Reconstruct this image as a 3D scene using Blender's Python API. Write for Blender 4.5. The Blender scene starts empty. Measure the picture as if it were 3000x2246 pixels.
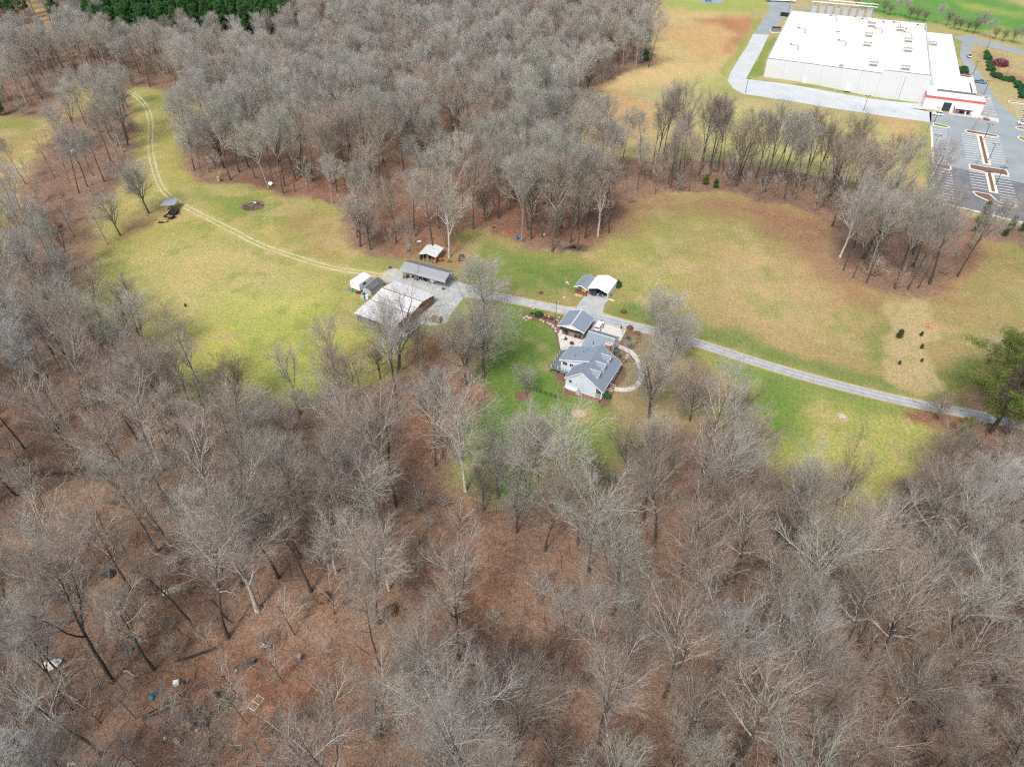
import bpy, bmesh, math, random
import numpy as np
from mathutils import Vector
RNG = random.Random(7)
NP = np.random.RandomState(7)
scene = bpy.context.scene
COL = scene.collection
# ------------------------------------------------------------------ camera
CAM_H = 115.0; TILT = math.radians(40); FPX = 2080.0; ROLL = math.radians(.5)
cd = bpy.data.cameras.new('camera'); cam = bpy.data.objects.new('camera', cd); COL.objects.link(cam)
cam.location = (0, 0, CAM_H); cd.sensor_width = 36; cd.lens = 36 * FPX / 3000
cam.rotation_mode = 'QUATERNION'
from mathutils import Matrix
cam.rotation_quaternion = (Matrix.Rotation(math.radians(90) - TILT, 3, 'X') @ Matrix.Rotation(ROLL, 3, 'Z')).to_quaternion()
cd.clip_start = 1; cd.clip_end = 6000
scene.camera = cam
# ------------------------------------------------------------------ sky, sun, exposure
w = bpy.data.worlds.new("World"); scene.world = w; w.use_nodes = True
wn = w.node_tree.nodes; wl = w.node_tree.links
bg = wn['Background']; sky = wn.new('ShaderNodeTexSky'); sky.sky_type = 'NISHITA'
sky.sun_disc = False; SUN_EL = math.radians(52); SUN_AZ = math.radians(205)
sky.sun_elevation = SUN_EL; sky.sun_rotation = SUN_AZ
sky.air_density = 1.0; sky.dust_density = 5.0; sky.ozone_density = 1.0
wl.new(sky.outputs[0], bg.inputs[0]); bg.inputs[1].default_value = 0.105
sd = bpy.data.lights.new('sun', 'SUN'); sun = bpy.data.objects.new('sun', sd); COL.objects.link(sun)
sd.energy = 1.5; sd.angle = math.radians(11); sd.color = (1, .96, .9)
sv = Vector((math.sin(SUN_AZ) * math.cos(SUN_EL), math.cos(SUN_AZ) * math.cos(SUN_EL), math.sin(SUN_EL)))
sun.rotation_mode = 'QUATERNION'; sun.rotation_quaternion = sv.to_track_quat('Z', 'Y')
scene.view_settings.view_transform = 'Standard'; scene.view_settings.look = 'None'
scene.view_settings.exposure = 0.85; scene.view_settings.gamma = 1
scene.view_settings.use_curve_mapping = False
try:
    scene.cycles.max_bounces = 5; scene.cycles.diffuse_bounces = 3; scene.cycles.transparent_max_bounces = 6
    scene.cycles.use_denoising = False; scene.cycles.pixel_filter_type = 'BLACKMAN_HARRIS'; scene.cycles.filter_width = 1.3
except Exception: pass
# ------------------------------------------------------------------ where things stand
def ss(a, b, x):
    t = np.clip((np.asarray(x, float) - a) / (b - a), 0, 1); return t * t * (3 - 2 * t)
WA = math.radians(-22.5); WO = (130.0, 388.0)              # frame of the warehouse and its car park
def W(x, y): return (WO[0] + x * math.cos(WA) - y * math.sin(WA), WO[1] + x * math.sin(WA) + y * math.cos(WA))
def Winv(X, Y):
    dx, dy = X - WO[0], Y - WO[1]
    return dx * math.cos(WA) + dy * math.sin(WA), -dx * math.sin(WA) + dy * math.cos(WA)
def terrain(x, y):
    s = (x - 130) * .925 - (y - 389) * .38
    return -3.0 * ss(10, 62, s) * ss(190, 240, y)
def P(u, v, z=0.0):
    x = u - 1500; y = 1123 - v; c, s = math.cos(ROLL), math.sin(ROLL)
    a = (x * c - y * s) / FPX; b = (x * s + y * c) / FPX
    dn = math.sin(TILT) - b * math.cos(TILT); fw = math.cos(TILT) + b * math.sin(TILT)
    t = (CAM_H - z) / dn
    return (a * t, fw * t)
def proj(X, Y, Z):
    d = Y * math.cos(TILT) + (CAM_H - Z) * math.sin(TILT)
    b = (Y * math.sin(TILT) - (CAM_H - Z) * math.cos(TILT)) / d; a = X / d
    c, s = math.cos(ROLL), math.sin(ROLL)
    return (1500 + (a * c + b * s) * FPX, 1123 - (-a * s + b * c) * FPX)
REG = {1: (1550, 780, .2658), 2: (1000, 680, .1932), 3: (2100, 0, .4069), 4: (2600, 200, .3019), 5: (0, 200, .3744),
       6: (0, 1600, .4069), 7: (2400, 850, .2717), 8: (0, 0, .4521), 'P': (2720, 360, .1631), 'W': (2700, 220, .1356),
       'V': (2560, 180, .1329), 'D': (0, 0, 1.3562), 'a': (600, 200, .339), 'b': (1350, 200, .339), 'c': (1900, 250, .3623),
       'd': (0, 800, .4227), 'e': (1300, 1400, .4227), 'g': (1200, 1100, .3617), 'h': (2100, 1200, .4227), 'k': (1650, 0, .2712)}
def G(k, rx, ry, z=None):
    """ground point (or point at height z) read off the survey sheet k"""
    ox, oy, s = REG[k]; u, v = ox + rx * s, oy + ry * s
    if z is not None: return P(u, v, z)
    zz = 0.0
    for _ in range(6):
        p = P(u, v, zz); zz = float(terrain(p[0], p[1]))
    return P(u, v, zz)
def GD(pts): return [G('D', *p) for p in pts]
def GR(k, pts): return [G(k, *p) for p in pts]
# ------------------------------------------------------------------ materials
MATS = {}
def mat(name, col, rough=.8, var=.12, scale=6.0, bump=0.0, metal=0.0, spec=.3, col2=None, emit=None, objvar=0.0, stretch=None):
    if name in MATS: return MATS[name]
    m = bpy.data.materials.new(name); m.use_nodes = True; MATS[name] = m
    n = m.node_tree.nodes; l = m.node_tree.links; b = n['Principled BSDF']
    b.inputs['Roughness'].default_value = rough; b.inputs['Metallic'].default_value = metal
    b.inputs['Specular IOR Level'].default_value = spec
    c = (*col, 1)
    tc = n.new('ShaderNodeTexCoord'); mp = n.new('ShaderNodeMapping'); l.new(tc.outputs['Object'], mp.inputs[0])
    if stretch: mp.inputs['Scale'].default_value = stretch
    nz = n.new('ShaderNodeTexNoise'); nz.inputs['Scale'].default_value = scale; nz.inputs['Detail'].default_value = 4
    l.new(mp.outputs[0], nz.inputs['Vector'])
    mx = n.new('ShaderNodeMix'); mx.data_type = 'RGBA'
    lo = tuple(x * (1 - var) for x in col); hi = tuple(min(1, x * (1 + var)) for x in col)
    if col2: lo, hi = col, col2
    mx.inputs[6].default_value = (*lo, 1); mx.inputs[7].default_value = (*hi, 1)
    rp = n.new('ShaderNodeMapRange'); rp.inputs[1].default_value = .3; rp.inputs[2].default_value = .7
    l.new(nz.outputs[0], rp.inputs[0]); l.new(rp.outputs[0], mx.inputs[0])
    out = mx.outputs[2]
    if objvar:
        oi = n.new('ShaderNodeObjectInfo'); hs = n.new('ShaderNodeHueSaturation')
        r2 = n.new('ShaderNodeMapRange'); r2.inputs[3].default_value = 1 - objvar; r2.inputs[4].default_value = 1 + objvar
        l.new(oi.outputs['Random'], r2.inputs[0]); l.new(r2.outputs[0], hs.inputs['Value'])
        l.new(out, hs.inputs['Color']); out = hs.outputs[0]
    l.new(out, b.inputs['Base Color'])
    if bump:
        bp = n.new('ShaderNodeBump'); bp.inputs['Strength'].default_value = bump; bp.inputs['Distance'].default_value = .03
        l.new(nz.outputs[0], bp.inputs['Height']); l.new(bp.outputs[0], b.inputs['Normal'])
    return m
white = mat('white_painted_metal', (.78, .79, .80), .5, .04, 2)
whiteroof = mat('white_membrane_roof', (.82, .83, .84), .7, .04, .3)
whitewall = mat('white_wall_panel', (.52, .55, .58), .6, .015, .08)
siding = mat('pale_vinyl_siding', (.54, .63, .76), .6, .05, 3, stretch=(1, 1, 8))
shingle = mat('grey_blue_shingle', (.20, .25, .305), .9, .35, 5, .4, stretch=(1, 1, 3))
trim = mat('white_trim', (.8, .8, .8), .5, .03)
glass = mat('dark_glass', (.03, .045, .06), .15, .2, spec=.6)
blind = mat('pale_green_blind', (.45, .55, .50), .4, .1)
brick = mat('red_brick', (.30, .13, .09), .9, .3, 9)
concrete = mat('pale_concrete', (.55, .53, .49), .85, .1, 1.5)
kerbm = mat('kerb_concrete', (.70, .65, .57), .85, .12, 2)
deckm = mat('grey_deck_board', (.15, .18, .21), .8, .15, 4)
woodm = mat('brown_wood', (.20, .11, .06), .85, .3, 4)
oldwood = mat('weathered_grey_wood', (.20, .20, .20), .9, .35, 3, stretch=(1, 1, 4))
rustwood = mat('red_brown_board', (.22, .10, .06), .9, .4, 2)
dark = mat('dark_interior', (.03, .03, .035), .9, .3)
black = mat('black_paint', (.02, .02, .024), .5, .2)
bluemetal = mat('blue_paint', (.03, .12, .35), .5, .2)
tealm = mat('teal_plastic', (.05, .32, .38), .5, .2)
greenm = mat('green_paint', (.04, .25, .12), .5, .2)
yellowm = mat('yellow_paint', (.70, .42, .03), .5, .15)
redm = mat('red_paint', (.42, .05, .04), .5, .15)
maroonm = mat('maroon_paint', (.12, .02, .025), .5, .2)
greymetal = mat('grey_sheet_metal', (.27, .29, .31), .45, .08, 1.0, stretch=(14, .6, 1))
greydark = mat('dark_grey_sheet_metal', (.17, .17, .18), .5, .1, 1.0)
lightgrey = mat('light_grey_sheet_metal', (.40, .43, .46), .5, .06)
galv = mat('worn_galvanised_roof', (.42, .45, .46), .5, .1, 1.2, col2=(.66, .67, .67), stretch=(8, 1, 1))
barnroof = mat('worn_white_barn_roof', (.44, .45, .46), .5, .1, .9, col2=(.70, .71, .72), stretch=(3, 1, 1))
redstripe = mat('red_fascia', (.55, .10, .09), .6, .08)
tyrem = mat('tyre_rubber', (.025, .025, .025), .9, .2)
rimm = mat('wheel_rim', (.4, .4, .42), .35, .1, metal=.6)
mulch = mat('reddish_mulch', (.17, .105, .075), .95, .4, 5, .5)
stone = mat('pale_field_stone', (.45, .42, .36), .9, .25, 3)
hvac = mat('beige_unit_casing', (.50, .50, .46), .6, .1)
line_paint = mat('white_line_paint', (.75, .76, .76), .8, .1)
asph_new = mat('dark_asphalt', (.15, .16, .175), .95, .15, .3)
asph_old = mat('pale_worn_asphalt', (.27, .31, .325), .95, .10, .12)
poolcol = mat('pale_pond', (.45, .55, .62), .4, .15)  # even pale grey-blue for the pond surface
# ------------------------------------------------------------------ mesh building
class MB:
    def __init__(s): s.v = []; s.f = []; s.m = []; s.mats = []
    def mi(s, m):
        if m not in s.mats: s.mats.append(m)
        return s.mats.index(m)
    def add(s, vs, fs, m):
        o = len(s.v); s.v += [tuple(map(float, v)) for v in vs]; k = s.mi(m)
        for f in fs: s.f.append([i + o for i in f]); s.m.append(k)
    def box(s, x0, x1, y0, y1, z0, z1, m):
        vs = [(x, y, z) for z in (z0, z1) for y in (y0, y1) for x in (x0, x1)]
        s.add(vs, [(0, 2, 3, 1), (4, 5, 7, 6), (0, 1, 5, 4), (2, 6, 7, 3), (0, 4, 6, 2), (1, 3, 7, 5)], m); return s
    def poly(s, pts, m): s.add(pts, [list(range(len(pts)))], m); return s
    def slab(s, pts, t, m):
        """a thick sheet: the polygon pts and its copy t lower"""
        n = len(pts); lo = [(p[0], p[1], p[2] - t) for p in pts]
        s.add(list(pts) + lo, [list(range(n)), list(range(2 * n - 1, n - 1, -1))] + [(i, n + i, n + (i + 1) % n, (i + 1) % n) for i in range(n)], m); return s
    def extr(s, pts, d, m):
        n = len(pts); lo = [(p[0] + d[0], p[1] + d[1], p[2] + d[2]) for p in pts]
        s.add(list(pts) + lo, [list(range(n)), list(range(2 * n - 1, n - 1, -1))] + [(i, n + i, n + (i + 1) % n, (i + 1) % n) for i in range(n)], m); return s
    def tube(s, a, b, r, m, r2=None, n=6):
        a, b = Vector(a), Vector(b); d = (b - a).normalized(); u = d.cross(Vector((0, 0, 1)) if abs(d.z) < .9 else Vector((1, 0, 0))).normalized(); w_ = d.cross(u)
        r2 = r if r2 is None else r2
        vs = [a + (u * math.cos(2 * math.pi * i / n) + w_ * math.sin(2 * math.pi * i / n)) * r for i in range(n)] + \
             [b + (u * math.cos(2 * math.pi * i / n) + w_ * math.sin(2 * math.pi * i / n)) * r2 for i in range(n)]
        s.add(vs, [(i, (i + 1) % n, n + (i + 1) % n, n + i) for i in range(n)] + [list(range(n - 1, -1, -1)), list(range(n, 2 * n))], m); return s
    def blob(s, c, r, m, seed=0, n=10, k=6, rough=.25):
        rr = random.Random(seed); vs = []; fs = []
        for j in range(k + 1):
            th = math.pi * j / k
            for i in range(n):
                ph = 2 * math.pi * i / n; q = 1 + rr.uniform(-rough, rough) * (0 if j in (0, k) else 1)
                vs.append((c[0] + r[0] * q * math.sin(th) * math.cos(ph), c[1] + r[1] * q * math.sin(th) * math.sin(ph), c[2] + r[2] * q * math.cos(th)))
        for j in range(k):
            for i in range(n): fs.append((j * n + i, j * n + (i + 1) % n, (j + 1) * n + (i + 1) % n, (j + 1) * n + i))
        s.add(vs, fs, m); return s
    def mesh(s, name):
        me = bpy.data.meshes.new(name); me.from_pydata(s.v, [], s.f)
        for m in s.mats: me.materials.append(m)
        me.polygons.foreach_set('material_index', s.m)
        bm = bmesh.new(); bm.from_mesh(me); bmesh.ops.recalc_face_normals(bm, faces=bm.faces); bm.to_mesh(me); bm.free()
        me.update(); return me
    def build(s, name, parent=None):
        o = bpy.data.objects.new(name, s.mesh(name)); COL.objects.link(o); o.parent = parent; return o
def tag(o, label=None, cat=None, group=None, kind=None):
    if label: o['label'] = label
    if cat: o['category'] = cat
    if group: o['group'] = group
    if kind: o['kind'] = kind
    return o
def empty(name, loc, rz=0, label=None, cat=None, group=None):
    o = bpy.data.objects.new(name, None); COL.objects.link(o); o.location = loc if len(loc) == 3 else (*loc, float(terrain(*loc)))
    o.rotation_euler = (0, 0, rz); o.empty_display_size = .5
    return tag(o, label, cat, group)
def clone(o, loc, rz=None, label=None, group=None, scale=None):
    c = o.copy(); COL.objects.link(c); c.location = loc
    if rz is not None: c.rotation_euler = (0, 0, rz)
    if scale: c.scale = scale
    if label: c['label'] = label
    if group: c['group'] = group
    for ch in list(o.children):
        d = ch.copy(); COL.objects.link(d); d.parent = c
        for g in list(ch.children):
            e = g.copy(); COL.objects.link(e); e.parent = d
    return c
def sheet(name, poly, m, dz=.05, thick=0, kind='structure', label=None, inset=None, inset_mat=None, parent=None, cell=6.0):
    """a ground sheet following the terrain, optionally raised as a kerbed island"""
    bm = bmesh.new(); vs = [bm.verts.new((x, y, 0)) for x, y in poly]; f = bm.faces.new(vs)
    if f.normal.z < 0 or True:
        f.normal_update()
        if f.normal.z < 0: f.normal_flip()
    faces = [f]
    if inset:
        r = bmesh.ops.inset_region(bm, faces=[f], thickness=inset, use_boundary=True, use_even_offset=True)
        f.material_index = 1
        top = f
    bmesh.ops.triangulate(bm, faces=[q for q in bm.faces if len(q.verts) > 4])
    for _ in range(7):
        es = [e for e in bm.edges if e.calc_length() > cell]
        if not es: break
        bmesh.ops.subdivide_edges(bm, edges=es, cuts=1)
        bmesh.ops.triangulate(bm, faces=[q for q in bm.faces if len(q.verts) > 4])
    if thick:
        bnd = [e for e in bm.edges if e.is_boundary]
        r = bmesh.ops.extrude_edge_only(bm, edges=bnd)
        low = {v for v in r['geom'] if isinstance(v, bmesh.types.BMVert)}
    else: low = set()
    for v in bm.verts:
        v.co.z = float(terrain(v.co.x, v.co.y)) + dz + (0 if v in low else thick) - (.1 if v in low else 0)
    me = bpy.data.meshes.new(name); bm.to_mesh(me); bm.free()
    me.materials.append(m)
    if inset: me.materials.append(inset_mat)
    o = bpy.data.objects.new(name, me); COL.objects.link(o); o.parent = parent
    if kind: o['kind'] = kind
    if label: o['label'] = label
    return o
def smooth_line(pts, n=6):
    out = []
    for i in range(len(pts) - 1):
        p0 = pts[max(i - 1, 0)]; p1 = pts[i]; p2 = pts[i + 1]; p3 = pts[min(i + 2, len(pts) - 1)]
        for j in range(n):
            t = j / n
            out.append(tuple(.5 * (2 * p1[k] + (p2[k] - p0[k]) * t + (2 * p0[k] - 5 * p1[k] + 4 * p2[k] - p3[k]) * t * t + (3 * p1[k] - p0[k] - 3 * p2[k] + p3[k]) * t ** 3) for k in range(len(p1))))
    out.append(tuple(pts[-1])); return out
def ribbon(pts, wid):
    """pts [(x,y[,w])] -> closed outline"""
    L, R_ = [], []
    for i, p in enumerate(pts):
        a = pts[max(i - 1, 0)]; b = pts[min(i + 1, len(pts) - 1)]
        dx, dy = b[0] - a[0], b[1] - a[1]; q = math.hypot(dx, dy); w_ = (p[2] if len(p) > 2 else wid) / 2
        L.append((p[0] - dy / q * w_, p[1] + dx / q * w_)); R_.append((p[0] + dy / q * w_, p[1] - dx / q * w_))
    return L + R_[::-1]
# ------------------------------------------------------------------ ground cover
LIT = (.205, .132, .094)
YEL = (.315, .28, .095); GRN = (.135, .20, .045); BRG = (.105, .175, .042); OLV = (.285, .225, .10); TAN = (.42, .31, .17)
PAL = (.43, .39, .19); DUL = (.25, .27, .085); RED = (.36, .13, .065); LTB = (.29, .165, .095); FARM = (.095, .235, .05); DRK = (.10, .15, .04)
BRN = (.145, .078, .054)
def sdist(px, py, poly):
    """signed distance, negative inside"""
    d = np.full(px.shape, 1e9); ins = np.zeros(px.shape, bool); n = len(poly)
    for i in range(n):
        ax, ay = poly[i]; bx, by = poly[(i + 1) % n]
        ex, ey = bx - ax, by - ay; L = ex * ex + ey * ey + 1e-9
        t = np.clip(((px - ax) * ex + (py - ay) * ey) / L, 0, 1)
        d = np.minimum(d, np.hypot(px - ax - t * ex, py - ay - t * ey))
        if ay != by:
            c = ((ay > py) != (by > py)) & (px < (bx - ax) * (py - ay) / (by - ay) + ax); ins ^= c
    return np.where(ins, -d, d)
def ldist(px, py, line):
    d = np.full(px.shape, 1e9)
    for (ax, ay), (bx, by) in zip(line[:-1], line[1:]):
        ex, ey = bx - ax, by - ay; L = ex * ex + ey * ey + 1e-9
        t = np.clip(((px - ax) * ex + (py - ay) * ey) / L, 0, 1)
        d = np.minimum(d, np.hypot(px - ax - t * ex, py - ay - t * ey))
    return d
def vnoise(x, y, s, seed):
    """smooth value noise 0..1"""
    r = np.random.RandomState(seed); T = r.rand(64, 64)
    x = x / s; y = y / s; xi = np.floor(x).astype(int); yi = np.floor(y).astype(int); fx = x - xi; fy = y - yi
    fx = fx * fx * (3 - 2 * fx); fy = fy * fy * (3 - 2 * fy)
    g = lambda i, j: T[(xi + i) % 64, (yi + j) % 64]
    return (g(0, 0) * (1 - fx) + g(1, 0) * fx) * (1 - fy) + (g(0, 1) * (1 - fx) + g(1, 1) * fx) * fy
# open land (no woods): polygons on the survey sheet D (2212 wide)
MAINLAWN = GD([(262, 188), (330, 192), (400, 212), (447, 240), (440, 262), (405, 290), (386, 330), (402, 378), (440, 398), (520, 402), (640, 428), (720, 440), (745, 470), (740, 520), (790, 560), (850, 590),
    (880, 720), (890, 790), (800, 830), (690, 845), (600, 872), (520, 890), (440, 872), (390, 820), (320, 745), (250, 690), (180, 645), (160, 600), (178, 540), (182, 480), (215, 420), (262, 372), (292, 335), (300, 285), (285, 230)])
GREEN = GD([(905, 745), (950, 735), (1000, 668), (1060, 640), (1140, 650), (1220, 668), (1215, 720), (1200, 760), (1190, 800), (1230, 850), (1330, 858), (1400, 900), (1372, 960), (1330, 1015), (1240, 1070), (1100, 1085), (1000, 1045), (972, 985), (1010, 900), (1055, 850), (1010, 790), (940, 800)])
RLAWN = GD([(1480, 735), (1620, 775), (1900, 850), (2080, 890), (2085, 925), (2010, 975), (1960, 1030), (1900, 1100), (1800, 1150), (1740, 1110), (1690, 1060), (1620, 990), (1580, 950), (1560, 880), (1600, 820), (1520, 780)])
FIELD = GD([(985, 500), (1060, 492), (1130, 530), (1230, 555), (1300, 540), (1345, 480), (1390, 432), (1450, 418), (1560, 412), (1640, 436), (1720, 452), (1790, 480), (1802, 560), (1800, 600), (1870, 622), (1980, 652), (2040, 630), (2095, 570), (2120, 520), (2212, 530),
    (2300, 600), (2300, 800), (2150, 800), (2090, 880), (1900, 850), (1620, 780), (1480, 735), (1270, 685), (1080, 650), (970, 615), (940, 560), (990, 540)])
FRONTYARD = GD([(1330, 690), (1480, 735), (1560, 780), (1600, 830), (1560, 900), (1480, 930), (1400, 960), (1330, 900), (1310, 800)])
BARNYARD = GD([(740, 560), (900, 560), (1010, 600), (1090, 640), (1000, 690), (920, 720), (870, 800), (760, 700), (740, 620)])
UPFIELD = GD([(1302, 196), (1340, 165), (1425, 140), (1398, 95), (1390, 60), (1380, 12), (1480, -60), (1900, -60), (2400, -60), (2400, 560), (2212, 492), (2090, 462), (2035, 440), (1990, 420), (1940, 400), (1850, 392), (1700, 372), (1560, 348), (1400, 340), (1320, 350), (1235, 300), (1240, 235)])
CLEARA = GD([(-60, 240), (0, 244), (69, 258), (143, 247), (135, 195), (150, 175), (260, 180), (245, 235), (140, 255), (132, 277), (110, 300), (83, 316), (60, 350), (40, 385), (28, 450), (15, 520), (-60, 540)])
CLEARB = GD([(30, -40), (70, -5), (85, 5), (100, 30), (118, 60), (126, 76), (112, 74), (95, 58), (62, 32), (40, 10), (10, -10)])
CLEARC = GD([(345, 84), (440, 90), (640, 96), (660, 104), (440, 104), (350, 96)])
SCRUB = GD([(-40, 1130), (60, 1090), (200, 1045), (330, 1060), (400, 1090), (405, 1125), (340, 1165), (280, 1220), (230, 1270), (120, 1320), (-40, 1330)])
JUNK = GD([(320, 1490), (450, 1405), (560, 1400), (720, 1420), (720, 1540), (640, 1700), (300, 1700)])
YARD = GD([(960, 560), (1090, 620), (1290, 560), (1700, 560), (2090, 700), (2120, 900), (1600, 900), (1400, 960), (1180, 900), (1080, 860), (1040, 720), (960, 720), (880, 760), (700, 740), (740, 560)])
OPEN = [MAINLAWN, GREEN, RLAWN, FIELD, FRONTYARD, BARNYARD, UPFIELD, CLEARA, CLEARB, CLEARC]
CREEK = [G('D', a / 1.3562, b / 1.3562) for a, b in [(1150, 1640), (1240, 1700), (1334, 1730), (1400, 1810), (1482, 1856), (1600, 1880), (1690, 1815), (1800, 1850), (1934, 1840), (2050, 1720), (2200, 1640), (2350, 1600), (2450, 1690), (2470, 1800)]]
HOLLOW_LINE = [G('D', *p) for p in [(-40, 1010), (80, 1000), (250, 1010), (400, 970), (520, 930), (640, 910), (760, 900)]]
TRACK = smooth_line(GD([(258, 190), (290, 205), (318, 235), (326, 275), (325, 320), (335, 370), (352, 410), (385, 438), (430, 462), (500, 497), (560, 528), (640, 556), (710, 577), (775, 588), (850, 600)]), 5)
def paint(x, y):
    """colour rgb and leaf-litter share of the ground at world points"""
    x = np.asarray(x, float); y = np.asarray(y, float)
    k = np.clip(y / 140, 1, 4)
    wx = x + (vnoise(x, y, 7, 1) - .5) * 5 + (vnoise(x, y, 2.2, 2) - .5) * 2.4; wy = y + (vnoise(x, y, 7, 3) - .5) * 5 + (vnoise(x, y, 2.2, 4) - .5) * 2.4
    col = np.empty(x.shape + (3,)); col[:] = LIT; lit = np.ones(x.shape)
    big = vnoise(x, y, 16, 11)[..., None]; mid = vnoise(x, y, 4.5, 12)[..., None]
    col = col * (.72 + .36 * big + .2 * mid)
    def lay(d, c, soft, op=1.0, a=0.0):
        nonlocal col, lit
        m = (1 - ss(-soft, soft, d)) * op
        col = col * (1 - m[..., None]) + np.array(c) * m[..., None]; lit = lit * (1 - m) + a * m
    def pol(sheetpts, c, soft=2.0, op=1.0, a=0.0, k='D', warp=True):
        q = GR(k, sheetpts)
        lay(sdist(wx, wy, q) if warp else sdist(x, y, q), c, soft, op, a)
    # scrubby brown clearings
    lay(sdist(wx, wy, SCRUB), (.31, .175, .095), 4, .75, .8); lay(sdist(wx, wy, JUNK), (.26, .125, .07), 5, .6, 1)
    pol([(960, 1150), (1060, 1180), (1120, 1300), (1050, 1380), (960, 1300)], (.25, .13, .075), 5, .6, 1)
    pol([(560, 380), (1100, 330), (1340, 420), (1320, 520), (1230, 530), (1120, 515), (860, 560), (780, 470)], (.21, .10, .062), 6, .55, 1)
    # lawns and fields
    lay(sdist(wx, wy, MAINLAWN), YEL, 3.0); lay(sdist(wx, wy, CLEARA), OLV, 3); lay(sdist(wx, wy, CLEARB), TAN, 3); lay(sdist(wx, wy, CLEARC), TAN, 3, .8)
    pol([(-20, 370), (20, 360), (60, 300), (110, 270), (90, 330), (40, 430), (20, 540), (-20, 560)], (.42, .28, .12), 4, .7)
    pol([(0, 245), (80, 262), (135, 255), (60, 285), (0, 275)], GRN, 4, .5)
    pol([(270, 195), (400, 215), (445, 245), (380, 240), (300, 215)], GRN, 4, .6)
    pol([(170, 620), (175, 540), (200, 470), (260, 520), (230, 600), (300, 680), (250, 690)], DUL, 7, .55)
    pol([(470, 380), (560, 420), (640, 440), (720, 450), (640, 500), (520, 480), (430, 440)], GRN, 6, .45)
    pol([(600, 430), (740, 470), (745, 540), (780, 575), (700, 560), (620, 500)], LTB, 7, .5, .6)
    pol([(300, 560), (420, 520), (620, 570), (700, 640), (560, 720), (380, 700)], PAL, 12, .5)
    pol([(330, 560), (480, 540), (560, 600), (420, 640)], (.42, .31, .13), 10, .45)
    pol([(470, 640), (700, 620), (760, 700), (680, 840), (520, 860), (400, 800)], (.34, .36, .08), 10, .6)
    pol([(540, 800), (640, 800), (660, 860), (560, 880)], GRN, 5, .5)
    pol([(740, 600), (770, 640), (760, 700), (730, 660)], DRK, 4, .4)
    pol([(480, 430), (560, 425), (600, 445), (560, 480), (490, 470)], GRN, 4, .5)
    # leaf drift along the left edge of the lawn, under trees, in front of the woods
    pol([(262, 330), (290, 330), (255, 400), (215, 460), (205, 560), (185, 600), (160, 640), (140, 600), (170, 500), (190, 430)], LIT, 2.5, .9, 1)
    pol([(255, 480), (330, 440), (370, 450), (340, 480), (270, 520), (225, 545), (215, 530)], (.26, .16, .09), 3, .65, .6)
    pol([(420, 392), (520, 400), (640, 430), (640, 410), (520, 378)], BRN, 3, .8, 1)
    # right field
    lay(sdist(wx, wy, FIELD), OLV, 2.5)
    pol([(985, 500), (1130, 535), (1280, 570), (1290, 640), (1200, 640), (1080, 625), (1000, 600)], GRN, 4, .75)
    pol([(1100, 560), (1230, 580), (1220, 630), (1120, 610)], BRG, 5, .6)
    pol([(1290, 540), (1420, 480), (1500, 560), (1480, 640), (1380, 660), (1330, 600)], (.31, .31, .09), 12, .7)
    pol([(1310, 500), (1370, 440), (1420, 420), (1640, 436), (1790, 480), (1805, 600), (1850, 640), (1740, 600), (1660, 520), (1540, 475), (1420, 480), (1360, 520)], (.255, .14, .085), 6, .9, .85)
    pol([(1400, 460), (1500, 445), (1640, 480), (1700, 560), (1560, 620), (1420, 600), (1360, 540)], (.245, .24, .08), 12, .75)
    pol([(1480, 500), (1700, 540), (1850, 640), (1800, 760), (1600, 730), (1480, 640)], (.37, .265, .135), 16, .8)
    pol([(1560, 580), (1700, 600), (1800, 700), (1640, 700)], (.40, .31, .16), 14, .5)
    pol([(1800, 590), (1900, 640), (2080, 660), (2060, 620), (2130, 540), (2212, 600), (2180, 560), (2110, 500), (2000, 660), (1900, 690), (1810, 660)], (.27, .15, .08), 4, .6, .7)
    pol([(1330, 650), (1380, 655), (1480, 690), (1640, 735), (1800, 790), (2000, 850), (2080, 870), (2080, 885), (1900, 848), (1640, 775), (1480, 722), (1330, 690)], (.13, .19, .05), 2.5, .8)
    pol([(1870, 730), (1910, 700), (1920, 790), (1880, 800)], GRN, 4, .6); pol([(2040, 800), (2100, 770), (2120, 780), (2060, 850), (2020, 860)], BRG, 3, .7)
    # the pale replanted strip with the little cedars
    pol([(1912, 655), (2010, 655), (2020, 700), (2010, 780), (2050, 840), (2000, 870), (1920, 830), (1915, 750)], (.40, .31, .17), 1.2, .85, .1)
    pol([(1930, 680), (1942, 680), (1942, 686), (1930, 686)], RED, .8, .8); pol([(1993, 702), (2006, 702), (2006, 708), (1993, 708)], RED, .8, .8)
    # green round the house, front yard
    lay(sdist(wx, wy, GREEN), (.13, .195, .045), 3)
    pol([(950, 1000), (1020, 930), (1080, 900), (1120, 1000), (1100, 1080), (1000, 1060)], BRG, 5, .8)
    pol([(1060, 680), (1190, 720), (1190, 800), (1150, 840), (1100, 800), (1080, 740)], BRG, 6, .7)
    pol([(1150, 820), (1240, 860), (1230, 890), (1140, 880)], (.085, .17, .03), 3, .7)
    pol([(1235, 875), (1275, 880), (1270, 905), (1235, 905)], TAN, 2.5, .7)
    pol([(1290, 900), (1370, 880), (1400, 930), (1360, 990), (1280, 1040), (1300, 950)], DUL, 7, .7)
    lay(sdist(wx, wy, FRONTYARD), (.235, .185, .095), 3, .9, .45)
    pol([(1330, 850), (1400, 840), (1480, 880), (1400, 930), (1340, 900)], (.28, .22, .12), 4, .5, .4)
    pol([(880, 700), (1010, 690), (1050, 760), (1000, 900), (940, 1010), (870, 1000), (900, 860), (860, 760)], (.25, .13, .075), 5, .85, 1)
    pol([(1040, 655), (1080, 660), (1060, 700), (1000, 720), (990, 690)], (.22, .14, .07), 3, .6, .8)
    lay(sdist(wx, wy, RLAWN), (.30, .30, .09), 4)
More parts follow.
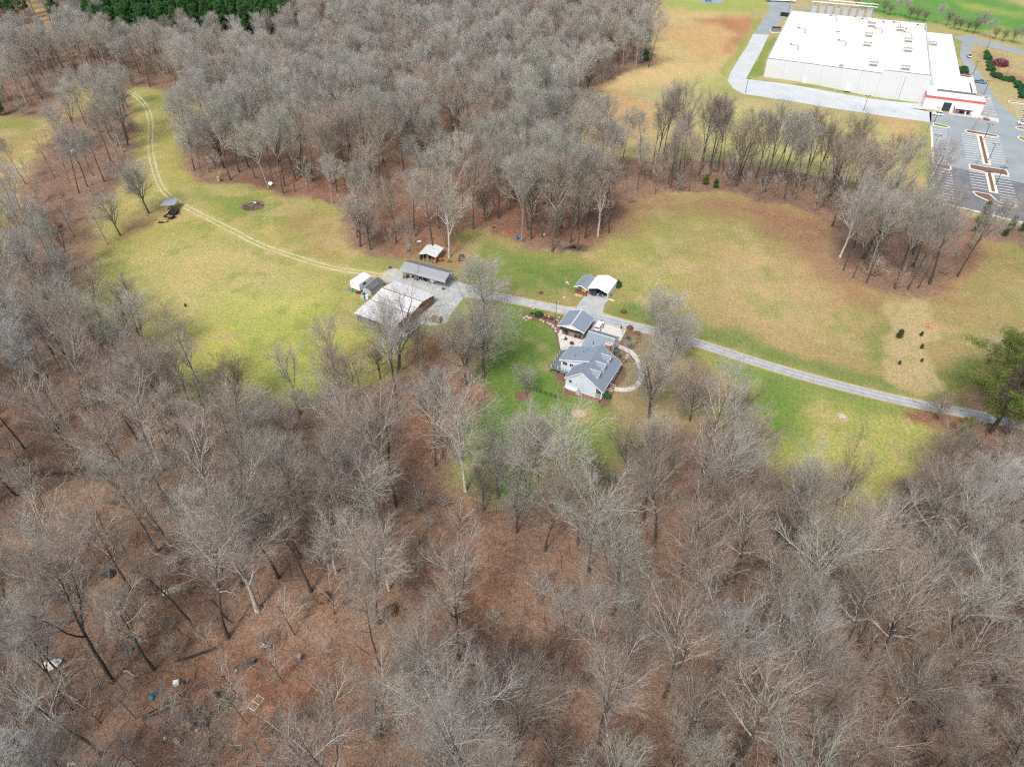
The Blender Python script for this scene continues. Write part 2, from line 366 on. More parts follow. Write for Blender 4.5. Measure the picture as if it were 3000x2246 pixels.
    pol([(1560, 780), (1700, 810), (1760, 880), (1720, 960), (1640, 980), (1600, 900), (1620, 830)], (.115, .195, .04), 6, .85)
    pol([(1650, 800), (1900, 860), (2060, 900), (2000, 910), (1800, 870), (1660, 830)], (.13, .20, .05), 4, .7)
    pol([(1800, 920), (1980, 930), (1900, 1040), (1780, 1060), (1740, 980)], (.38, .35, .12), 8, .6)
    pol([(1965, 888), (2075, 900), (2080, 925), (2040, 930), (1975, 905)], (.22, .10, .07), 2, .9, .9)
    lay(sdist(wx, wy, BARNYARD), DUL, 3, .7, .1)
    pol([(870, 530), (960, 510), (1010, 530), (1010, 575), (960, 570), (880, 560)], (.27, .16, .09), 3, .7, .7)
    pol([(1240, 525), (1270, 530), (1275, 548), (1215, 545)], (.07, .05, .04), 1.5, .8, 1)
    # upper field behind the tree row
    lay(sdist(wx, wy, UPFIELD), (.355, .305, .15), 3)
    pol([(1395, 20), (1600, 20), (1640, 60), (1590, 130), (1540, 185), (1420, 180), (1330, 210), (1260, 260), (1280, 190), (1420, 140)], (.47, .35, .17), 6, .85)
    pol([(1420, 60), (1560, 45), (1600, 90), (1520, 140)], (.44, .27, .13), 8, .6)
    pol([(1230, 205), (1340, 195), (1420, 230), (1400, 300), (1280, 310)], (.43, .26, .13), 6, .7, .3)
    pol([(1615, 38), (1640, 40), (1600, 95), (1572, 120), (1568, 105), (1590, 75), (1560, 55), (1480, 45), (1560, 38)], (.345, .145, .085), 5, .85)
    pol([(1600, 95), (1640, 40), (1655, 42), (1590, 130), (1565, 180), (1600, 205), (1740, 215), (1660, 215), (1560, 200), (1545, 170)], (.22, .27, .06), 2.5, .85)
    pol([(1470, 165), (1560, 160), (1620, 195), (1480, 200)], (.33, .34, .12), 5, .6)
    pol([(1650, 100), (1676, 75), (1680, 85), (1640, 165), (1640, 175), (1980, 222), (1980, 205), (1660, 175), (1600, 168)], (.17, .24, .05), 1.5, .9)
    pol([(1400, 0), (1640, -5), (1660, 18), (1600, 30), (1480, 22)], (.27, .33, .08), 4, .8)
    pol([(1880, 250), (1960, 262), (2010, 300), (1990, 420), (1950, 400), (1960, 310)], (.45, .28, .13), 4, .7, .1)
    pol([(1975, 290), (2012, 275), (2015, 420), (1985, 390)], (.22, .29, .06), 3, .7)
    pol([(1480, 230), (1700, 235), (1900, 270), (1960, 330), (1850, 380), (1560, 335)], (.38, .36, .14), 8, .5)
    # farm field in the far corner
    pol([(1700, -80), (1830, -20), (1870, 22), (1990, 50), (2080, 66), (2212, 90), (2400, 110), (2400, 60), (2212, 18), (2160, -5), (2100, -80)], FARM, 4, .95)
    pol([(2010, 45), (2212, 80), (2212, 90), (2010, 56)], (.30, .33, .09), 3, .8); pol([(2160, 60), (2212, 78), (2212, 88), (2160, 80)], (.40, .36, .15), 3, .8)
    pol([(2060, 0), (2130, 15), (2212, 28), (2212, 40), (2100, 22)], (.36, .36, .10), 4, .6)
    # bed in the far car park, beside the annex
    pol([(2060, 75), (2078, 80), (2090, 125), (2070, 122), (2062, 100)], (.16, .25, .05), 1.5, .9)
    pol([(2118, 110), (2212, 130), (2212, 180), (2160, 170), (2130, 160)], (.40, .30, .16), 2, .9)
    pol([(2115, 108), (2150, 112), (2160, 150), (2212, 165), (2212, 190), (2150, 172), (2125, 150)], (.26, .15, .09), 3, .7)
    # two wheel tracks
    TL = [(p[0], p[1]) for p in TRACK]
    d = ldist(x, y, TL)
    m = (1 - ss(1.5, 3.2, d)) * .40
    c = np.array((.42, .38, .18)); col = col * (1 - m[..., None]) + c * m[..., None]; lit *= 1 - m
    for q, wd, op in ((GR('a', [(560, 1120), (545, 1300), (560, 1400), (640, 1500)]), .5, .35), (GR('h', [(1290, 60), (1400, 200), (1440, 340)]), .35, .45), (GD([(1380, 655), (1420, 600), (1500, 560)]), .4, .3),
                  (GD([(60, 340), (30, 380), (10, 440)]), .8, .5), (GD([(120, 290), (70, 320), (40, 370)]), .7, .5)):
        m = (1 - ss(wd * .5, wd, np.abs(ldist(x, y, q) - .9))) * op; col = col * (1 - m[..., None]) + np.array((.46, .40, .2)) * m[..., None]
    # wet creek bed, and a darker strip along the hollow
    for cr, wd in ((CREEK, 2.2), (HOLLOW_LINE, 3.0)):
        m = (1 - ss(wd * .3, wd, ldist(wx * .5 + x * .5, wy * .5 + y * .5, cr))) * .62 * (.4 + .9 * vnoise(x, y, 5, 61))
        col = col * (1 - m[..., None]) + np.array((.085, .062, .048)) * m[..., None]
    tanp = ss(.56, .74, vnoise(x, y, 13, 51) * .6 + vnoise(x, y, 4, 52) * .4) * (1 - lit) * .55 * (y < 330)
    col = col * (1 - tanp[..., None]) + np.array((.38, .30, .155)) * tanp[..., None]
    grp = ss(.58, .76, vnoise(x, y, 10, 53) * .55 + vnoise(x, y, 3.3, 54) * .45) * (1 - lit) * .5 * (y < 330)
    col = col * (1 - grp[..., None]) + np.array((.20, .235, .06)) * grp[..., None]
    # patchiness of the sward
    g = 1 - lit
    p1 = vnoise(x, y, 9, 31); p2 = vnoise(x, y, 3.0, 32); p3 = vnoise(x + y * .3, y, 1.6, 33)
    q = (p1 * .45 + p2 * .35 + p3 * .2 - .5)
    col[..., 0] *= 1 + q * .42 * g; col[..., 1] *= 1 + q * .20 * g; col[..., 2] *= 1 + q * .35 * g
    return np.clip(col, .01, .9), np.clip(lit, 0, 1)
def relief(x, y, lit):
    r = (vnoise(x, y, 11, 41) - .5) * 1.6 + (vnoise(x, y, 3.2, 42) - .5) * .35
    return r * ss(.6, 1, lit) * ss(0, 6, sdist(x, y, YARD))
def ground_z(x, y):
    x = np.atleast_1d(np.asarray(x, float)); y = np.atleast_1d(np.asarray(y, float))
    _, lit = paint(x, y)
    z = terrain(x, y) + relief(x, y, lit)
    for cr, dep in ((CREEK, 1.3), (HOLLOW_LINE, 1.6)): z = z - dep * (1 - ss(.6, 3.2, ldist(x, y, cr)))
    return z
def axis(lo, hi, c0, c1, s_near, s_far):
    out = []; v = c0
    while v < c1: out.append(v); v += s_near
    st = s_near; a = []
    while v < hi: out.append(v); st = min(st * 1.035, s_far); v += st
    v = c0; st = s_near
    while v > lo: st = min(st * 1.035, s_far); v -= st; a.append(v)
    return np.array(a[::-1] + out)
gx = axis(-900, 900, -105, 105, .85, 14); gy = axis(-60, 1500, 40, 260, .85, 12)
X, Y = np.meshgrid(gx, gy); nx, ny = len(gx), len(gy)
colr, lit = paint(X, Y)
Z = terrain(X, Y) + relief(X, Y, lit)
for cr, dep in ((CREEK, 1.3), (HOLLOW_LINE, 1.6)): Z = Z - dep * (1 - ss(.6, 3.2, ldist(X, Y, cr)))
def grid_mesh(name, X, Y, Z):
    ny, nx = X.shape; me = bpy.data.meshes.new(name)
    co = np.stack([X, Y, Z], -1).reshape(-1, 3); me.vertices.add(len(co)); me.vertices.foreach_set('co', co.ravel())
    i = (np.arange(ny - 1)[:, None] * nx + np.arange(nx - 1)[None]).ravel(); q = np.stack([i, i + 1, i + nx + 1, i + nx], -1)
    me.loops.add(q.size); me.loops.foreach_set('vertex_index', q.ravel().astype(np.int32))
    me.polygons.add(len(q)); me.polygons.foreach_set('loop_start', np.arange(0, q.size, 4, dtype=np.int32))
    me.polygons.foreach_set('use_smooth', np.ones(len(q), bool))
    me.update(calc_edges=True); return me
gm = grid_mesh('ground', X, Y, Z)
ca = gm.color_attributes.new('cover', 'FLOAT_COLOR', 'POINT')
ca.data.foreach_set('color', np.concatenate([colr, lit[..., None]], -1).reshape(-1).astype(np.float32))
def ground_material():
    m = bpy.data.materials.new('ground_cover'); m.use_nodes = True; n = m.node_tree.nodes; l = m.node_tree.links; b = n['Principled BSDF']
    b.inputs['Roughness'].default_value = .95; b.inputs['Specular IOR Level'].default_value = .15
    at = n.new('ShaderNodeAttribute'); at.attribute_name = 'cover'
    tc = n.new('ShaderNodeTexCoord')
    def noise(sc, det=3, stretch=None, rough=.6):
        z = n.new('ShaderNodeTexNoise'); z.inputs['Scale'].default_value = sc; z.inputs['Detail'].default_value = det; z.inputs['Roughness'].default_value = rough
        if stretch:
            mp = n.new('ShaderNodeMapping'); mp.inputs['Scale'].default_value = stretch; mp.inputs['Rotation'].default_value = (0, 0, .5); l.new(tc.outputs['Object'], mp.inputs[0]); l.new(mp.outputs[0], z.inputs['Vector'])
        else: l.new(tc.outputs['Object'], z.inputs['Vector'])
        return z.outputs[0]
    def rng(a, lo, hi, o0, o1):
        r = n.new('ShaderNodeMapRange'); r.inputs[1].default_value = lo; r.inputs[2].default_value = hi; r.inputs[3].default_value = o0; r.inputs[4].default_value = o1; l.new(a, r.inputs[0]); return r.outputs[0]
    def mul(c, f):
        v = n.new('ShaderNodeVectorMath'); v.operation = 'SCALE'; l.new(c, v.inputs[0]); l.new(f, v.inputs['Scale']); return v.outputs[0]
    def mixc(f, a, bcol):
        x = n.new('ShaderNodeMix'); x.data_type = 'RGBA'; l.new(f, x.inputs[0]); l.new(a, x.inputs[6])
        if isinstance(bcol, tuple): x.inputs[7].default_value = (*bcol, 1)
        else: l.new(bcol, x.inputs[7])
        return x.outputs[2]
    def mm(a, bb):
        x = n.new('ShaderNodeMath'); x.operation = 'MULTIPLY'; l.new(a, x.inputs[0])
        if isinstance(bb, float): x.inputs[1].default_value = bb
        else: l.new(bb, x.inputs[1])
        return x.outputs[0]
    base = at.outputs['Color']; L = at.outputs['Alpha']
    inv = rng(L, 0, 1, 1, 0)
    # sward: tufts, dry blades, greener clumps
    g1 = mul(base, rng(noise(1.4, 6, None, .75), .3, .7, .66, 1.34)); g1 = mul(g1, rng(noise(5, 3, (1, 3, 1)), .3, .7, .74, 1.28))
    green = n.new('ShaderNodeVectorMath'); green.operation = 'MULTIPLY'; l.new(g1, green.inputs[0]); green.inputs[1].default_value = (.62, .92, .5)
    g2 = mixc(rng(noise(.55, 4, None, .7), .48, .66, 0, .65), g1, green.outputs[0])
    dry = n.new('ShaderNodeVectorMath'); dry.operation = 'MULTIPLY'; l.new(g2, dry.inputs[0]); dry.inputs[1].default_value = (1.25, 1.05, 1.25)
    g3 = mixc(rng(noise(.23, 5, (1, 1.8, 1), .75), .52, .68, 0, .7), g2, dry.outputs[0])
    g4 = mixc(rng(noise(2.2, 3), .58, .70, 0, .55), g3, (.27, .165, .09))
    wv = n.new('ShaderNodeTexWave'); wv.wave_type = 'RINGS'; wv.rings_direction = 'SPHERICAL'; wv.inputs['Scale'].default_value = .22; wv.inputs['Distortion'].default_value = 14; wv.inputs['Detail'].default_value = 2; wv.inputs['Detail Scale'].default_value = .25
    mpw = n.new('ShaderNodeMapping'); mpw.inputs['Location'].default_value = (60, -195, 0); l.new(tc.outputs['Object'], mpw.inputs[0]); l.new(mpw.outputs[0], wv.inputs['Vector'])
    g4 = mul(g4, rng(wv.outputs[1], 0, 1, .975, 1.025))
    g4 = mixc(rng(noise(3.8, 4, None, .8), .60, .72, 0, .5), g4, (.085, .11, .03))
    # litter: leaves light and dark
    v = n.new('ShaderNodeTexVoronoi'); v.inputs['Scale'].default_value = 5.0; l.new(tc.outputs['Object'], v.inputs['Vector'])
    sp = n.new('ShaderNodeSeparateColor'); l.new(v.outputs['Color'], sp.inputs[0])
    l1 = mul(base, rng(noise(.8, 5, None, .7), .3, .7, .70, 1.28)); l1 = mul(l1, rng(noise(3.5, 4), .3, .7, .72, 1.3))
    l2 = mixc(rng(sp.outputs[0], .80, .98, 0, .6), l1, (.36, .235, .16))
    l3 = mixc(rng(sp.outputs[1], .78, .96, 0, .6), l2, (.05, .03, .022))
    edge = rng(noise(1.6, 6, None, .85), .3, .7, -.5, .5)
    ad = n.new('ShaderNodeMath'); ad.operation = 'ADD'; l.new(L, ad.inputs[0]); l.new(edge, ad.inputs[1])
    f = rng(ad.outputs[0], .35, .65, 0, 1)
    fin = mixc(f, g4, l3)
    l.new(fin, b.inputs['Base Color'])
    bp = n.new('ShaderNodeBump'); bp.inputs['Strength'].default_value = .7; bp.inputs['Distance'].default_value = .12; l.new(noise(3.2, 5, None, .7), bp.inputs['Height']); l.new(bp.outputs[0], b.inputs['Normal'])
    return m
gm.materials.append(ground_material())
go = bpy.data.objects.new('ground', gm); COL.objects.link(go); go['kind'] = 'structure'
# gravel
def gravel(name, c1, c2, streak=False):
    m = mat(name, c1, .95, 0, .5, .4, col2=c2); n = m.node_tree.nodes; l = m.node_tree.links; b = n['Principled BSDF']
    tc = n.new('ShaderNodeTexCoord'); z = n.new('ShaderNodeTexNoise'); z.inputs['Scale'].default_value = 4; z.inputs['Detail'].default_value = 5; l.new(tc.outputs['Object'], z.inputs['Vector'])
    r = n.new('ShaderNodeMapRange'); r.inputs[1].default_value = .3; r.inputs[2].default_value = .7; r.inputs[3].default_value = .72; r.inputs[4].default_value = 1.22; l.new(z.outputs[0], r.inputs[0])
    src = b.inputs['Base Color'].links[0].from_socket; s = n.new('ShaderNodeVectorMath'); s.operation = 'SCALE'; l.new(src, s.inputs[0]); l.new(r.outputs[0], s.inputs['Scale']); l.new(s.outputs[0], b.inputs['Base Color'])
    if name == 'white_gravel': n['Noise Texture'].inputs['Scale'].default_value = .12; r.inputs[3].default_value = .9; r.inputs[4].default_value = 1.08; z.inputs['Scale'].default_value = .8
    return m
gravelm = gravel('gravel', (.33, .36, .36), (.46, .47, .46)); gravelw = gravel('white_gravel', (.43, .475, .49), (.52, .555, .565)); verge = gravel('sandy_verge', (.40, .30, .20), (.46, .36, .24))
gravel_track = gravel('wheel_worn_gravel', (.24, .28, .32), (.32, .35, .37))
# ------------------------------------------------------------------ drive, gravel yard, paths
DRIVE = smooth_line([(*G('D', u, v), w_) for u, v, w_ in [(975, 628, 7), (1030, 634, 4.6), (1080, 642, 3.6), (1130, 652, 3.3), (1205, 667, 3.4), (1275, 682, 5.2), (1345, 700, 3.9), (1410, 714, 3.4), (1480, 733, 3.2),
     (1560, 758, 3.0), (1650, 787, 3.0), (1750, 816, 3.0), (1850, 842, 3.0), (1960, 868, 3.0), (2060, 887, 3.0), (2150, 905, 3.2), (2300, 935, 3.2)]], 4)
sheet('drive_verge', ribbon([(a, b, c + 1.1) for a, b, c in DRIVE], 3), verge, .035)
sheet('driveway', ribbon(DRIVE, 3), gravelm, .06, label='pale gravel drive curving from the yard to the right edge')
rutm = gravel('pale_trodden_grass', (.38, .345, .165), (.54, .48, .27))
def offs(pts, o):
    out = []
    for i, p in enumerate(pts):
        a = pts[max(i - 1, 0)]; b = pts[min(i + 1, len(pts) - 1)]; dx, dy = b[0] - a[0], b[1] - a[1]; q = math.hypot(dx, dy)
        out.append((p[0] - dy / q * o, p[1] + dx / q * o))
    return out
for o_ in (-.75, .75): sheet('wheel_rut', ribbon(offs(DRIVE[20:], o_), .42), gravel_track, .075)
for o_ in (-.85, .85):
    for a_ in range(0, len(TRACK) - 1, 9):
        seg = [(p[0] + NP.uniform(-.08, .08), p[1] + NP.uniform(-.08, .08), NP.uniform(.55, 1.0)) for p in offs(TRACK, o_)[a_:a_ + 10]]
        if len(seg) > 1: sheet('track_rut', ribbon(seg, .5), rutm, .05)
sheet('gravel_yard', GR(2, [(640, 610), (700, 575), (830, 550), (905, 570), (960, 700), (1560, 700), (1640, 715), (1850, 775), (2070, 800), (2070, 905), (1900, 960), (1800, 1060), (1700, 1200), (1600, 1370), (1380, 1420), (1200, 1400), (1120, 1480), (990, 1610), (880, 1610), (900, 1450),
     (1060, 1250), (1390, 960), (830, 760), (640, 760), (600, 690)]), gravelm, .045)
sheet('gravel_apron', GR(1, [(640, 285), (700, 265), (855, 330), (868, 375), (830, 430), (812, 520), (720, 540), (560, 500), (520, 450), (600, 340)]), gravelm, .05)
sheet('patio', GR(1, [(315, 730), (380, 745), (600, 800), (650, 800), (640, 900), (560, 905), (350, 925), (330, 830)]), concrete, .07, .06)
sheet('parking_pad', GR(1, [(640, 770), (700, 600), (760, 615), (880, 650), (1068, 708), (1020, 800), (978, 900), (900, 960), (860, 900), (760, 850)]), concrete, .07, .05)
WALK = smooth_line([G(1, *p) for p in [(975, 880), (1060, 915), (1130, 955), (1190, 1030), (1225, 1110), (1240, 1190), (1225, 1260), (1185, 1315), (1120, 1350), (1040, 1362), (940, 1352)]], 4)
sheet('front_walk', ribbon(WALK, 1.5), concrete, .07, .05)
sheet('mulch_bed', GR(1, [(1075, 705), (1215, 715), (1262, 760), (1240, 830), (1190, 900), (1110, 915), (1060, 905), (985, 868), (1030, 800)]), mulch, .05)
sheet('mulch_bed', GR(1, [(905, 890), (960, 890), (1040, 930), (1120, 975), (1180, 1060), (1100, 1060), (1020, 1080), (960, 1040), (900, 980)]), mulch, .05)
sheet('mulch_bed', GR(1, [(940, 1130), (1010, 1090), (1060, 1120), (1080, 1200), (1010, 1290), (950, 1340), (880, 1350), (860, 1300)]), mulch, .05)
sheet('mulch_bed', GR(1, [(800, 1440), (870, 1370), (935, 1380), (900, 1500), (850, 1550), (790, 1545), (755, 1500)]), mulch, .05)
sheet('mulch_bed', GR(1, [(410, 1340), (560, 1400), (770, 1450), (790, 1500), (560, 1440), (430, 1420), (370, 1440), (380, 1380)]), mulch, .05)
sheet('mulch_bed', GR(1, [(285, 1165), (400, 1180), (410, 1260), (390, 1290), (320, 1240)]), mulch, .05)
sheet('mulch_bed', GR(1, [(-60, 520), (60, 510), (200, 535), (330, 580), (310, 640), (320, 740), (350, 915), (325, 915), (300, 770), (250, 690), (150, 620), (0, 585), (-60, 580)]), mulch, .05)
def ring_bed(c, rx, ry, name='mulch_ring', m=mulch, n=20, seed=1, dz=.06):
    r = random.Random(seed)
    return sheet(name, [(c[0] + rx * math.cos(2 * math.pi * i / n) * r.uniform(.88, 1.1), c[1] + ry * math.sin(2 * math.pi * i / n) * r.uniform(.88, 1.1)) for i in range(n)], m, dz)
ring_bed(G('D', 1131, 855), 2.1, 2.0)
ring_bed(G('D', 1251, 893), 1.9, 1.5, 'sandy_ring', verge, seed=3, dz=.05)
ring_bed(G('D', 1820, 901), 1.3, 1.7, 'sandy_ring', verge, seed=4, dz=.05)
# ------------------------------------------------------------------ warehouse grounds
ZL = -3.0
def WL(pts): return [W(*p) for p in pts]
sheet('worn_car_park', WL([(70, -10), (80, -12), (80, -76), (84, -79), (140, -93), (170, -100), (260, -100), (260, -20), (150, -10), (118, -8), (112, 20), (108, 60), (104, 100), (112, 150), (104, 150), (99, 100), (101, 60), (103.5, 30), (103.5, -9), (86, -10)]), asph_old, .05)
sheet('new_car_park', WL([(79.8, -76), (84, -79), (140, -93), (170, -100), (230, -110), (230, -150), (150, -136), (110, -125), (79.5, -119)]), asph_new, .06)
# gravel lane round the warehouse
sheet('gravel_lane', GR(3, [(262, 245), (375, 252), (310, 390), (215, 560), (225, 572), (700, 640), (1440, 748), (1480, 740), (1475, 785), (1545, 810), (1545, 882), (1050, 812), (700, 760), (400, 710), (200, 680), (120, 640), (80, 585), (90, 540), (160, 420), (215, 340)]), gravelw, .05)
sheet('service_road', GR(3, [(268, 243), (372, 250), (480, 130), (560, 60), (540, 40), (700, 80), (720, 65), (520, 30), (515, -20), (480, -60), (340, -60), (370, 10), (385, 60)]), asph_old, .045)
sheet('far_road', GR(3, [(1700, 265), (1760, 300), (1790, 320), (1830, 310), (1960, 345), (2100, 370), (2320, 430), (2320, 400), (2160, 350), (1960, 300), (1800, 270)]), asph_old, .07)
sheet('far_road', GR(3, [(-80, 8), (30, 2), (70, -10), (60, -40), (-80, -20)]), asph_old, .07)
sheet('sidewalk', WL([(88.5, -9), (88.5, -11.8), (103, -12.2), (109.5, -15), (110, -9), (104, -8.4)]), concrete, .06, .12)
rid = 0
def island(pts, bed=mulch, k='P', ins=.55):
    sheet('kerb_island', GR(k, pts), kerbm, .07, .13, inset=ins, inset_mat=bed)
grassm = mat('kerb_grass', (.15, .24, .05), .95, .3, 3)
island([(75, -5), (340, 58), (395, 88), (330, 102), (75, 52)], grassm)
island([(640, 150), (690, 125), (900, 168), (1100, 200), (1225, 225), (1272, 250), (1235, 270), (1000, 230), (700, 185)])
island([(95, 740), (350, 758), (405, 790), (415, 845), (380, 862), (130, 800), (98, 790)])
island([(712, 760), (750, 742), (1000, 788), (1380, 845), (1420, 868), (1452, 940), (1430, 962), (1150, 910), (960, 882), (745, 832)])
island([(783, 1248), (820, 1233), (1110, 1286), (1255, 1425), (1560, 1480), (1588, 1507), (1540, 1543), (1270, 1500), (850, 1312)])
island([(1545, 85), (1600, 70), (1900, 120), (1900, 150), (1600, 118)])
island([(1585, 255), (1640, 242), (1800, 290), (1900, 330), (1900, 380), (1720, 340), (1620, 295)], grassm)
island([(1850, 565), (1900, 557), (2300, 615), (2300, 650), (2050, 610), (1880, 592)], k='W')
island([(1180, 462), (1300, 470), (1430, 490), (1490, 515), (1450, 532), (1200, 480)], k='W')
island([(785, 20), (800, -10), (1040, 20), (1130, 75), (1090, 72), (900, 50)], k='W')
for x0, x1, y0, y1 in ((98.6, 101.8, -71.5, -36.5), (98.7, 101.9, -100.5, -79.5)):
    sheet('kerb_median', WL([(x0, y0), (x1, y0), (x1, y1), (x0, y1)]), kerbm, .07, .13, inset=1.0, inset_mat=mulch)
sheet('edge_kerb', WL([(79.2, -79), (80.2, -79), (80.7, -33), (79.9, -33)]), kerbm, .07, .13)
sheet('edge_kerb', WL([(79.0, -117), (79.9, -117), (80.0, -84.5), (79.3, -84.5)]), kerbm, .07, .13)
sheet('edge_kerb', WL([(79.5, -117.6), (92, -120), (110, -124.4), (150, -135), (149.8, -136), (110, -125.4), (92, -121), (79.5, -118.6)]), kerbm, .07, .13)
# painted bay lines
mb = MB()
def bay(x0, x1, y, wd=.19):
    pts = WL([(x0, y - wd), (x1, y - wd), (x1, y + wd), (x0, y + wd)])
    mb.poly([(p[0], p[1], ZL + .085) for p in pts], line_paint)
for y in np.arange(-36, -80, -2.75): bay(81, 86.6, y)
for y in np.arange(-87, -117, -2.75): bay(80.6, 86.4, y)
for y in np.arange(-37.5, -70, -2.75): bay(92.6, 98.4, y); bay(102, 107.8, y)
for y in np.arange(-79, -100, -2.75): bay(92.9, 98.5, y)
for y in np.arange(-81.5, -110, -2.75): bay(102.1, 107.9, y)
for y in np.arange(-117.5, -122, -1.0): pass
for y in list(np.arange(-5, 27, 2.75)): bay(104, 109.5, y)
for y in list(np.arange(-8, 22, 2.75)): bay(118, 123.8, y)
for y in list(np.arange(-38, -11, 2.75)): bay(121, 127, y)
for i in range(9):
    x = 96 + i * 2.75 + 0; y = -121.0 - (x - 92) * .26
    pts = WL([(x - .14, y + .4), (x + .14, y + .4), (x + .14, y + 5), (x - .14, y + 5)])
    mb.poly([(p[0], p[1], ZL + .085) for p in pts], line_paint)
o = mb.build('bay_markings'); o['kind'] = 'structure'
# ------------------------------------------------------------------ warehouse
wh = empty('warehouse', (*WO, 0), WA, 'huge white flat-roofed warehouse with a red-banded office front, top right of the photo', 'warehouse')
mb = MB(); mb.box(.15, 76.8, .35, 111.8, 8.1, 8.45, whiteroof); mb.build('roof', wh)
xs = [0, 9.2, 18.4, 27.6, 36.8, 46, 55.2]
for i in range(6):
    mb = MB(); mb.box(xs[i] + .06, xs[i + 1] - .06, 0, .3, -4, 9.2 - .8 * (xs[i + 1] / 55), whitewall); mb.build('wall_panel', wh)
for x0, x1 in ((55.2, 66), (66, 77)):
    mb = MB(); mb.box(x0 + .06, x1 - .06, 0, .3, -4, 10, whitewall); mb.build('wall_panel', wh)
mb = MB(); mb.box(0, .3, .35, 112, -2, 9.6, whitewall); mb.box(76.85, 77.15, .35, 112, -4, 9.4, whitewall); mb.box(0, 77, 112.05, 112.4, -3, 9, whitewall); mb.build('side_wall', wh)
mb = MB(); capm = mat('grey_wall_coping', (.12, .13, .14), .6)
mb.add([(0, -.08, 9.2), (55.1, -.08, 8.42), (55.1, .34, 8.42), (0, .34, 9.2), (0, -.08, 9.32), (55.1, -.08, 8.54), (55.1, .34, 8.54), (0, .34, 9.32)], [(0, 1, 5, 4), (1, 2, 6, 5), (2, 3, 7, 6), (3, 0, 4, 7), (4, 5, 6, 7)], capm)
mb.box(55.3, 77.1, -.08, .38, 10, 10.12, capm); mb.build('coping', wh)
# downpipes and gutters between panels
for i in range(1, 8):
    x = 9.2 * i; mb = MB(); mb.box(x - .12, x + .12, -.14, -.02, -3.5, 8.2, mat('pipe_grey', (.5, .53, .56), .6)); mb.build('downpipe', wh)
for x in (20, 41): mb = MB(); mb.box(x, x + 1.2, -1.0, -.02, -1.0, 1.2, trim); mb.box(x - .8, x + 2.2, -2.0, -.02, -1.3, -1.02, concrete); mb.build('side_door', wh)
# annex and office
mb = MB(); mb.box(77.2, 92.5, 28, 112, -4, 4.6, whiteroof); mb.box(77.2, 98.5, .2, 27.95, -4, 4.0, whiteroof); mb.build('annex', wh)
mb = MB(); mb.box(81.5, 98.5, .05, .18, 3.5, 4.35, capm); mb.box(98.3, 98.7, .2, 28, 3.9, 4.3, trim); mb.box(92.3, 92.6, 28, 112, 4.5, 4.9, trim); mb.build('annex_parapet', wh)
mb = MB(); mb.box(76.9, 102.2, -8, -.2, -4, 3.2, mat('office_wall', (.74, .71, .68), .7, .04)); mb.box(76.9, 81, -.18, 4.5, 2, 3.2, whiteroof); mb.build('office_block', wh)
mb = MB(); mb.box(76.75, 102.4, -8.12, -8.01, 2.15, 3.2, redstripe); mb.box(76.7, 76.86, -8.1, 5, 2.15, 3.3, redstripe); mb.box(96.4, 96.8, 1, 17, 4.0, 4.5, maroonm); mb.build('red_band', wh)
mb = MB(); mb.box(85.3, 88.8, -8.1, -8.01, -2.9, 1.0, glass)
for x in (86.4, 87.6): mb.box(x, x + .08, -8.16, -8.11, -2.9, 1, black)
mb.box(85.3, 88.8, -8.16, -8.11, -.6, -.5, black); mb.build('window', wh)
for x0, x1 in ((93.0, 94.9), (95.7, 97.4)): mb = MB(); mb.box(x0, x1, -8.1, -8.01, -2.9, -.3, glass); mb.build('door', wh)
mb = MB(); mb.add([(90.1, -12, -.1), (97.9, -12, -.1), (97.9, -8.1, .7), (90.1, -8.1, .7)], [(0, 1, 2, 3)], whiteroof); mb.box(90.1, 97.9, -12.05, -11.9, -.55, -.08, maroonm)
mb.box(90.1, 90.2, -11.9, -8.1, -.5, -.1, maroonm); mb.box(97.8, 97.9, -11.9, -8.1, -.5, -.1, maroonm); mb.build('awning', wh)
mb = MB(); mb.box(95.05, 95.5, -11.6, -11.2, -2.9, -.2, trim); mb.build('column', wh)
# dirt streaks on the annex roof
streak = mat('roof_grime', (.30, .30, .33), .9, .3, .25, col2=(.70, .71, .74), stretch=(.25, 3, 1))
mb = MB(); mb.poly([(77.3, 6, 4.02), (80.6, 6, 4.02), (79.6, 27.9, 4.02), (77.3, 27.9, 4.02)], streak)
mb.poly([(77.3, 28.1, 4.62), (80.4, 28.1, 4.62), (79.2, 60, 4.62), (80.5, 95, 4.62), (77.3, 105, 4.62)], streak); mb.build('roof_grime', wh)
# rooftop units
def unit(loc, sx, sy, sz, kind, label):
    t = empty('rooftop_unit', loc, WA, label, 'air conditioner', 'rooftop air units on the warehouse')
    mb = MB(); mb.box(-sx, sx, -sy, sy, .35, sz, hvac); mb.build('casing', t)
    mb = MB(); mb.box(-sx * 1.05, sx * 1.05, -sy * 1.05, sy * 1.05, .0, .34, concrete); mb.build('curb', t)
    if kind == 0:
        for k in (-.6, 0, .6): m2 = MB(); m2.tube((sx * k, sy * .3, sz), (sx * k, sy * .3, sz + .25), sx * .2, greydark, n=8); m2.build('fan', t)
        m2 = MB(); m2.box(-sx * .8, sx * .8, -sy - .06, -sy - .01, .9, sz - .6, greydark); m2.build('grille', t)
    else:
        m2 = MB(); m2.tube((-sx * .6, 0, sz), (-sx * .6, 0, sz + .25), sx * .25, dark, n=8); m2.build('fan', t)
        m2 = MB(); m2.box(sx * .9, sx * 1.25, -sy * .8, sy * .3, .5, sz * .8, greymetal); m2.build('hood', t)
    return t
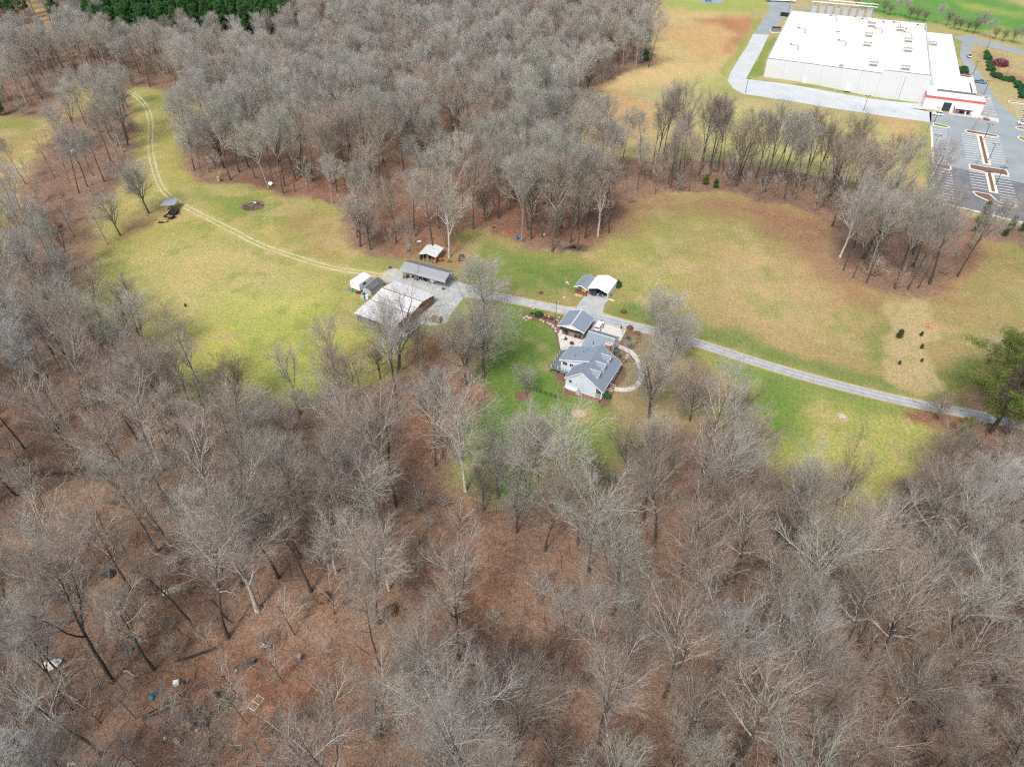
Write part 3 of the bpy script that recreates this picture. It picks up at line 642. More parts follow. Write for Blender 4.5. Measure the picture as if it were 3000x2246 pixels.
U = [(600, 232, 1, 'by the left edge of the roof, far one of two'), (548, 352, 1, 'by the left edge of the roof, near one of two'), (890, 322, 1, 'alone in the middle of the roof'), (1122, 480, 0, 'by the front edge left of the step'),
     (1353, 508, 0, 'right at the front edge beyond the step'), (1370, 378, 0, 'in the right column, nearest the front'), (1373, 308, 0, 'in the right column, second from the front'), (1090, 270, 0, 'in the centre column, dark grille, far of two'), (1078, 338, 0, 'in the centre column, dark grille, near of two'),
     (1153, 235, 1, 'just right of the centre column'), (1110, 200, 0, 'beneath the white tank at the back'), (1315, 228, 0, 'beside the long stain at the back'), (1362, 262, 1, 'in the right column, far end'), (830, 142, 1, 'small, at the back left of the roof'),
     (1007, 150, 1, 'small, on the far edge left of the tank'), (1057, 167, 1, 'square one left of the tank'), (1285, 190, 1, 'small, far edge right of the tank'), (1457, 210, 1, 'in the far right corner of the roof'), (895, 480, 2, 'tiny, on the front edge')]
for u, v, k, lb in U:
    p = G(3, u, v, 8.7); s = 1.0 if k < 2 else .5
    unit((p[0], p[1], 8.46), 2.3 * s, 1.7 * s, 2.3 * s, k % 2, 'beige rooftop air unit ' + lb)
p = G(3, 1555, 333, 4.8); unit((p[0], p[1], 4.62), 2.1, 1.6, 2.2, 0, 'beige rooftop air unit on the lower annex roof')
t = empty('storage_tank', (*G(3, 1115, 150, 9.5), 8.46), WA, 'white cylindrical tank lying at the back of the warehouse roof', 'tank')
mb = MB(); mb.tube((-2.6, 0, 1.4), (2.6, 0, 1.4), 1.0, whiteroof, n=12); mb.build('drum', t)
mb = MB(); mb.box(-1.8, 1.8, -.7, .7, 0, .6, greymetal); mb.build('cradle', t)
t = empty('pipe_rack', (*G(3, 880, 85, 6), 0), WA, 'grey steel pipe rack and equipment behind the warehouse', 'equipment')
for i in range(8):
    mb = MB(); x = -17 + i * 4.8; mb.box(x, x + 3.2, 8, 11, 0, 6.5 + (i % 3), lightgrey); mb.tube((x + 1.5, 9, 6), (x + 1.5, 9, 10), .35, greymetal); mb.build('plant_box', t)
mb = MB(); mb.box(-18, 22, 6.6, 7, 9, 9.4, trim); mb.box(-18, 22, 9.6, 10, 10, 10.4, trim)
for i in range(9): mb.box(-18 + 4.8 * i, -17.7 + 4.8 * i, 6.6, 7, 0, 9, greymetal)
mb.build('pipe_frame', t)
for u, v, sx, sy, lb in ((1190, 165, 3.5, 1.2, 'tan pipework cluster at the back of the warehouse roof'), (1370, 212, 2.4, 1.6, 'tan pipework cluster at the back right of the roof'), (925, 190, 3, .8, 'low pale pipes on the roof left of centre'), (870, 234, 1.8, 1.1, 'low round grey vent with stain in mid roof')):
    p = G(3, u, v, 8.6); t = empty('roof_pipework', (p[0], p[1], 8.46), WA, lb, 'pipework'); rr = random.Random(u)
    for q in range(7): m2 = MB(); x, y = rr.uniform(-sx, sx), rr.uniform(-sy, sy); m2.box(x, x + rr.uniform(.4, 1.6), y, y + .4, 0, rr.uniform(.4, 1.3), rr.choice([hvac, greymetal, trim])); m2.build('pipe_run', t)
# lean white sheds and yard at the very top of the photo
t = empty('farm_building', (*G('D', 1392, 0), 0), math.radians(-4), 'long low white-roofed building cut by the top edge, left of the service road', 'building')
mb = MB(); mb.box(-17, 9, 0, 14, 0, 3.2, trim); mb.build('wall', t); mb = MB(); mb.add([(-17.5, -.5, 3.2), (9.5, -.5, 3.2), (9.5, 7, 5), (-17.5, 7, 5), (9.5, 14.5, 3.2), (-17.5, 14.5, 3.2)], [(0, 1, 2, 3), (3, 2, 4, 5)], whiteroof); mb.build('roof', t)
t = empty('yard_building', (*G('D', 1500, 1), 0), math.radians(-6), 'white building with cluttered grey yard at the top edge, beside the service road', 'building')
mb = MB(); mb.box(-30, 4, 3, 16, 0, 3.5, trim); mb.build('wall', t); mb = MB(); mb.box(-30.4, 4.4, 2.6, 16.4, 3.5, 3.8, whiteroof); mb.build('roof', t)
sheet('equipment_yard', GR('k', [(1480, 0), (1460, 20), (1620, 45), (1700, 42), (1760, 0), (1700, -40), (1500, -40)]), asph_old, .06)
# ------------------------------------------------------------------ light poles of the car park
def light_pole():
    t = empty('light_pole', (0, 0, 0), 0, 'x', 'lamp post', 'light poles of the car park')
    mb = MB(); mb.tube((0, 0, 0), (0, 0, 7.6), .13, black, .09); mb.build('pole', t)
    mb = MB(); mb.tube((0, 0, 0), (0, 0, .75), .3, concrete, n=8); mb.build('base', t)
    mb = MB(); mb.box(-1.0, 1.0, -.05, .05, 7.55, 7.65, black); mb.box(-1.35, -.7, -.22, .22, 7.5, 7.68, black); mb.box(.7, 1.35, -.22, .22, 7.5, 7.68, black); mb.build('lamp_head', t)
    return t
lp0 = light_pole(); first = True
PL = [('P', 65, 925, 'beside the left kerb, at the dark new asphalt'), ('P', 55, 540, 'beside the left kerb, near a white box in the grass'), ('P', 115, 790, 'in the left island where old meets new asphalt'), ('P', 170, 1260, 'by the left bays at the bottom of the lot'),
      ('P', 975, 335, 'in the median, near its top end'), ('P', 1065, 700, 'in the median, in its middle'), ('P', 1195, 1140, 'in the lower median of the dark lot'), ('W', 255, 1070, 'on the grass island at the office front'), ('W', 2060, 570, 'in the bay island right of the office'),
      ('W', 1325, 465, 'among the bays by the office side'), ('W', 2080, 1140, 'beside the white car at the right edge'), (3, 1840, 550, 'on the bend past the annex bed'), (3, 1935, 375, 'by the far road beyond the annex'),
      (3, 203, 682, 'at the bend of the white gravel lane'), (3, 1053, 808, 'on the near side of the white gravel lane, mid length'), (3, 512, 95, 'by the dark container on the service road'), (3, 1700, 215, 'in front of the farm field behind the annex')]
for k, u, v, lb in PL:
    p = G(k, u, v); z = float(terrain(*p)); o = lp0 if first else clone(lp0, (0, 0, 0)); first = False
    o.location = (p[0], p[1], z); o.rotation_euler = (0, 0, WA + (0 if k != 3 else .4)); o['label'] = 'black car park lamp post ' + lb
# ------------------------------------------------------------------ vehicles
def vehicle(name, label, cat, loc, rz, L=4.7, Wd=1.85, Ht=1.7, paint_m=None, kind='suv', group=None):
    z = float(terrain(loc[0], loc[1])) + (.12 if len(loc) < 3 else loc[2])
    t = empty(name, (loc[0], loc[1], z), rz, label, cat, group); h = L / 2; w2 = Wd / 2
    # body: side profile (x forward), lofted with tumblehome
    if kind == 'suv':
        low = [(-h, .45), (-h + .02, .95), (-h + .1, 1.02), (h - 1.35, 1.02), (h - .25, .88), (h, .70), (h - .02, .40), (h - .4, .28), (-h + .3, .28)]
        cab = [(-h + .12, 1.02), (-h + .45, Ht - .08), (-h + .9, Ht), (.35, Ht - .02), (h - 1.35, 1.02)]
    elif kind == 'pickup':
        low = [(-h, .55), (-h + .02, 1.05), (-.6, 1.08), (h - 1.4, 1.12), (h - .2, 1.02), (h, .8), (h, .5), (h - .4, .4), (-h + .3, .4)]
        cab = [(-.75, 1.08), (-.55, Ht), (.9, Ht), (h - 1.45, 1.1)]
    else:
        low = [(-h, .45), (-h + .05, .85), (-h + .6, .95), (h - 1.3, .92), (h - .2, .76), (h, .62), (h, .38), (h - .4, .25), (-h + .3, .25)]
        cab = [(-h + .55, .94), (-h + 1.3, Ht), (.4, Ht), (h - 1.35, .92)]
    mb = MB(); n = len(low)
    vs = [(x, -w2, z) for x, z in low] + [(x, w2, z) for x, z in low]
    mid = [(x * .985, -w2 * .93, z) for x, z in low]
    mb.add(vs, [list(range(n)), list(range(2 * n - 1, n - 1, -1))] + [(i, n + i, n + (i + 1) % n, (i + 1) % n) for i in range(n)], paint_m)
    # roof skin over the cabin
    n = len(cab); ti = [w2 * .96 if z < 1.2 else w2 * .76 for x, z in cab]
    roof = [(x, z) for x, z in cab if z > 1.25]
    rv = [(x, -w2 * .77, z + .025) for x, z in roof] + [(x, w2 * .77, z + .025) for x, z in roof]; q = len(roof)
    for i in range(q - 1): mb.add([rv[i], rv[i + 1], rv[q + i + 1], rv[q + i], *[(a, b, c - .05) for a, b, c in (rv[i], rv[i + 1], rv[q + i + 1], rv[q + i])]], [(0, 1, 2, 3), (7, 6, 5, 4), (0, 3, 7, 4), (1, 2, 6, 5), (0, 1, 5, 4), (2, 3, 7, 6)], paint_m)
    for sgn in (-1, 1):
        for x, z in (cab[1], cab[-2]):
            xb = cab[0][0] if x < 0 else cab[-1][0]
            mb.tube((xb, sgn * w2 * .94, 1.02), (x, sgn * w2 * .77, z), .05, paint_m, n=4)
        mb.tube((-.1, sgn * w2 * .95, 1.02), (-.1, sgn * w2 * .78, Ht - .02), .05, paint_m, n=4)
    if kind == 'pickup': mb.box(-h + .12, -.85, -w2 + .12, w2 - .12, 1.081, 1.09, dark)
    body = mb.build('body', t)
    mod = body.modifiers.new('b', 'BEVEL'); mod.width = .05; mod.segments = 2; mod.limit_method = 'ANGLE'
    mb = MB(); vs = [(x, -a, z) for (x, z), a in zip(cab, ti)] + [(x, a, z) for (x, z), a in zip(cab, ti)]
    mb.add(vs, [list(range(n)), list(range(2 * n - 1, n - 1, -1))] + [(i, n + i, n + (i + 1) % n, (i + 1) % n) for i in range(n)], glass); mb.build('windows', t)
    for x in (-h + .9, h - .9):
        for sgn in (-1, 1):
            m2 = MB(); y0, y1 = sgn * (w2 - .22), sgn * (w2 + .02); m2.tube((x, y0, .34), (x, y1, .34), .34, tyrem, n=14); wt = m2.build('wheel', t)
            m2 = MB(); m2.tube((x, y1, .34), (x, y1 + sgn * .015, .34), .2, rimm, n=10); m2.build('rim', wt)
    for sgn in (-1, 1):
        m2 = MB(); m2.box(h - .06, h + .015, sgn * w2 * .8 - .2, sgn * w2 * .8 + .2, .62, .78, trim); m2.build('headlight', t)
        m2 = MB(); m2.box(-h - .015, -h + .03, sgn * w2 * .85 - .14, sgn * w2 * .85 + .14, .7, .95, redm); m2.build('tail_light', t)
    return t
wpaint = mat('white_car_paint', (.75, .76, .77), .25, .02, spec=.6); spaint = mat('silver_car_paint', (.55, .57, .58), .3, .03, spec=.6, metal=.2)
bpaint = mat('blue_car_paint', (.10, .22, .32), .3, .05, spec=.6); dpaint = mat('dark_car_paint', (.03, .035, .045), .25, .05, spec=.6)
p = G(1, 768, 682); vehicle('parked_car', 'white car with black glass roof on the concrete pad beside the house', 'car', p, math.radians(66), 4.5, 1.85, 1.55, wpaint, 'suv')
mbr = MB()
vehicle('parked_car', 'silver white SUV in front of the office windows of the warehouse', 'car', G('W', 335, 868), WA + math.pi, 4.7, 1.9, 1.75, wpaint, 'suv')
vehicle('pickup_truck', 'blue pickup truck beside the annex, first bay by the office', 'pickup truck', G('W', 1265, 180), WA, 6.0, 2.0, 1.9, bpaint, 'pickup')
vehicle('parked_car', 'white car cut by the right edge, beside a kerbed island', 'car', G('W', 2190, 1075), WA + math.pi, 4.8, 1.9, 1.6, wpaint, 'suv')
vehicle('pickup_truck', 'white pickup truck on the road behind the annex grass', 'pickup truck', G(3, 1815, 412), WA + math.radians(95), 5.6, 2.0, 1.85, wpaint, 'pickup')
vehicle('parked_car', 'dark car at the left under the white carport', 'car', G(1, 730, 290), math.radians(62), 4.6, 1.8, 1.45, dpaint, 'sedan')
vehicle('parked_car', 'blue car at the right under the white carport', 'car', G(1, 815, 300), math.radians(242), 4.6, 1.8, 1.45, mat('deep_blue_car', (.02, .04, .12), .25, .05, spec=.6), 'sedan')
vehicle('parked_car', 'small dark vehicle parked in the yard at the very top edge', 'car', G('k', 1565, 18), 0, 4.6, 1.8, 1.5, bpaint, 'suv')
t = empty('lorry', (*G(3, 440, 15), 0), math.radians(-8), 'white lorry trailer loaded with equipment, at the top edge behind the warehouse', 'lorry')
mb = MB(); mb.box(-9, 9, -1.3, 1.3, 1.1, 1.5, trim); mb.build('flatbed', t)
for i in range(5): mb = MB(); mb.box(-8.4 + i * 3, -6 + i * 3, -1.1, 1.1, 1.5, 2.4 + (i % 3) * .5, trim if i % 2 else lightgrey); mb.build('cargo', t)
mb = MB(); mb.box(9.2, 11.6, -1.2, 1.2, .8, 3.2, trim); mb.build('cab', t)
for x in (-7, -5.8, 6.5, 10.5):
    for s_ in (-1, 1): mb = MB(); mb.tube((x, s_ * 1.0, .5), (x, s_ * 1.35, .5), .5, tyrem, n=12); mb.build('wheel', t)
t = empty('waste_container', (*G(3, 490, 118), 0), WA, 'dark blue open container beside the service road behind the warehouse', 'container')
mb = MB(); mb.box(-3, 3, -1.2, 1.2, .2, .3, black); mb.box(-3, 3, -1.2, -1.1, .3, 2, black); mb.box(-3, 3, 1.1, 1.2, .3, 2, black); mb.box(-3, -2.9, -1.1, 1.1, .3, 2, black); mb.box(2.9, 3, -1.1, 1.1, .3, 2, black); mb.build('box', t)
for s_ in (-1, 1):
    for x in (-2, -1, 0, 1, 2): mb = MB(); mb.box(x, x + .12, s_ * 1.21, s_ * 1.3, .3, 2, dark); mb.build('rib', t)
t = empty('waste_container', (*G(3, 425, 228), 0), WA + .3, 'grey skip on an orange pad at the left side of the warehouse', 'container')
mb = MB(); mb.box(-2.6, 2.6, -1.4, 1.4, 0, 2.2, greydark); mb.build('box', t); mb = MB(); mb.box(-2.4, 2.4, -1.2, 1.2, 2.2, 2.5, black); mb.build('lid', t)
sheet('container_pad', [(G(3, 425, 228)[0] + a, G(3, 425, 228)[1] + b) for a, b in ((-4, -4), (4, -4), (5, 3), (-3, 4))], concrete, .06)
# ------------------------------------------------------------------ house
HR = math.radians(-27.4)
HO = (16.98, 133.22)                                    # below the near end of the main ridge
hs = empty('house', (*HO, 0), HR, 'pale blue house with grey shingle roofs, three front dormers and a brick chimney', 'house')
def gable(par, x0, xr, x1, y0, y1, zl, zr, z1, rm, over=.35, t=.14, name='roof', fascia=trim, capw=True):
    """two roof slabs with ridge along y at x=xr; eaves at x0 (height zl) and x1 (height z1)"""
    mb = MB()
    mb.slab([(x0, y0 - over, zl), (xr, y0 - over, zr), (xr, y1 + over, zr), (x0, y1 + over, zl)], t, rm)
    mb.slab([(xr, y0 - over, zr), (x1, y0 - over, z1), (x1, y1 + over, z1), (xr, y1 + over, zr)], t, rm)
    r = mb.build(name, par)
    m2 = MB()
    for yy in (y0 - over - .05, y1 + over + .001):
        for (xa, za), (xb, zb) in (((x0, zl), (xr, zr)), ((xr, zr), (x1, z1))):
            m2.extr([(xa, yy, za + .03), (xb, yy, zb + .03), (xb, yy, zb - .24), (xa, yy, za - .24)], (0, .05, 0), fascia)
    m2.box(x0 - .06, x0 - .001, y0 - over, y1 + over, zl - .2, zl + .02, fascia); m2.box(x1 + .001, x1 + .06, y0 - over, y1 + over, z1 - .2, z1 + .02, fascia)
    m2.build('fascia', r)
    if capw: m3 = MB(); m3.box(xr - .11, xr + .11, y0 - over, y1 + over, zr - .02, zr + .035, fascia if capw == 2 else rm); m3.build('ridge_cap', r)
    return r
main = gable(hs, -4.4, 0, 5.75, 0, 12.4, 3.75, 7.0, 3.0, shingle)
# walls with gable ends (porch under the front slope)
zl, zr_, z1 = 3.7, 6.85, 3.0
def gwall(y, th=.15):
    return [(-4.1, y, .5), (3.9, y, .5), (3.9, y, 4.2), (0, y, zr_), (-4.1, y, 3.82)]
mb = MB(); mb.extr(gwall(0), (0, .15, 0), siding); mb.extr(gwall(12.1), (0, .15, 0), siding); mb.box(3.75, 3.9, .16, 12.09, .5, 4.1, siding); mb.box(-4.1, -3.95, .16, 12.09, .5, 3.75, siding)
mb.build('wall', hs)
mb = MB(); mb.box(-4.15, 3.95, -.04, 12.3, -.1, .498, brick); mb.box(3.96, 5.5, -.02, 12.2, -.1, .45, brick); mb.build('foundation', hs)
mb = MB(); mb.box(3.92, 5.55, 0, 12.2, .452, .56, deckm); mb.build('porch_floor', hs)
for y in (.1, 3.1, 6.1, 9.1, 12.0):
    mb = MB(); mb.box(5.3, 5.46, y - .08, y + .08, .56, 3.0, trim); mb.build('porch_post', hs)
def rail(par, pts, z0, h=.95, m=trim, name='railing', step=.16):
    mb = MB()
    for (ax, ay), (bx, by) in zip(pts[:-1], pts[1:]):
        mb.tube((ax, ay, z0 + h), (bx, by, z0 + h), .035, m, n=4); mb.tube((ax, ay, z0 + .12), (bx, by, z0 + .12), .03, m, n=4)
        n = int(math.hypot(bx - ax, by - ay) / step)
        for i in range(n + 1): t_ = i / max(n, 1); mb.tube((ax + (bx - ax) * t_, ay + (by - ay) * t_, z0 + .1), (ax + (bx - ax) * t_, ay + (by - ay) * t_, z0 + h), .014, m, n=3)
    return mb.build(name, par)
rail(hs, [(4.0, .15), (5.38, .15), (5.38, 3.0)], .56); rail(hs, [(5.38, 3.2), (5.38, 4.0), (6.9, 4.0)], .4); rail(hs, [(6.9, 5.6), (5.38, 5.6), (5.38, 12.0)], .45)
for i in range(3): mb = MB(); mb.box(5.56 + i * .35, 5.9 + i * .35, 4.1, 5.5, -.05, .42 - i * .14, brick); mb.build('step', hs)
def window(par, c, ax, wd, ht, out, panem=glass, mull=1, name='window'):
    """a framed window; ax 'x' lies along x facing out in y, or 'y' along y facing out in x"""
    x, y, z = c; mb = MB(); e = .09
    def bx(a0, a1, b0, b1, z0, z1, m, tgt):
        if ax == 'x': tgt.box(x + a0, x + a1, min(y + out * b0, y + out * b1), max(y + out * b0, y + out * b1), z0, z1, m)
        else: tgt.box(min(x + out * b0, x + out * b1), max(x + out * b0, x + out * b1), y + a0, y + a1, z0, z1, m)
    h2 = ht / 2; w2 = wd / 2
    bx(-w2 - e, w2 + e, .005, .06, z + h2, z + h2 + e, trim, mb); bx(-w2 - e, w2 + e, .005, .07, z - h2 - e, z - h2, trim, mb)
    bx(-w2 - e, -w2, .005, .06, z - h2 + .001, z + h2 - .001, trim, mb); bx(w2, w2 + e, .005, .06, z - h2 + .001, z + h2 - .001, trim, mb)
    if mull: bx(-.03, .03, .03, .055, z - h2 + .001, z + h2 - .001, trim, mb)
    bx(-w2 + .01, w2 - .01, .03, .05, z - .02, z + .02, trim, mb) if not mull else None
    fr = mb.build(name, par)
    m2 = MB(); bx(-w2, w2, .006, .028, z - h2, z + h2, panem, m2); m2.build('pane', fr); return fr
window(hs, (-.25, 0, 5.25), 'x', .75, 1.05, -1, blind, 1); window(hs, (-2.9, 0, 3.0), 'x', .85, .95, -1, glass, 0); window(hs, (-1.1, 0, 2.55), 'x', .75, 1.25, -1, blind, 1)
mb = MB(); mb.box(-4.12, 3.92, -.03, -.005, .5, .62, trim); mb.box(-4.14, -4.02, -.035, -.006, .63, 3.7, trim); mb.box(3.82, 3.93, -.035, -.006, .63, 4.1, trim); mb.build('corner_trim', hs)
# rear two-storey wing with low roof and deck door side
mb = MB()
mb.extr([(-7.7, 5.0, .3), (-.4, 5.0, .3), (-.4, 5.0, 6.6), (-7.7, 5.0, 4.6)], (0, .15, 0), siding)
mb.extr([(-7.7, 10.5, .3), (-.4, 10.5, .3), (-.4, 10.5, 6.6), (-7.7, 10.5, 4.6)], (0, .15, 0), siding)
mb.box(-7.7, -7.55, 5.16, 10.49, .3, 4.6, siding); mb.build('wing_wall', hs)
mb = MB(); mb.slab([(-8.1, 4.6, 4.62), (.0, 4.6, 7.06), (.0, 11.0, 7.06), (-8.1, 11.0, 4.62)], .14, shingle); wr = mb.build('wing_roof', hs)
mb = MB(); mb.extr([(-8.13, 4.55, 4.64), (-.05, 4.55, 7.05), (-.05, 4.55, 6.82), (-8.13, 4.55, 4.38)], (0, .05, 0), trim); mb.box(-8.18, -8.12, 4.6, 11.0, 4.38, 4.62, trim); mb.build('fascia', wr)
mb = MB(); mb.box(-7.75, -7.64, 4.96, 5.0, .4, 4.5, trim); mb.box(-7.6, -4.2, 4.95, 4.99, 4.35, 4.5, trim); mb.build('corner_trim', hs)
window(hs, (-6.65, 5.0, 3.65), 'x', 1.2, 1.05, -1, glass, 1); window(hs, (-4.85, 5.0, 3.7), 'x', 1.0, 1.05, -1, glass, 1)
for (x, y) in ((-3.3, 8.6), (-2.6, 9.6), (-4.6, 6.6)):
    zz = 4.62 + (x + 8.1) / 8.1 * 2.44; mb = MB(); mb.tube((x, y, zz - .05), (x, y, zz + .35), .09, dark, n=6); mb.build('vent_pipe', hs)
# dormers
for yc in (2.8, 6.3, 9.8):
    x0 = 3.4; zb = 7.0 - 4 * x0 / 5.75; zt = zb + 1.0; zp = zt + .75; xr = (7.0 - zp) / 4 * 5.75
    mb = MB(); x_e = (7.0 - zt) / 4 * 5.75
    for s_ in (-1, 1):
        q = [(x0 + .25, yc + s_ * .95, zt - .05), (x0 + .25, yc, zp), (xr - .05, yc, zp), (x_e - .05, yc + s_ * .95, zt - .05)]
        mb.slab(q, .09, shingle)
    dr = mb.build('dormer', hs)
    m2 = MB(); m2.extr([(x0, yc - .75, zb - .2), (x0, yc + .75, zb - .2), (x0, yc + .75, zt), (x0, yc, zp - .12), (x0, yc - .75, zt)], (-.12, 0, 0), trim)
    for s_ in (-1, 1): m2.extr([(x0 - .13, yc + s_ * .75, zb - .2), (x0 - .13, yc + s_ * .75, zt - .08), (x_e, yc + s_ * .75, zt - .08)], (0, -s_ * .08, 0), siding)
    m2.build('dormer_wall', dr)
    m3 = MB(); m3.box(x0 + .005, x0 + .03, yc - .35, yc + .35, zb + .1, zt - .02, blind); m3.build('window', dr)
    m4 = MB(); m4.box(xr - .05, x0 + .25, yc - .05, yc + .05, zp + .002, zp + .05, trim)
    for s_ in (-1, 1): m4.extr([(x0 + .26, yc + s_ * .98, zt - .08), (x0 + .26, yc, zp + .03), (x0 + .26, yc, zp - .17), (x0 + .26, yc + s_ * .98, zt - .26)], (.05, 0, 0), trim)
    m4.build('fascia', dr)
# garage wing behind, ridge across
GX0, GX1, GY0, GYR, GY1 = -6.3, 1.2, 14.9, 18.9, 22.9
mb = MB(); mb.extr([(GX0 + .3, GY0, 0), (GX0 + .3, GY1, 0), (GX0 + .3, GY1, 2.8), (GX0 + .3, GYR, 4.85), (GX0 + .3, GY0, 2.8)], (.15, 0, 0), siding)
mb.extr([(GX1 - .3, GY0, 0), (GX1 - .3, GY1, 0), (GX1 - .3, GY1, 2.8), (GX1 - .3, GYR, 4.85), (GX1 - .3, GY0, 2.8)], (-.15, 0, 0), trim)
mb.box(GX0 + .46, GX1 - .46, GY0, GY0 + .15, 0, 2.75, siding); mb.box(GX0 + .46, GX1 - .46, GY1 - .15, GY1, 0, 2.75, siding); mb.build('garage_wall', hs)
mb = MB(); mb.box(-3.4, .35, 12.26, GY0 - .01, 0, 3.1, siding); mb.slab([(-3.6, 12.7, 3.3), (.4, 12.7, 3.3), (.4, GY0 + .1, 2.95), (-3.6, GY0 + .1, 2.95)], .12, shingle); mb.build('link_passage', hs)
mb = MB(); mb.slab([(GX0, GY0 - .45, 2.62), (GX1, GY0 - .45, 2.62), (GX1, GYR, 5.05), (GX0, GYR, 5.05)], .13, shingle); mb.slab([(GX0, GYR, 5.05), (GX1, GYR, 5.05), (GX1, GY1 + .4, 2.7), (GX0, GY1 + .4, 2.7)], .13, shingle); gr_ = mb.build('garage_roof', hs)
mb = MB(); mb.extr([(GX1 + .02, GY0 - .45, 2.65), (GX1 + .02, GYR, 5.09), (GX1 + .02, GY1 + .4, 2.73), (GX1 + .02, GY1 + .4, 2.45), (GX1 + .02, GYR, 4.81), (GX1 + .02, GY0 - .45, 2.37)], (.06, 0, 0), trim); mb.box(GX0, GX1, GYR - .08, GYR + .08, 5.03, 5.09, trim); mb.box(GX0, GX1, GY0 - .51, GY0 - .46, 2.42, 2.62, trim); mb.build('fascia', gr_)
window(hs, (GX1 - .3, 17.0, 1.7), 'y', .9, 1.5, 1, glass, 1); window(hs, (GX1 - .3, 20.4, 1.7), 'y', .9, 1.5, 1, glass, 1)
mb = MB(); mb.tube((-3.6, 16.0, 3.2), (-3.6, 16.0, 4.5), .08, black); mb.build('vent_pipe', hs)
mb = MB(); mb.box(.85, 2.15, 12.75, 13.85, 0, 7.25, brick); ch = mb.build('chimney', hs)
mb = MB(); mb.box(.75, 2.25, 12.65, 13.95, 7.25, 7.36, concrete); mb.box(1.05, 1.35, 13.1, 13.4, 7.36, 7.6, brick); mb.box(1.6, 1.9, 13.1, 13.4, 7.36, 7.6, brick); mb.build('chimney_cap', ch)
# deck
mb = MB(); dk = [(-10.3, 4.4), (-4.5, 4.4), (-4.5, 4.98), (-7.72, 4.98), (-7.72, 10.7), (-4.2, 10.7), (-4.2, 13.6), (-9.6, 13.9), (-10.8, 12.0)]
mb.slab([(x, y, 1.35) for x, y in dk], .22, deckm); dkk = mb.build('deck', hs)
for i in range(7):
    x = -10.2 + i * .35
    mb = MB(); mb.box(x, x + .31, 4.5, 12.0, 1.352, 1.375, deckm); mb.build('board', dkk)
for i, (x, y) in enumerate([(-10.2, 4.5), (-8.3, 4.5), (-6.4, 4.5), (-4.7, 4.5), (-10.3, 6.0), (-10.4, 7.5), (-10.5, 9.0), (-10.6, 10.5), (-10.7, 11.9), (-9.6, 13.7)]):
    mb = MB(); mb.box(x - .06, x + .06, y - .06, y + .06, 1.38, 2.45, trim); mb.build('post', dkk)
    mb = MB(); mb.box(x - .07, x + .07, y - .07, y + .07, 0, 1.12, dark); mb.build('leg', dkk)
rail(dkk, [(-4.7, 4.5), (-10.2, 4.5), (-10.7, 11.9), (-9.6, 13.7)], 1.38, .95, mat('thin_dark_rail', (.12, .13, .14), .5), 'railing', .3)
rail(hs, [(-4.3, -.6), (-4.3, .4)], .2, .8)
# things against the near wall
t = empty('propane_tank', (*G(1, 468, 1372), 0), HR, 'white propane tank lying against the near wall of the house', 'gas tank')
mb = MB(); mb.tube((-1.25, 0, .75), (1.25, 0, .75), .5, trim, n=14); mb.blob((-1.25, 0, .75), (.35, .5, .5), trim, rough=0); mb.blob((1.25, 0, .75), (.35, .5, .5), trim, rough=0); mb.build('drum', t)
mb = MB(); mb.box(-.9, .9, -.3, .3, 0, .3, greymetal); mb.build('cradle', t); mb = MB(); mb.tube((0, 0, 1.24), (0, 0, 1.38), .16, lightgrey); mb.build('valve_cap', t)
t = empty('air_conditioner', (*G(1, 546, 1400), 0), HR, 'grey air conditioner with a fan on top, right of the propane tank', 'air conditioner')
mb = MB(); mb.box(-.5, .5, -.5, .5, .1, 1.05, lightgrey); mb.build('casing', t); mb = MB(); mb.tube((0, 0, 1.05), (0, 0, 1.1), .36, dark, n=14); mb.build('fan', t); mb = MB(); mb.box(-.6, .6, -.6, .6, 0, .09, concrete); mb.build('pad', t)
# ------------------------------------------------------------------ pavilion by the patio
PR = math.radians(-25.5)
pv = empty('pavilion', (15.85, 157.0, 0), PR, 'open-sided pavilion with grey shingle gable roof beside the patio', 'pavilion')
gable(pv, -3.9, 0, 3.9, 0, 7.6, 2.75, 4.15, 2.75, shingle, .3, .14, capw=2)
for x in (-3.5, 0, 3.5):
    for y in (.1, 7.4):
        if x == 0 and y < 1: continue
        mb = MB(); mb.box(x - .09, x + .09, y - .09, y + .09, .1, 2.8 if x else 3.9, woodm); mb.build('post', pv)
mb = MB(); mb.box(-3.6, 3.6, 0.2, 7.5, .06, .14, mat('pavilion_slab', (.30, .28, .26), .9)); mb.build('floor', pv)
mb = MB(); mb.extr([(-3.6, 7.45, 2.7), (3.6, 7.45, 2.7), (0, 7.45, 3.95)], (0, .1, 0), siding); mb.extr([(-3.8, -.1, 2.72), (3.8, -.1, 2.72), (0, -.1, 4.0)], (0, .1, 0), trim); mb.build('gable_board', pv)
rail(pv, [(-3.5, .1), (3.5, .1)], .15, .9, woodm, 'railing'); rail(pv, [(3.5, .1), (3.5, 7.4)], .15, .9, woodm, 'railing')
def patio_set(k, u, v, rz, m, name, label, cat, z=.14):
    t = empty(name, (*G(k, u, v), z), rz, label, cat)
    if name == 'patio_table':
        mb = MB(); mb.tube((0, 0, .7), (0, 0, .76), .6, m, n=14); mb.build('table_top', t); mb = MB(); mb.tube((0, 0, 0), (0, 0, .7), .06, m); mb.build('stem', t)
    else:
        mb = MB(); mb.box(-.32, .32, -.3, .3, .36, .46, m); mb.build('seat', t); mb = MB(); mb.box(-.32, .32, .26, .34, .461, .95, m); mb.build('backrest', t)
        for a in (-.3, .3):
            mb = MB(); mb.box(a - .03, a + .03, -.28, .24, .6, .66, m); mb.build('armrest', t)
            for b in (-.26, .24): mb = MB(); mb.box(a - .03, a + .03, b - .03, b + .03, 0, .359, m); mb.build('leg', t)
    return t
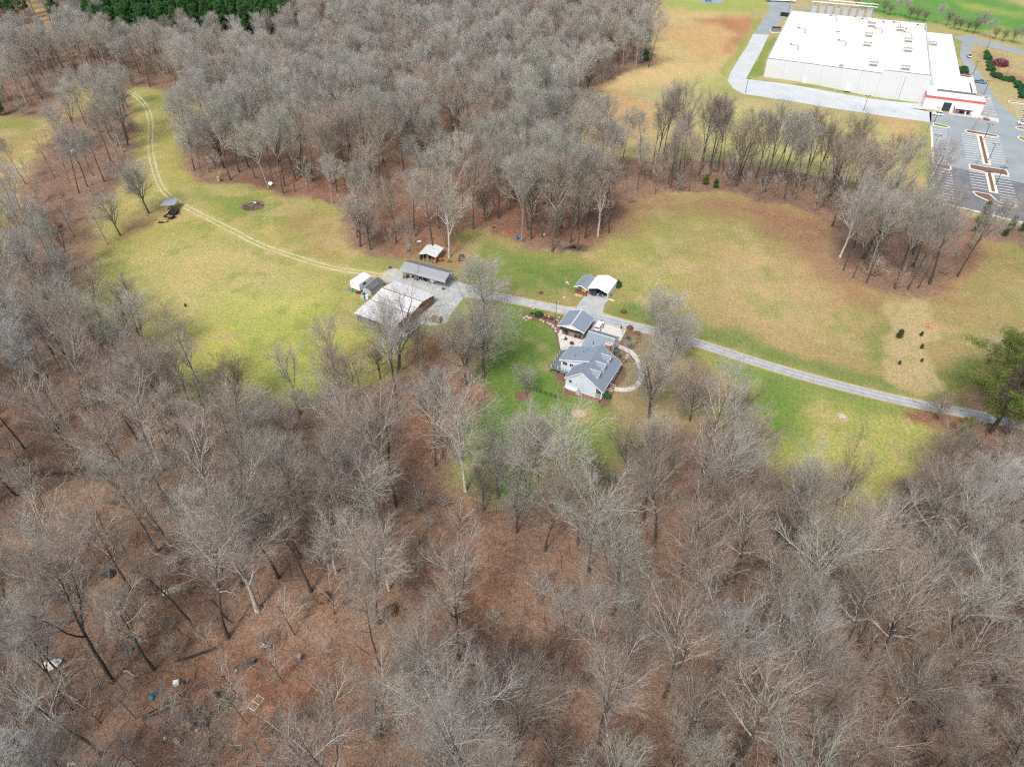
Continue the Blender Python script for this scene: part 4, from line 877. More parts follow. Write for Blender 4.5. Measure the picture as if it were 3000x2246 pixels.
for u, v, rz, m, nm, lb, ct in ((345, 745, .4, trim, 'garden_bench', 'white bench at the left corner of the patio', 'bench'), (415, 755, .4, dark, 'garden_chair', 'dark cushioned chair on the patio right of the white bench', 'chair'), (395, 740, -1, dark, 'patio_table', 'dark round table under the pavilion edge by the white bench', 'table'),
                                (372, 812, .2, trim, 'patio_table', 'white table near the left edge of the patio', 'table'), (404, 815, 1.5, dark, 'garden_chair', 'dark chair right beside the white patio table', 'chair'), (512, 790, .5, dark, 'garden_chair', 'dark chair at the right of the patio, left of two', 'chair'),
                                (552, 800, .2, dark, 'garden_chair', 'dark chair at the right of the patio, right of two', 'chair'), (468, 870, .4, maroonm, 'patio_table', 'dark red round table at the house end of the patio', 'table'), (355, 680, .4, redm, 'garden_chair', 'red chair under the left side of the pavilion', 'chair'),
                                (385, 690, .2, woodm, 'garden_chair', 'brown chair under the pavilion beside the red one', 'chair'), (465, 690, .4, trim, 'garden_bench', 'pale sofa under the middle of the pavilion gable', 'sofa'), (520, 735, .4, dark, 'patio_table', 'dark table under the right side of the pavilion', 'table')):
    patio_set(1, u, v, rz + HR, m, nm, lb, ct)
t = empty('grill', (*G(1, 568, 760), .14), HR, 'black barbecue grill under the right corner of the pavilion', 'grill')
mb = MB(); mb.box(-.5, .5, -.3, .3, .8, 1.0, black); mb.blob((0, 0, 1.02), (.5, .3, .28), black, rough=0); mb.build('hood', t); mb = MB(); mb.box(-.45, .45, -.25, .25, .1, .79, greydark); mb.build('cabinet', t)
# ------------------------------------------------------------------ white carport and porch shed
c0 = G(1, 855, 355)
cpr = math.radians(-26.5)
cp = empty('carport', (24.9, 176.6, 0), cpr, 'white metal carport with two cars inside, beside the porch shed', 'carport')
gable(cp, -3.15, 0, 3.15, 0, 7.6, 2.6, 3.55, 2.6, white, .12, .08, capw=2)
mb = MB(); mb.box(3.0, 3.1, .1, 7.6, 0, 2.5, white); mb.box(-3.1, -3.0, .1, 7.6, 0, 2.5, white); mb.extr([(-3.0, 7.5, 0), (3.0, 7.5, 0), (3.0, 7.5, 2.5), (0, 7.5, 3.4), (-3.0, 7.5, 2.5)], (0, .08, 0), white); mb.build('side_sheet', cp)
for x in (-3.0, 3.0): mb = MB(); mb.box(x - .05, x + .05, -.02, .08, 0, 2.52, trim); mb.build('post', cp)
sh = empty('garden_shed', (20.0, 178.0, 0), math.radians(-27), 'small grey-roofed shed with a front porch and steps, left of the carport', 'shed')
gable(sh, -2.1, 0, 2.1, 0, 6.6, 2.45, 3.45, 2.45, shingle, .2, .12)
mb = MB(); mb.box(-1.9, 1.9, 2.0, 6.6, .3, 2.4, mat('porch_shed_wall', (.32, .36, .38), .8)); mb.extr([(-1.9, 2.0, 2.41), (1.9, 2.0, 2.41), (0, 2.0, 3.3)], (0, .1, 0), trim); mb.build('wall', sh)
mb = MB(); mb.box(-1.95, 1.95, 0, 1.98, .12, .3, woodm); mb.build('porch_floor', sh)
for x in (-1.8, -.6, .7, 1.8): mb = MB(); mb.box(x - .05, x + .05, .05, .15, .3, 2.4, woodm); mb.build('porch_post', sh)
for i in range(3): mb = MB(); mb.box(-1.7, .9, -.35 - i * .35, -.02 - i * .35, 0, .26 - i * .08, mat('pale_step', (.45, .35, .24), .8)); mb.build('step', sh)
mb = MB(); mb.box(-.3, .5, 1.92, 1.98, .32, 2.2, trim); mb.build('door', sh); window(sh, (-1.2, 2.0, 1.5), 'x', .6, .7, -1, glass, 0)
rail(sh, [(-1.8, .1), (-.6, .1)], .3, .8, woodm)
def planter(k, u, v, m, fm, label, s=1.0):
    t = empty('planter', (*G(k, u, v), .02), 0, label, 'planter'); mb = MB(); mb.tube((0, 0, 0), (0, 0, .4 * s), .22 * s, m, .3 * s, n=10); mb.build('pot', t)
    mb = MB(); mb.blob((0, 0, .62 * s), (.36 * s, .36 * s, .34 * s), fm, seed=u); mb.build('foliage', t)
yflower = mat('yellow_flowers', (.75, .55, .02), .7, .3, 8)
planter(1, 612, 300, redm, yflower, 'planter of yellow flowers by the steps of the porch shed', 1.7)
planter(1, 636, 262, redm, mat('red_flowers', (.45, .03, .03), .7, .3, 8), 'planter of red flowers on the right of the porch shed', 1.2)
t = empty('landscape_timber', (*G(1, 900, 372), 0), cpr, 'pale stone slab lying at the right foot of the carport', 'stone'); mb = MB(); mb.box(-1.1, 1.1, -.25, .25, 0, .25, concrete); mb.build('slab', t)
# ------------------------------------------------------------------ flagpole with flag, lamp on post
t = empty('flagpole', (*G(1, 388, 345), 0), 0, 'pale flagpole with an American flag on the lawn left of the porch shed', 'flagpole')
mb = MB(); mb.tube((0, 0, 0), (0, 0, 6.6), .06, lightgrey, .045); mb.build('pole', t); mb = MB(); mb.blob((0, 0, 6.66), (.1, .1, .1), yellowm, rough=0); mb.build('finial', t)
mb = MB(); mb.tube((0, 0, 0), (0, 0, .25), .35, concrete, n=10); mb.build('base', t)
fl = MB(); fr_ = mat('flag_red', (.55, .03, .05), .8, .05); fw_ = mat('flag_white', (.8, .8, .8), .8, .03); fb_ = mat('flag_blue', (.03, .05, .22), .8, .05)
FW, FH = 1.7, 1.0
def fp(a, b):                                       # a 0..1 along fly, b 0..1 down the hoist: hangs and curls
    return (.06 + a * FW * .62, -.25 * a + .12 * math.sin(a * 7 + b * 2), 6.2 - b * FH - a * .75 - .06 * math.sin(a * 9))
NS = 10
for j in range(13):
    for i in range(NS):
        a0, a1, b0, b1 = i / NS, (i + 1) / NS, j / 13, (j + 1) / 13
        m = fb_ if (a1 <= .41 and j < 7) else (fr_ if j % 2 == 0 else fw_)
        fl.poly([fp(a0, b0), fp(a1, b0), fp(a1, b1), fp(a0, b1)], m)
for r_ in range(9):
    for c_ in range(6 - (r_ % 2)):
        a = .03 + (c_ + .5 * (r_ % 2)) * .062; b = .03 + r_ * .055; x, y, z = fp(a, b)
        fl.poly([(x - .02, y - .012, z), (x, y - .012, z - .02), (x + .02, y - .012, z), (x, y - .012, z + .02)], fw_)
flo = fl.build('flag', t); sm = flo.modifiers.new('s', 'SOLIDIFY'); sm.thickness = .006
t = empty('lamp_post', (*G(1, 290, 632), 0), 0, 'dark lamp post with a small lamp head, at the left corner of the pavilion', 'lamp post')
mb = MB(); mb.tube((0, 0, 0), (0, 0, 7.6), .09, black, .07); mb.build('pole', t); mb = MB(); mb.box(.0, .6, -.05, .05, 7.4, 7.48, lightgrey); mb.box(.35, .75, -.12, .12, 7.28, 7.4, lightgrey); mb.build('lamp_head', t)
t = empty('basketball_hoop', (*G(1, 1030, 760), 0), HR, 'dark red banner on a bent pole at the edge of the front bed', 'banner'); mb = MB(); mb.tube((0, 0, 0), (0, 0, 2.6), .04, black); mb.tube((0, 0, 2.6), (-.8, 0, 2.9), .03, black); mb.build('pole', t); mb = MB(); mb.box(-.85, -.4, -.02, .02, 1.9, 2.85, maroonm); mb.build('banner_cloth', t)
t.name = 'garden_banner'
# black picket fence by the mulch ring
fpts = [G(1, *p) for p in ((78, 1385), (122, 1392), (180, 1415), (240, 1430), (290, 1450), (338, 1462))]
t = empty('picket_fence', (*fpts[0], 0), 0, 'short black metal fence on the lawn below the house', 'fence'); o0 = fpts[0]
for i, p in enumerate(fpts): mb = MB(); mb.box(p[0] - o0[0] - .06, p[0] - o0[0] + .06, p[1] - o0[1] - .06, p[1] - o0[1] + .06, 0, 1.25, black); mb.build('post', t)
rail(t, [(p[0] - o0[0], p[1] - o0[1]) for p in fpts], .1, .9, black, 'panel', .35)
# ------------------------------------------------------------------ barn and sheds
BR = math.radians(-29.9)
bn = empty('barn', (-40.45, 169.98, 0), BR, 'old barn with worn white metal roofs, rusty right side, beside the gravel yard', 'barn')
# x along front (13.9 wide), y to the back (11.4)
mb = MB(); mb.slab([(-.3, -.1, 2.7), (14.1, -.1, 2.7), (14.1, 5.6, 3.9), (-.3, 5.6, 3.9)], .1, barnroof); mb.build('roof', bn)
mb = MB(); mb.slab([(-.3, 5.62, 3.93), (14.1, 5.62, 3.93), (14.1, 11.6, 2.95), (-.3, 11.6, 2.95)], .1, barnroof); mb.build('roof', bn)
mb = MB(); mb.box(-.3, 14.1, 5.5, 5.72, 3.93, 3.99, rustwood); mb.build('ridge_cap', bn)
mb = MB(); mb.slab([(-.5, -6.9, 2.35), (13.5, -6.9, 2.35), (13.5, -.15, 2.95), (-.5, -.15, 2.95)], .09, barnroof); mb.build('lean_to_roof', bn)
mb = MB(); mb.box(0, 13.9, -.1, .05, 2.95, 3.05, oldwood); mb.extr([(13.8, 0, 0), (13.8, 11.4, 0), (13.8, 11.4, 2.9), (13.8, 5.6, 3.7), (13.8, 0, 2.6)], (-.12, 0, 0), rustwood); mb.extr([(0, 0, 0), (0, 11.4, 0), (0, 11.4, 2.9), (0, 5.6, 3.7), (0, 0, 2.6)], (.12, 0, 0), oldwood); mb.box(.13, 13.67, 11.25, 11.4, 0, 2.8, oldwood); mb.build('wall', bn)
for i in range(11):
    mb = MB(); mb.box(13.82, 13.88, .2 + i * 1.02, 1.12 + i * 1.02, .1, 2.5 - (.3 if i % 3 == 0 else 0), rustwood if i % 2 else woodm); mb.build('board', bn)
for i in range(7): mb = MB(); x = .1 + i * .62; mb.box(x, x + .58, -6.7, -6.6, 0, 2.2, oldwood); mb.build('board', bn)
for x in (0.1, 4.5, 7.5, 10.5, 13.2): mb = MB(); mb.box(x, x + .14, -6.6, -6.46, 0, 2.25, oldwood); mb.build('post', bn)
for i in range(6): mb = MB(); mb.box(13.25, 13.32, -6.4 + i * 1.05, -5.45 + i * 1.05, 0, 2.3, rustwood if i % 2 else woodm); mb.build('board', bn)
t = empty('scrap_boards', (*G(2, 330, 1140), 0), BR, 'yellow and grey boards leaning beside the left side of the barn', 'boards')
for i in range(5): mb = MB(); mb.tube((i * .3, -1.6, .1), (i * .35 + .6, 1.8, .9), .09, yellowm if i < 2 else oldwood, n=4); mb.build('board', t)
# long RV canopy
RR = math.atan2(179.98 - 186.14, -20.55 + 33.77)
rv = empty('canopy', (-33.77, 186.14, 0), RR, 'long grey metal canopy open along its near side, over the gravel yard', 'canopy')
Lc = 15.2
mb = MB(); mb.slab([(-.2, -.15, 3.8), (Lc, -.15, 3.8), (Lc, 2.7, 4.65), (-.2, 2.7, 4.65)], .05, greymetal); mb.build('roof_sheet', rv)
mb = MB(); mb.slab([(-.2, 2.7, 4.65), (Lc, 2.7, 4.65), (Lc, 5.5, 3.8), (-.2, 5.5, 3.8)], .05, greydark); mb.build('roof_sheet', rv)  # far slope's duller light put into the colour: darker grey than the near slope
for i in range(18): mb = MB(); x = -.15 + i * .9; mb.extr([(x, -.13, 3.82), (x, 2.66, 4.665), (x, 2.66, 4.7), (x, -.13, 3.855)], (.04, 0, 0), lightgrey); mb.build('seam', rv)
mb = MB(); mb.box(-.2, Lc, -.2, -.15, 2.85, 3.78, lightgrey); mb.build('side_panel', rv)
mb = MB(); mb.box(-.2, Lc, 5.5, 5.55, 1.6, 3.78, lightgrey); mb.build('side_panel', rv)
mb = MB(); mb.extr([(Lc - .06, -.15, 2.85), (Lc - .06, -.15, 3.76), (Lc - .06, 2.7, 4.6), (Lc - .06, 5.5, 3.76), (Lc - .06, 5.5, 2.85), (Lc - .06, 5.1, 3.4), (Lc - .06, 2.7, 4.1), (Lc - .06, .3, 3.4)], (.08, 0, 0), trim); mb.build('end_frame', rv)
for i in range(11):
    x = .0 + i * 1.5; mb = MB(); mb.box(x, x + .06, -.14, -.08, 0, 3.7, lightgrey); mb.build('post', rv); mb = MB(); mb.box(x, x + .06, 5.4, 5.46, 0, 3.7, lightgrey); mb.build('post', rv)
# stored things under the canopy
for i, (x, y, m, lb, ct, s) in enumerate(((2.0, 2.2, trim, 'white appliance under the left end of the grey canopy', 'appliance', .8), (4.2, 1.6, greydark, 'grey machine under the grey canopy, right of the white appliance', 'machine', 1.0), (6.6, 2.4, black, 'black covered machine under the middle of the grey canopy', 'machine', 1.2), (9.5, 2.4, trim, 'pale boat shaped load under the right half of the grey canopy', 'boat', 1.3), (.6, 1.0, rustwood, 'rusty scrap heap at the left end of the grey canopy', 'scrap heap', .9))):
    p = (-33.77 + x * math.cos(RR) - y * math.sin(RR), 186.14 + x * math.sin(RR) + y * math.cos(RR)); t = empty('stored_machine', (*p, .06), RR, lb, ct)
    mb = MB(); mb.box(-.6 * s, .6 * s, -.5 * s, .5 * s, .25, 1.0 * s, m); mb.build('body', t); mb = MB(); mb.box(-.3 * s, .4 * s, -.3 * s, .3 * s, 1.0 * s, 1.4 * s, greymetal); mb.build('top', t)
    for a in (-.5 * s, .5 * s): mb = MB(); mb.tube((a, -.55 * s, .25), (a, .55 * s, .25), .24, tyrem, n=10); mb.build('axle', t)
def tyre_pile(k, u, v, n, label):
    t = empty('tyre', (*G(k, u, v), .05), 0, label, 'tyre')
    for i in range(n): mb = MB(); mb.tube((0, 0, i * .26), (0, 0, i * .26 + .24), .5, tyrem, n=14); mb.tube((0, 0, i * .26 + .02), (0, 0, i * .26 + .245), .28, greydark, n=10); mb.build('ring', t)
tyre_pile(2, 1552, 865, 1, 'black tyre on the gravel at the corner of the grey canopy')
# white box trailer
tr = empty('cargo_trailer', (*G(2, 150, 872), 0), math.radians(-31), 'tall white box trailer at the left of the barn', 'trailer')
mb = MB(); mb.box(0, 3.6, 0, 5.2, .75, 3.1, white); b = mb.build('body', tr); mb = MB(); mb.extr([(0, -.02, 3.1), (3.6, -.02, 3.1), (2.7, -.02, 3.65), (.9, -.02, 3.65)], (0, 5.24, 0), white); mb.build('roof', tr)
for i in range(5): mb = MB(); mb.box(.02 + i * .72, .68 + i * .72, -.04, -.005, .8, 3.0, white); mb.build('panel', tr)
mb = MB(); mb.box(1.0, 1.5, -.07, -.045, 2.6, 2.8, black); mb.build('vent', tr); mb = MB(); mb.box(3.605, 3.64, 1.6, 2.7, 1.9, 2.6, glass); mb.build('window', tr)
for y in (1.6, 2.6, 4.0):
    for x in (-.05, 3.4): mb = MB(); mb.tube((x, y, .45), (x + .25, y, .45), .45, tyrem, n=12); mb.build('wheel', tr)
# grey shed with dark ridge
s2 = empty('storage_shed', (-42.9, 176.9, 0), math.radians(-27), 'narrow pale shed with a dark patched roof, between the trailer and the barn', 'shed')
mb = MB(); mb.box(-1.5, 1.5, 0, 6.1, 0, 2.1, lightgrey); mb.build('wall', s2); mb = MB(); mb.slab([(-1.65, -.2, 2.1), (-.45, -.2, 2.75), (-.45, 6.3, 2.75), (-1.65, 6.3, 2.1)], .07, greymetal); mb.slab([(-.45, -.2, 2.78), (1.65, -.2, 2.15), (1.65, 6.3, 2.15), (-.45, 6.3, 2.78)], .07, mat('patched_dark_roof', (.06, .06, .065), .9, .5, 2, col2=(.18, .18, .18))); mb.build('roof', s2)
mb = MB(); mb.extr([(-1.5, -.03, 2.08), (1.5, -.03, 2.08), (-.4, -.03, 2.66)], (0, .04, 0), lightgrey); mb.build('gable_board', s2)
# small open shed beneath the big sycamore
s3 = empty('open_shed', (-26.95, 196.1, 0), math.radians(-19), 'open-fronted shed with worn galvanised roof beneath the big pale tree', 'shed')
mb = MB(); mb.slab([(-3.0, -.2, 2.35), (0, -.2, 3.2), (0, 6.3, 3.2), (-3.0, 6.3, 2.35)], .06, galv); mb.slab([(0.02, -.2, 3.2), (3.0, -.2, 2.35), (3.0, 6.3, 2.35), (.02, 6.3, 3.2)], .06, barnroof); mb.build('roof', s3)
mb = MB(); mb.box(2.7, 2.82, 0, 6.1, 0, 2.3, mat('yellowed_board', (.28, .20, .09), .9, .3, 3)); mb.box(-2.82, -2.7, 0, 6.1, 0, 2.3, oldwood); mb.box(-2.69, 2.69, 6.0, 6.1, 0, 2.3, oldwood); mb.build('wall', s3)
for x in (-2.7, -1.3, .2, 1.6, 2.7): mb = MB(); mb.box(x - .05, x + .05, 0, .1, 0, 2.5, oldwood); mb.build('post', s3)
def junk(name, k, u, v, shape, m, label, cat, s=1.0, rz=0.0, z=0.0):
    p = G(k, u, v); gz = float(ground_z(p[0], p[1])[0]); t = empty(name, (p[0], p[1], gz + z), rz, label, cat); mb = MB()
    if shape == 'box': mb.box(-.4 * s, .4 * s, -.35 * s, .35 * s, 0, .7 * s, m); mb.build('body', t); m2 = MB(); m2.box(-.43 * s, .43 * s, -.38 * s, .38 * s, .7 * s, .76 * s, m); m2.build('lid', t)
    elif shape == 'drum': mb.tube((0, 0, 0), (0, 0, .9 * s), .3 * s, m, n=12); mb.build('body', t); m2 = MB(); m2.tube((0, 0, .9 * s), (0, 0, .95 * s), .32 * s, m, n=12); m2.build('lid', t)
    elif shape == 'panel':
        mb.box(-1.1 * s, 1.1 * s, -.03, .03, 0, 0.12, m); mb.box(-1.1 * s, 1.1 * s, 1.2 * s, 1.26 * s, .05, .17, m); mb.box(-1.1 * s, -1.0 * s, .03, 1.2 * s, .02, .14, m); mb.box(1.0 * s, 1.1 * s, .03, 1.2 * s, .02, .14, m); mb.box(-.05, .05, .03, 1.2 * s, .02, .14, m); mb.build('frame', t)
    elif shape == 'plank':
        for i in range(4): m2 = MB(); a = RNG.uniform(-.2, .2); m2.tube((-1.6 * s, i * .22, .08 + .05 * i), (1.6 * s, i * .22 + a * 3, .15 + .06 * i), .07, m, n=4); m2.build('plank', t)
    elif shape == 'tarp': mb.blob((0, 0, .3 * s), (1.0 * s, .75 * s, .42 * s), m, seed=int(u), rough=.35, n=12, k=7); mb.build('sheet', t)
    elif shape == 'trough':
        mb.extr([(-1.3 * s, -.45 * s, .5 * s), (-1.1 * s, -.3 * s, .05), (1.1 * s, -.3 * s, .05), (1.3 * s, -.45 * s, .5 * s)], (0, .07, 0), m); mb.extr([(-1.3 * s, .4 * s, .5 * s), (-1.1 * s, .28 * s, .05), (1.1 * s, .28 * s, .05), (1.3 * s, .4 * s, .5 * s)], (0, .06, 0), m); mb.box(-1.1 * s, 1.1 * s, -.3 * s, .3 * s, .02, .07, m); mb.build('hull', t)
        for x in (-.5, .4): m2 = MB(); m2.box(x * s, x * s + .15, -.3 * s, .3 * s, .35 * s, .4 * s, m); m2.build('bench', t)
    return t
junk('water_drum', 2, 345, 975, 'drum', bluemetal, 'blue drum on the grass left of the barn', 'drum', 1.3)
junk('white_drum', 2, 395, 1010, 'drum', trim, 'white barrel next to the blue drum left of the barn', 'drum', 1.4)
junk('garden_cart', 2, 255, 925, 'tarp', maroonm, 'dark maroon mower in front of the white trailer', 'mower', .75)
junk('crate', 2, 170, 905, 'box', greenm, 'green box in front of the white trailer', 'box', .8)
junk('scrap_heap', 2, 130, 870, 'tarp', oldwood, 'grey scrap heap at the left front of the white trailer', 'scrap heap', .8)
junk('storage_bin', 2, 325, 1010, 'box', lightgrey, 'grey bin beside the blue drum left of the barn', 'bin', 1.2)
junk('crate', 2, 1510, 445, 'box', rustwood, 'rusty open crate right of the open shed', 'crate', 1.4)
junk('scrap_machine', 2, 1640, 450, 'tarp', mat('moss_green', (.10, .11, .03), .9), 'mossy scrap machine between the crate and the buggy', 'machine', .7)
junk('water_drum', 2, 1310, 400, 'drum', lightgrey, 'pale drum standing in the open shed front', 'drum', 1.6)
junk('crate', 2, 1400, 420, 'box', redm, 'red box at the front of the open shed', 'box', .9); junk('crate', 2, 1422, 440, 'box', yellowm, 'small yellow box at the right front of the open shed', 'box', .7)
junk('barrel', 2, 1020, 298, 'box', bluemetal, 'blue crate at the wood edge left of the open shed', 'crate', .8)
junk('scrap_sheet', 2, 1180, 150, 'tarp', white, 'crumpled white and dark sheet at the wood edge behind the open shed', 'sheet', .8)
junk('scrap_log', 2, 1030, 215, 'plank', mat('tan_log', (.48, .38, .24), .8), 'pale planks at the wood edge left of the open shed', 'planks', .7, .8)
junk('scrap_heap', 2, 740, 540, 'tarp', maroonm, 'dark red scrap left of the grey canopy', 'scrap heap', .5); junk('scrap_heap', 2, 880, 560, 'tarp', mat('ochre_scrap', (.3, .2, .04), .8), 'ochre scrap at the left corner of the grey canopy', 'scrap heap', .6)
t = empty('woodpile', (*G(2, 1445, 1350), 0), math.radians(-20), 'stack of split logs on a pallet at the edge of the gravel yard', 'woodpile')
cut = mat('cut_log_end', (.42, .32, .22), .85, .3, 4); bark = mat('log_bark', (.14, .11, .085), .9, .3, 5)
for i in range(7):
    for j in range(4):
        mb = MB(); r_ = RNG.uniform(.15, .2); mb.tube((-1.2 + i * .38 + (j % 2) * .15, -.9, .3 + j * .33), (-1.2 + i * .38 + (j % 2) * .15 + RNG.uniform(-.1, .1), .9, .3 + j * .33), r_, RNG.choice([cut, cut, bark]), n=7); mb.build('log', t)
mb = MB(); mb.box(-1.5, 1.5, -.9, .9, .02, .12, woodm); mb.build('pallet', t)
# utility buggy by the sycamore
t = empty('utility_buggy', (*G(2, 1815, 415), 0), math.radians(-95), 'dark maroon utility buggy with open roof frame beside the big pale tree', 'buggy')
mb = MB(); mb.box(.2, 1.6, -.7, .7, .45, .95, maroonm); mb.box(-.4, .19, -.7, .7, .45, .6, black); mb.build('body', t); mb = MB(); mb.box(-1.6, -.41, -.75, .75, .6, .95, black); mb.build('cargo_bed', t)
mb = MB()
for x in (-.35, .5):
    for y in (-.62, .62): mb.tube((x, y, .6), (x * .8, y * .9, 1.75), .035, black, n=5)
mb.tube((-.3, -.56, 1.75), (-.3, .56, 1.75), .035, black, n=5); mb.tube((.4, -.56, 1.75), (.4, .56, 1.75), .035, black, n=5); mb.build('roll_cage', t)
mb = MB(); mb.box(-.35, .1, -.6, .6, .62, .8, dark); mb.box(-.4, -.3, -.6, .6, .8, 1.2, dark); mb.build('seat', t)
for x in (-1.1, 1.1):
    for y in (-.75, .75): mb = MB(); mb.tube((x, y - .13, .33), (x, y + .13, .33), .33, tyrem, n=12); mb.build('wheel', t)
for y in (-.45, .45): mb = MB(); mb.blob((1.62, y, .8), (.08, .12, .1), trim, rough=0); mb.build('headlight', t)
# ------------------------------------------------------------------ lean-to and trailers on the left lawn
t = empty('field_shelter', (*G(5, 1335, 1115), 0), math.radians(12), 'flat grey-roofed shelter on posts at the left of the lawn', 'shelter')
mb = MB(); mb.slab([(-2.6, -.9, 2.5), (2.2, -1.0, 2.5), (3.0, 3.6, 2.9), (-1.6, 3.9, 2.9)], .12, greymetal); mb.build('roof', t)
for x, y in ((-2.0, -.4), (1.9, -.5), (2.5, 3.0), (-1.2, 3.3)): mb = MB(); mb.tube((x, y, 0), (x, y, 2.45), .08, woodm); mb.build('post', t)
junk('farm_tractor', 5, 1372, 1118, 'tarp', black, 'black covered machine under the flat field shelter', 'machine', 1.3)
def flat_trailer(k, u, v, rz, m, deckmat, label, L=3.4, sides=.0, name='flatbed_trailer'):
    t = empty(name, (*G(k, u, v), 0), rz, label, 'trailer'); mb = MB(); mb.box(-L / 2, L / 2, -.95, .95, .5, .58, deckmat); mb.build('deck', t)
    mb = MB(); mb.box(-L / 2, L / 2, -1.03, -.96, .42, .66 + sides, m); mb.box(-L / 2, L / 2, .96, 1.03, .42, .66 + sides, m); mb.box(-L / 2 - .07, -L / 2 - .005, -1.03, 1.03, .42, .66 + sides, m); mb.box(L / 2 + .005, L / 2 + .07, -1.03, 1.03, .42, .66 + sides, m); mb.build('frame', t)
    mb = MB(); mb.tube((L / 2, -.8, .5), (L / 2 + 1.3, 0, .5), .06, m); mb.tube((L / 2, .8, .5), (L / 2 + 1.3, 0, .5), .06, m); mb.build('drawbar', t)
    for x in (-.45, .4):
        for s_ in (-1, 1): mb = MB(); mb.tube((x, s_ * 1.05, .36), (x, s_ * 1.25, .36), .36, tyrem, n=12); mb.build('wheel', t)
    return t
flat_trailer(5, 1270, 1200, math.radians(5), yellowm, oldwood, 'yellow flat trailer with grey deck, nearest of the row on the left lawn', 3.6, .12)
flat_trailer(5, 1330, 1172, math.radians(-20), black, mat('brown_deck', (.22, .14, .10), .9), 'black sided trailer between the yellow one and the shelter', 3.0, .35)
flat_trailer(5, 1360, 1140, math.radians(-15), black, dark, 'black trailer half under the flat field shelter', 2.8, .3)
# brush pile
bp_ = G('a', 418, 1190); t = empty('brush_pile', (*bp_, 0), 0, 'round heap of dead branches with white scrap on the lawn', 'brush pile')
mb = MB(); rr = random.Random(5); twm = mat('dead_twig', (.16, .12, .10), .9, .4, 3); twp = mat('pale_twig', (.40, .33, .26), .9, .3, 3)
for i in range(900):
    a = rr.uniform(0, 6.28); r_ = 3.3 * math.sqrt(rr.random()); hgt = 1.1 * (1 - (r_ / 3.6) ** 2); x, y = r_ * math.cos(a), r_ * math.sin(a); b = rr.uniform(0, 6.28); L = rr.uniform(.5, 1.4); z = rr.uniform(0, hgt)
    mb.tube((x, y, z), (x + L * math.cos(b), y + L * math.sin(b), z + rr.uniform(-.1, .5)), .03, twp if rr.random() < .3 else twm, n=3)
o = mb.build('branches', t)
mb = MB(); mb.box(.2, 1.2, .3, .9, .9, 1.1, trim); mb.build('scrap', t); mb = MB(); mb.tube((-1.5, .5, 1.0), (.4, .9, 1.2), .09, mat('tan_log', (.48, .38, .24))); mb.build('scrap', t)
ring_bed(bp_, 4.3, 4.1, 'mulch_ring', mulch, seed=8, dz=.045)
# pond: a puddle under the trees
wat = mat('dark_water', (.10, .12, .13), .08, .1, spec=.8)
pc = G(5, 905, 615); sheet('pond_bank', [(pc[0] + 6.5 * math.cos(a * .35), pc[1] + 3.8 * math.sin(a * .35)) for a in range(18)], mat('wet_mud', (.05, .04, .035), .7), .10)
sheet('pond', [(pc[0] - 1.2 + 4.2 * math.cos(a * .35), pc[1] + 2.2 * math.sin(a * .35)) for a in range(18)], poolcol, .14, label='small pale pond at the foot of the left tree line')
# ------------------------------------------------------------------ tree growing (vectorised)
def nrm(a): return a / (np.linalg.norm(a, axis=-1, keepdims=True) + 1e-9)
class Grow:
    def __init__(s, seed): s.r = np.random.RandomState(seed)
    def line(s, p0, d0, length, r0, r1, k, jit, up, curl=0):
        n = len(p0); pts = [p0]; d = nrm(d0); st = (length / k)[:, None]
        for i in range(k):
            d = nrm(d + s.r.randn(n, 3) * jit + np.array([0, 0, 1.0]) * up / k)
            pts.append(pts[-1] + d * st)
        pts = np.stack(pts, 1); t = np.linspace(0, 1, k + 1)[None]
        rad = r0[:, None] * (1 - t) + r1[:, None] * t
        return pts, rad
    def kids(s, par, n, lo, hi, ang, length, shape, k, jit, up, rr=.6, rmin=.01, tip=.35, lvar=.3):
        P_, R_ = par; N, K1, _ = P_.shape; K = K1 - 1
        t = (np.arange(n)[None] + s.r.rand(N, n)) / n * (hi - lo) + lo
        az = np.arange(n)[None] * 2.4 + s.r.rand(N, 1) * 6.28 + s.r.randn(N, n) * .35
        f = np.clip(t * K, 0, K - 1e-6); i = f.astype(int); f = (f - i)[..., None]; ar = np.arange(N)[:, None]
        p = P_[ar, i] * (1 - f) + P_[ar, i + 1] * f; tan = nrm(P_[ar, i + 1] - P_[ar, i]); r = R_[ar, i] * (1 - f[..., 0]) + R_[ar, i + 1] * f[..., 0]
        ref = np.where(np.abs(tan[..., 2:3]) > .9, np.array([1., 0, 0]), np.array([0, 0, 1.])); a = nrm(np.cross(tan, ref)); b = np.cross(tan, a)
        th = (ang[0] + (ang[1] - ang[0]) * s.r.rand(N, n))[..., None]
        d = np.cos(th) * tan + np.sin(th) * (np.cos(az)[..., None] * a + np.sin(az)[..., None] * b)
        tt = (t - lo) / (hi - lo)
        L = length * shape(tt) * (1 + (s.r.rand(N, n) - .5) * 2 * lvar)
        M = N * n; r0 = np.clip(r.reshape(M) * rr, rmin, None)
        return s.line(p.reshape(M, 3), d.reshape(M, 3), L.reshape(M), r0, np.clip(r0 * tip, rmin * .6, None), k, jit, up)
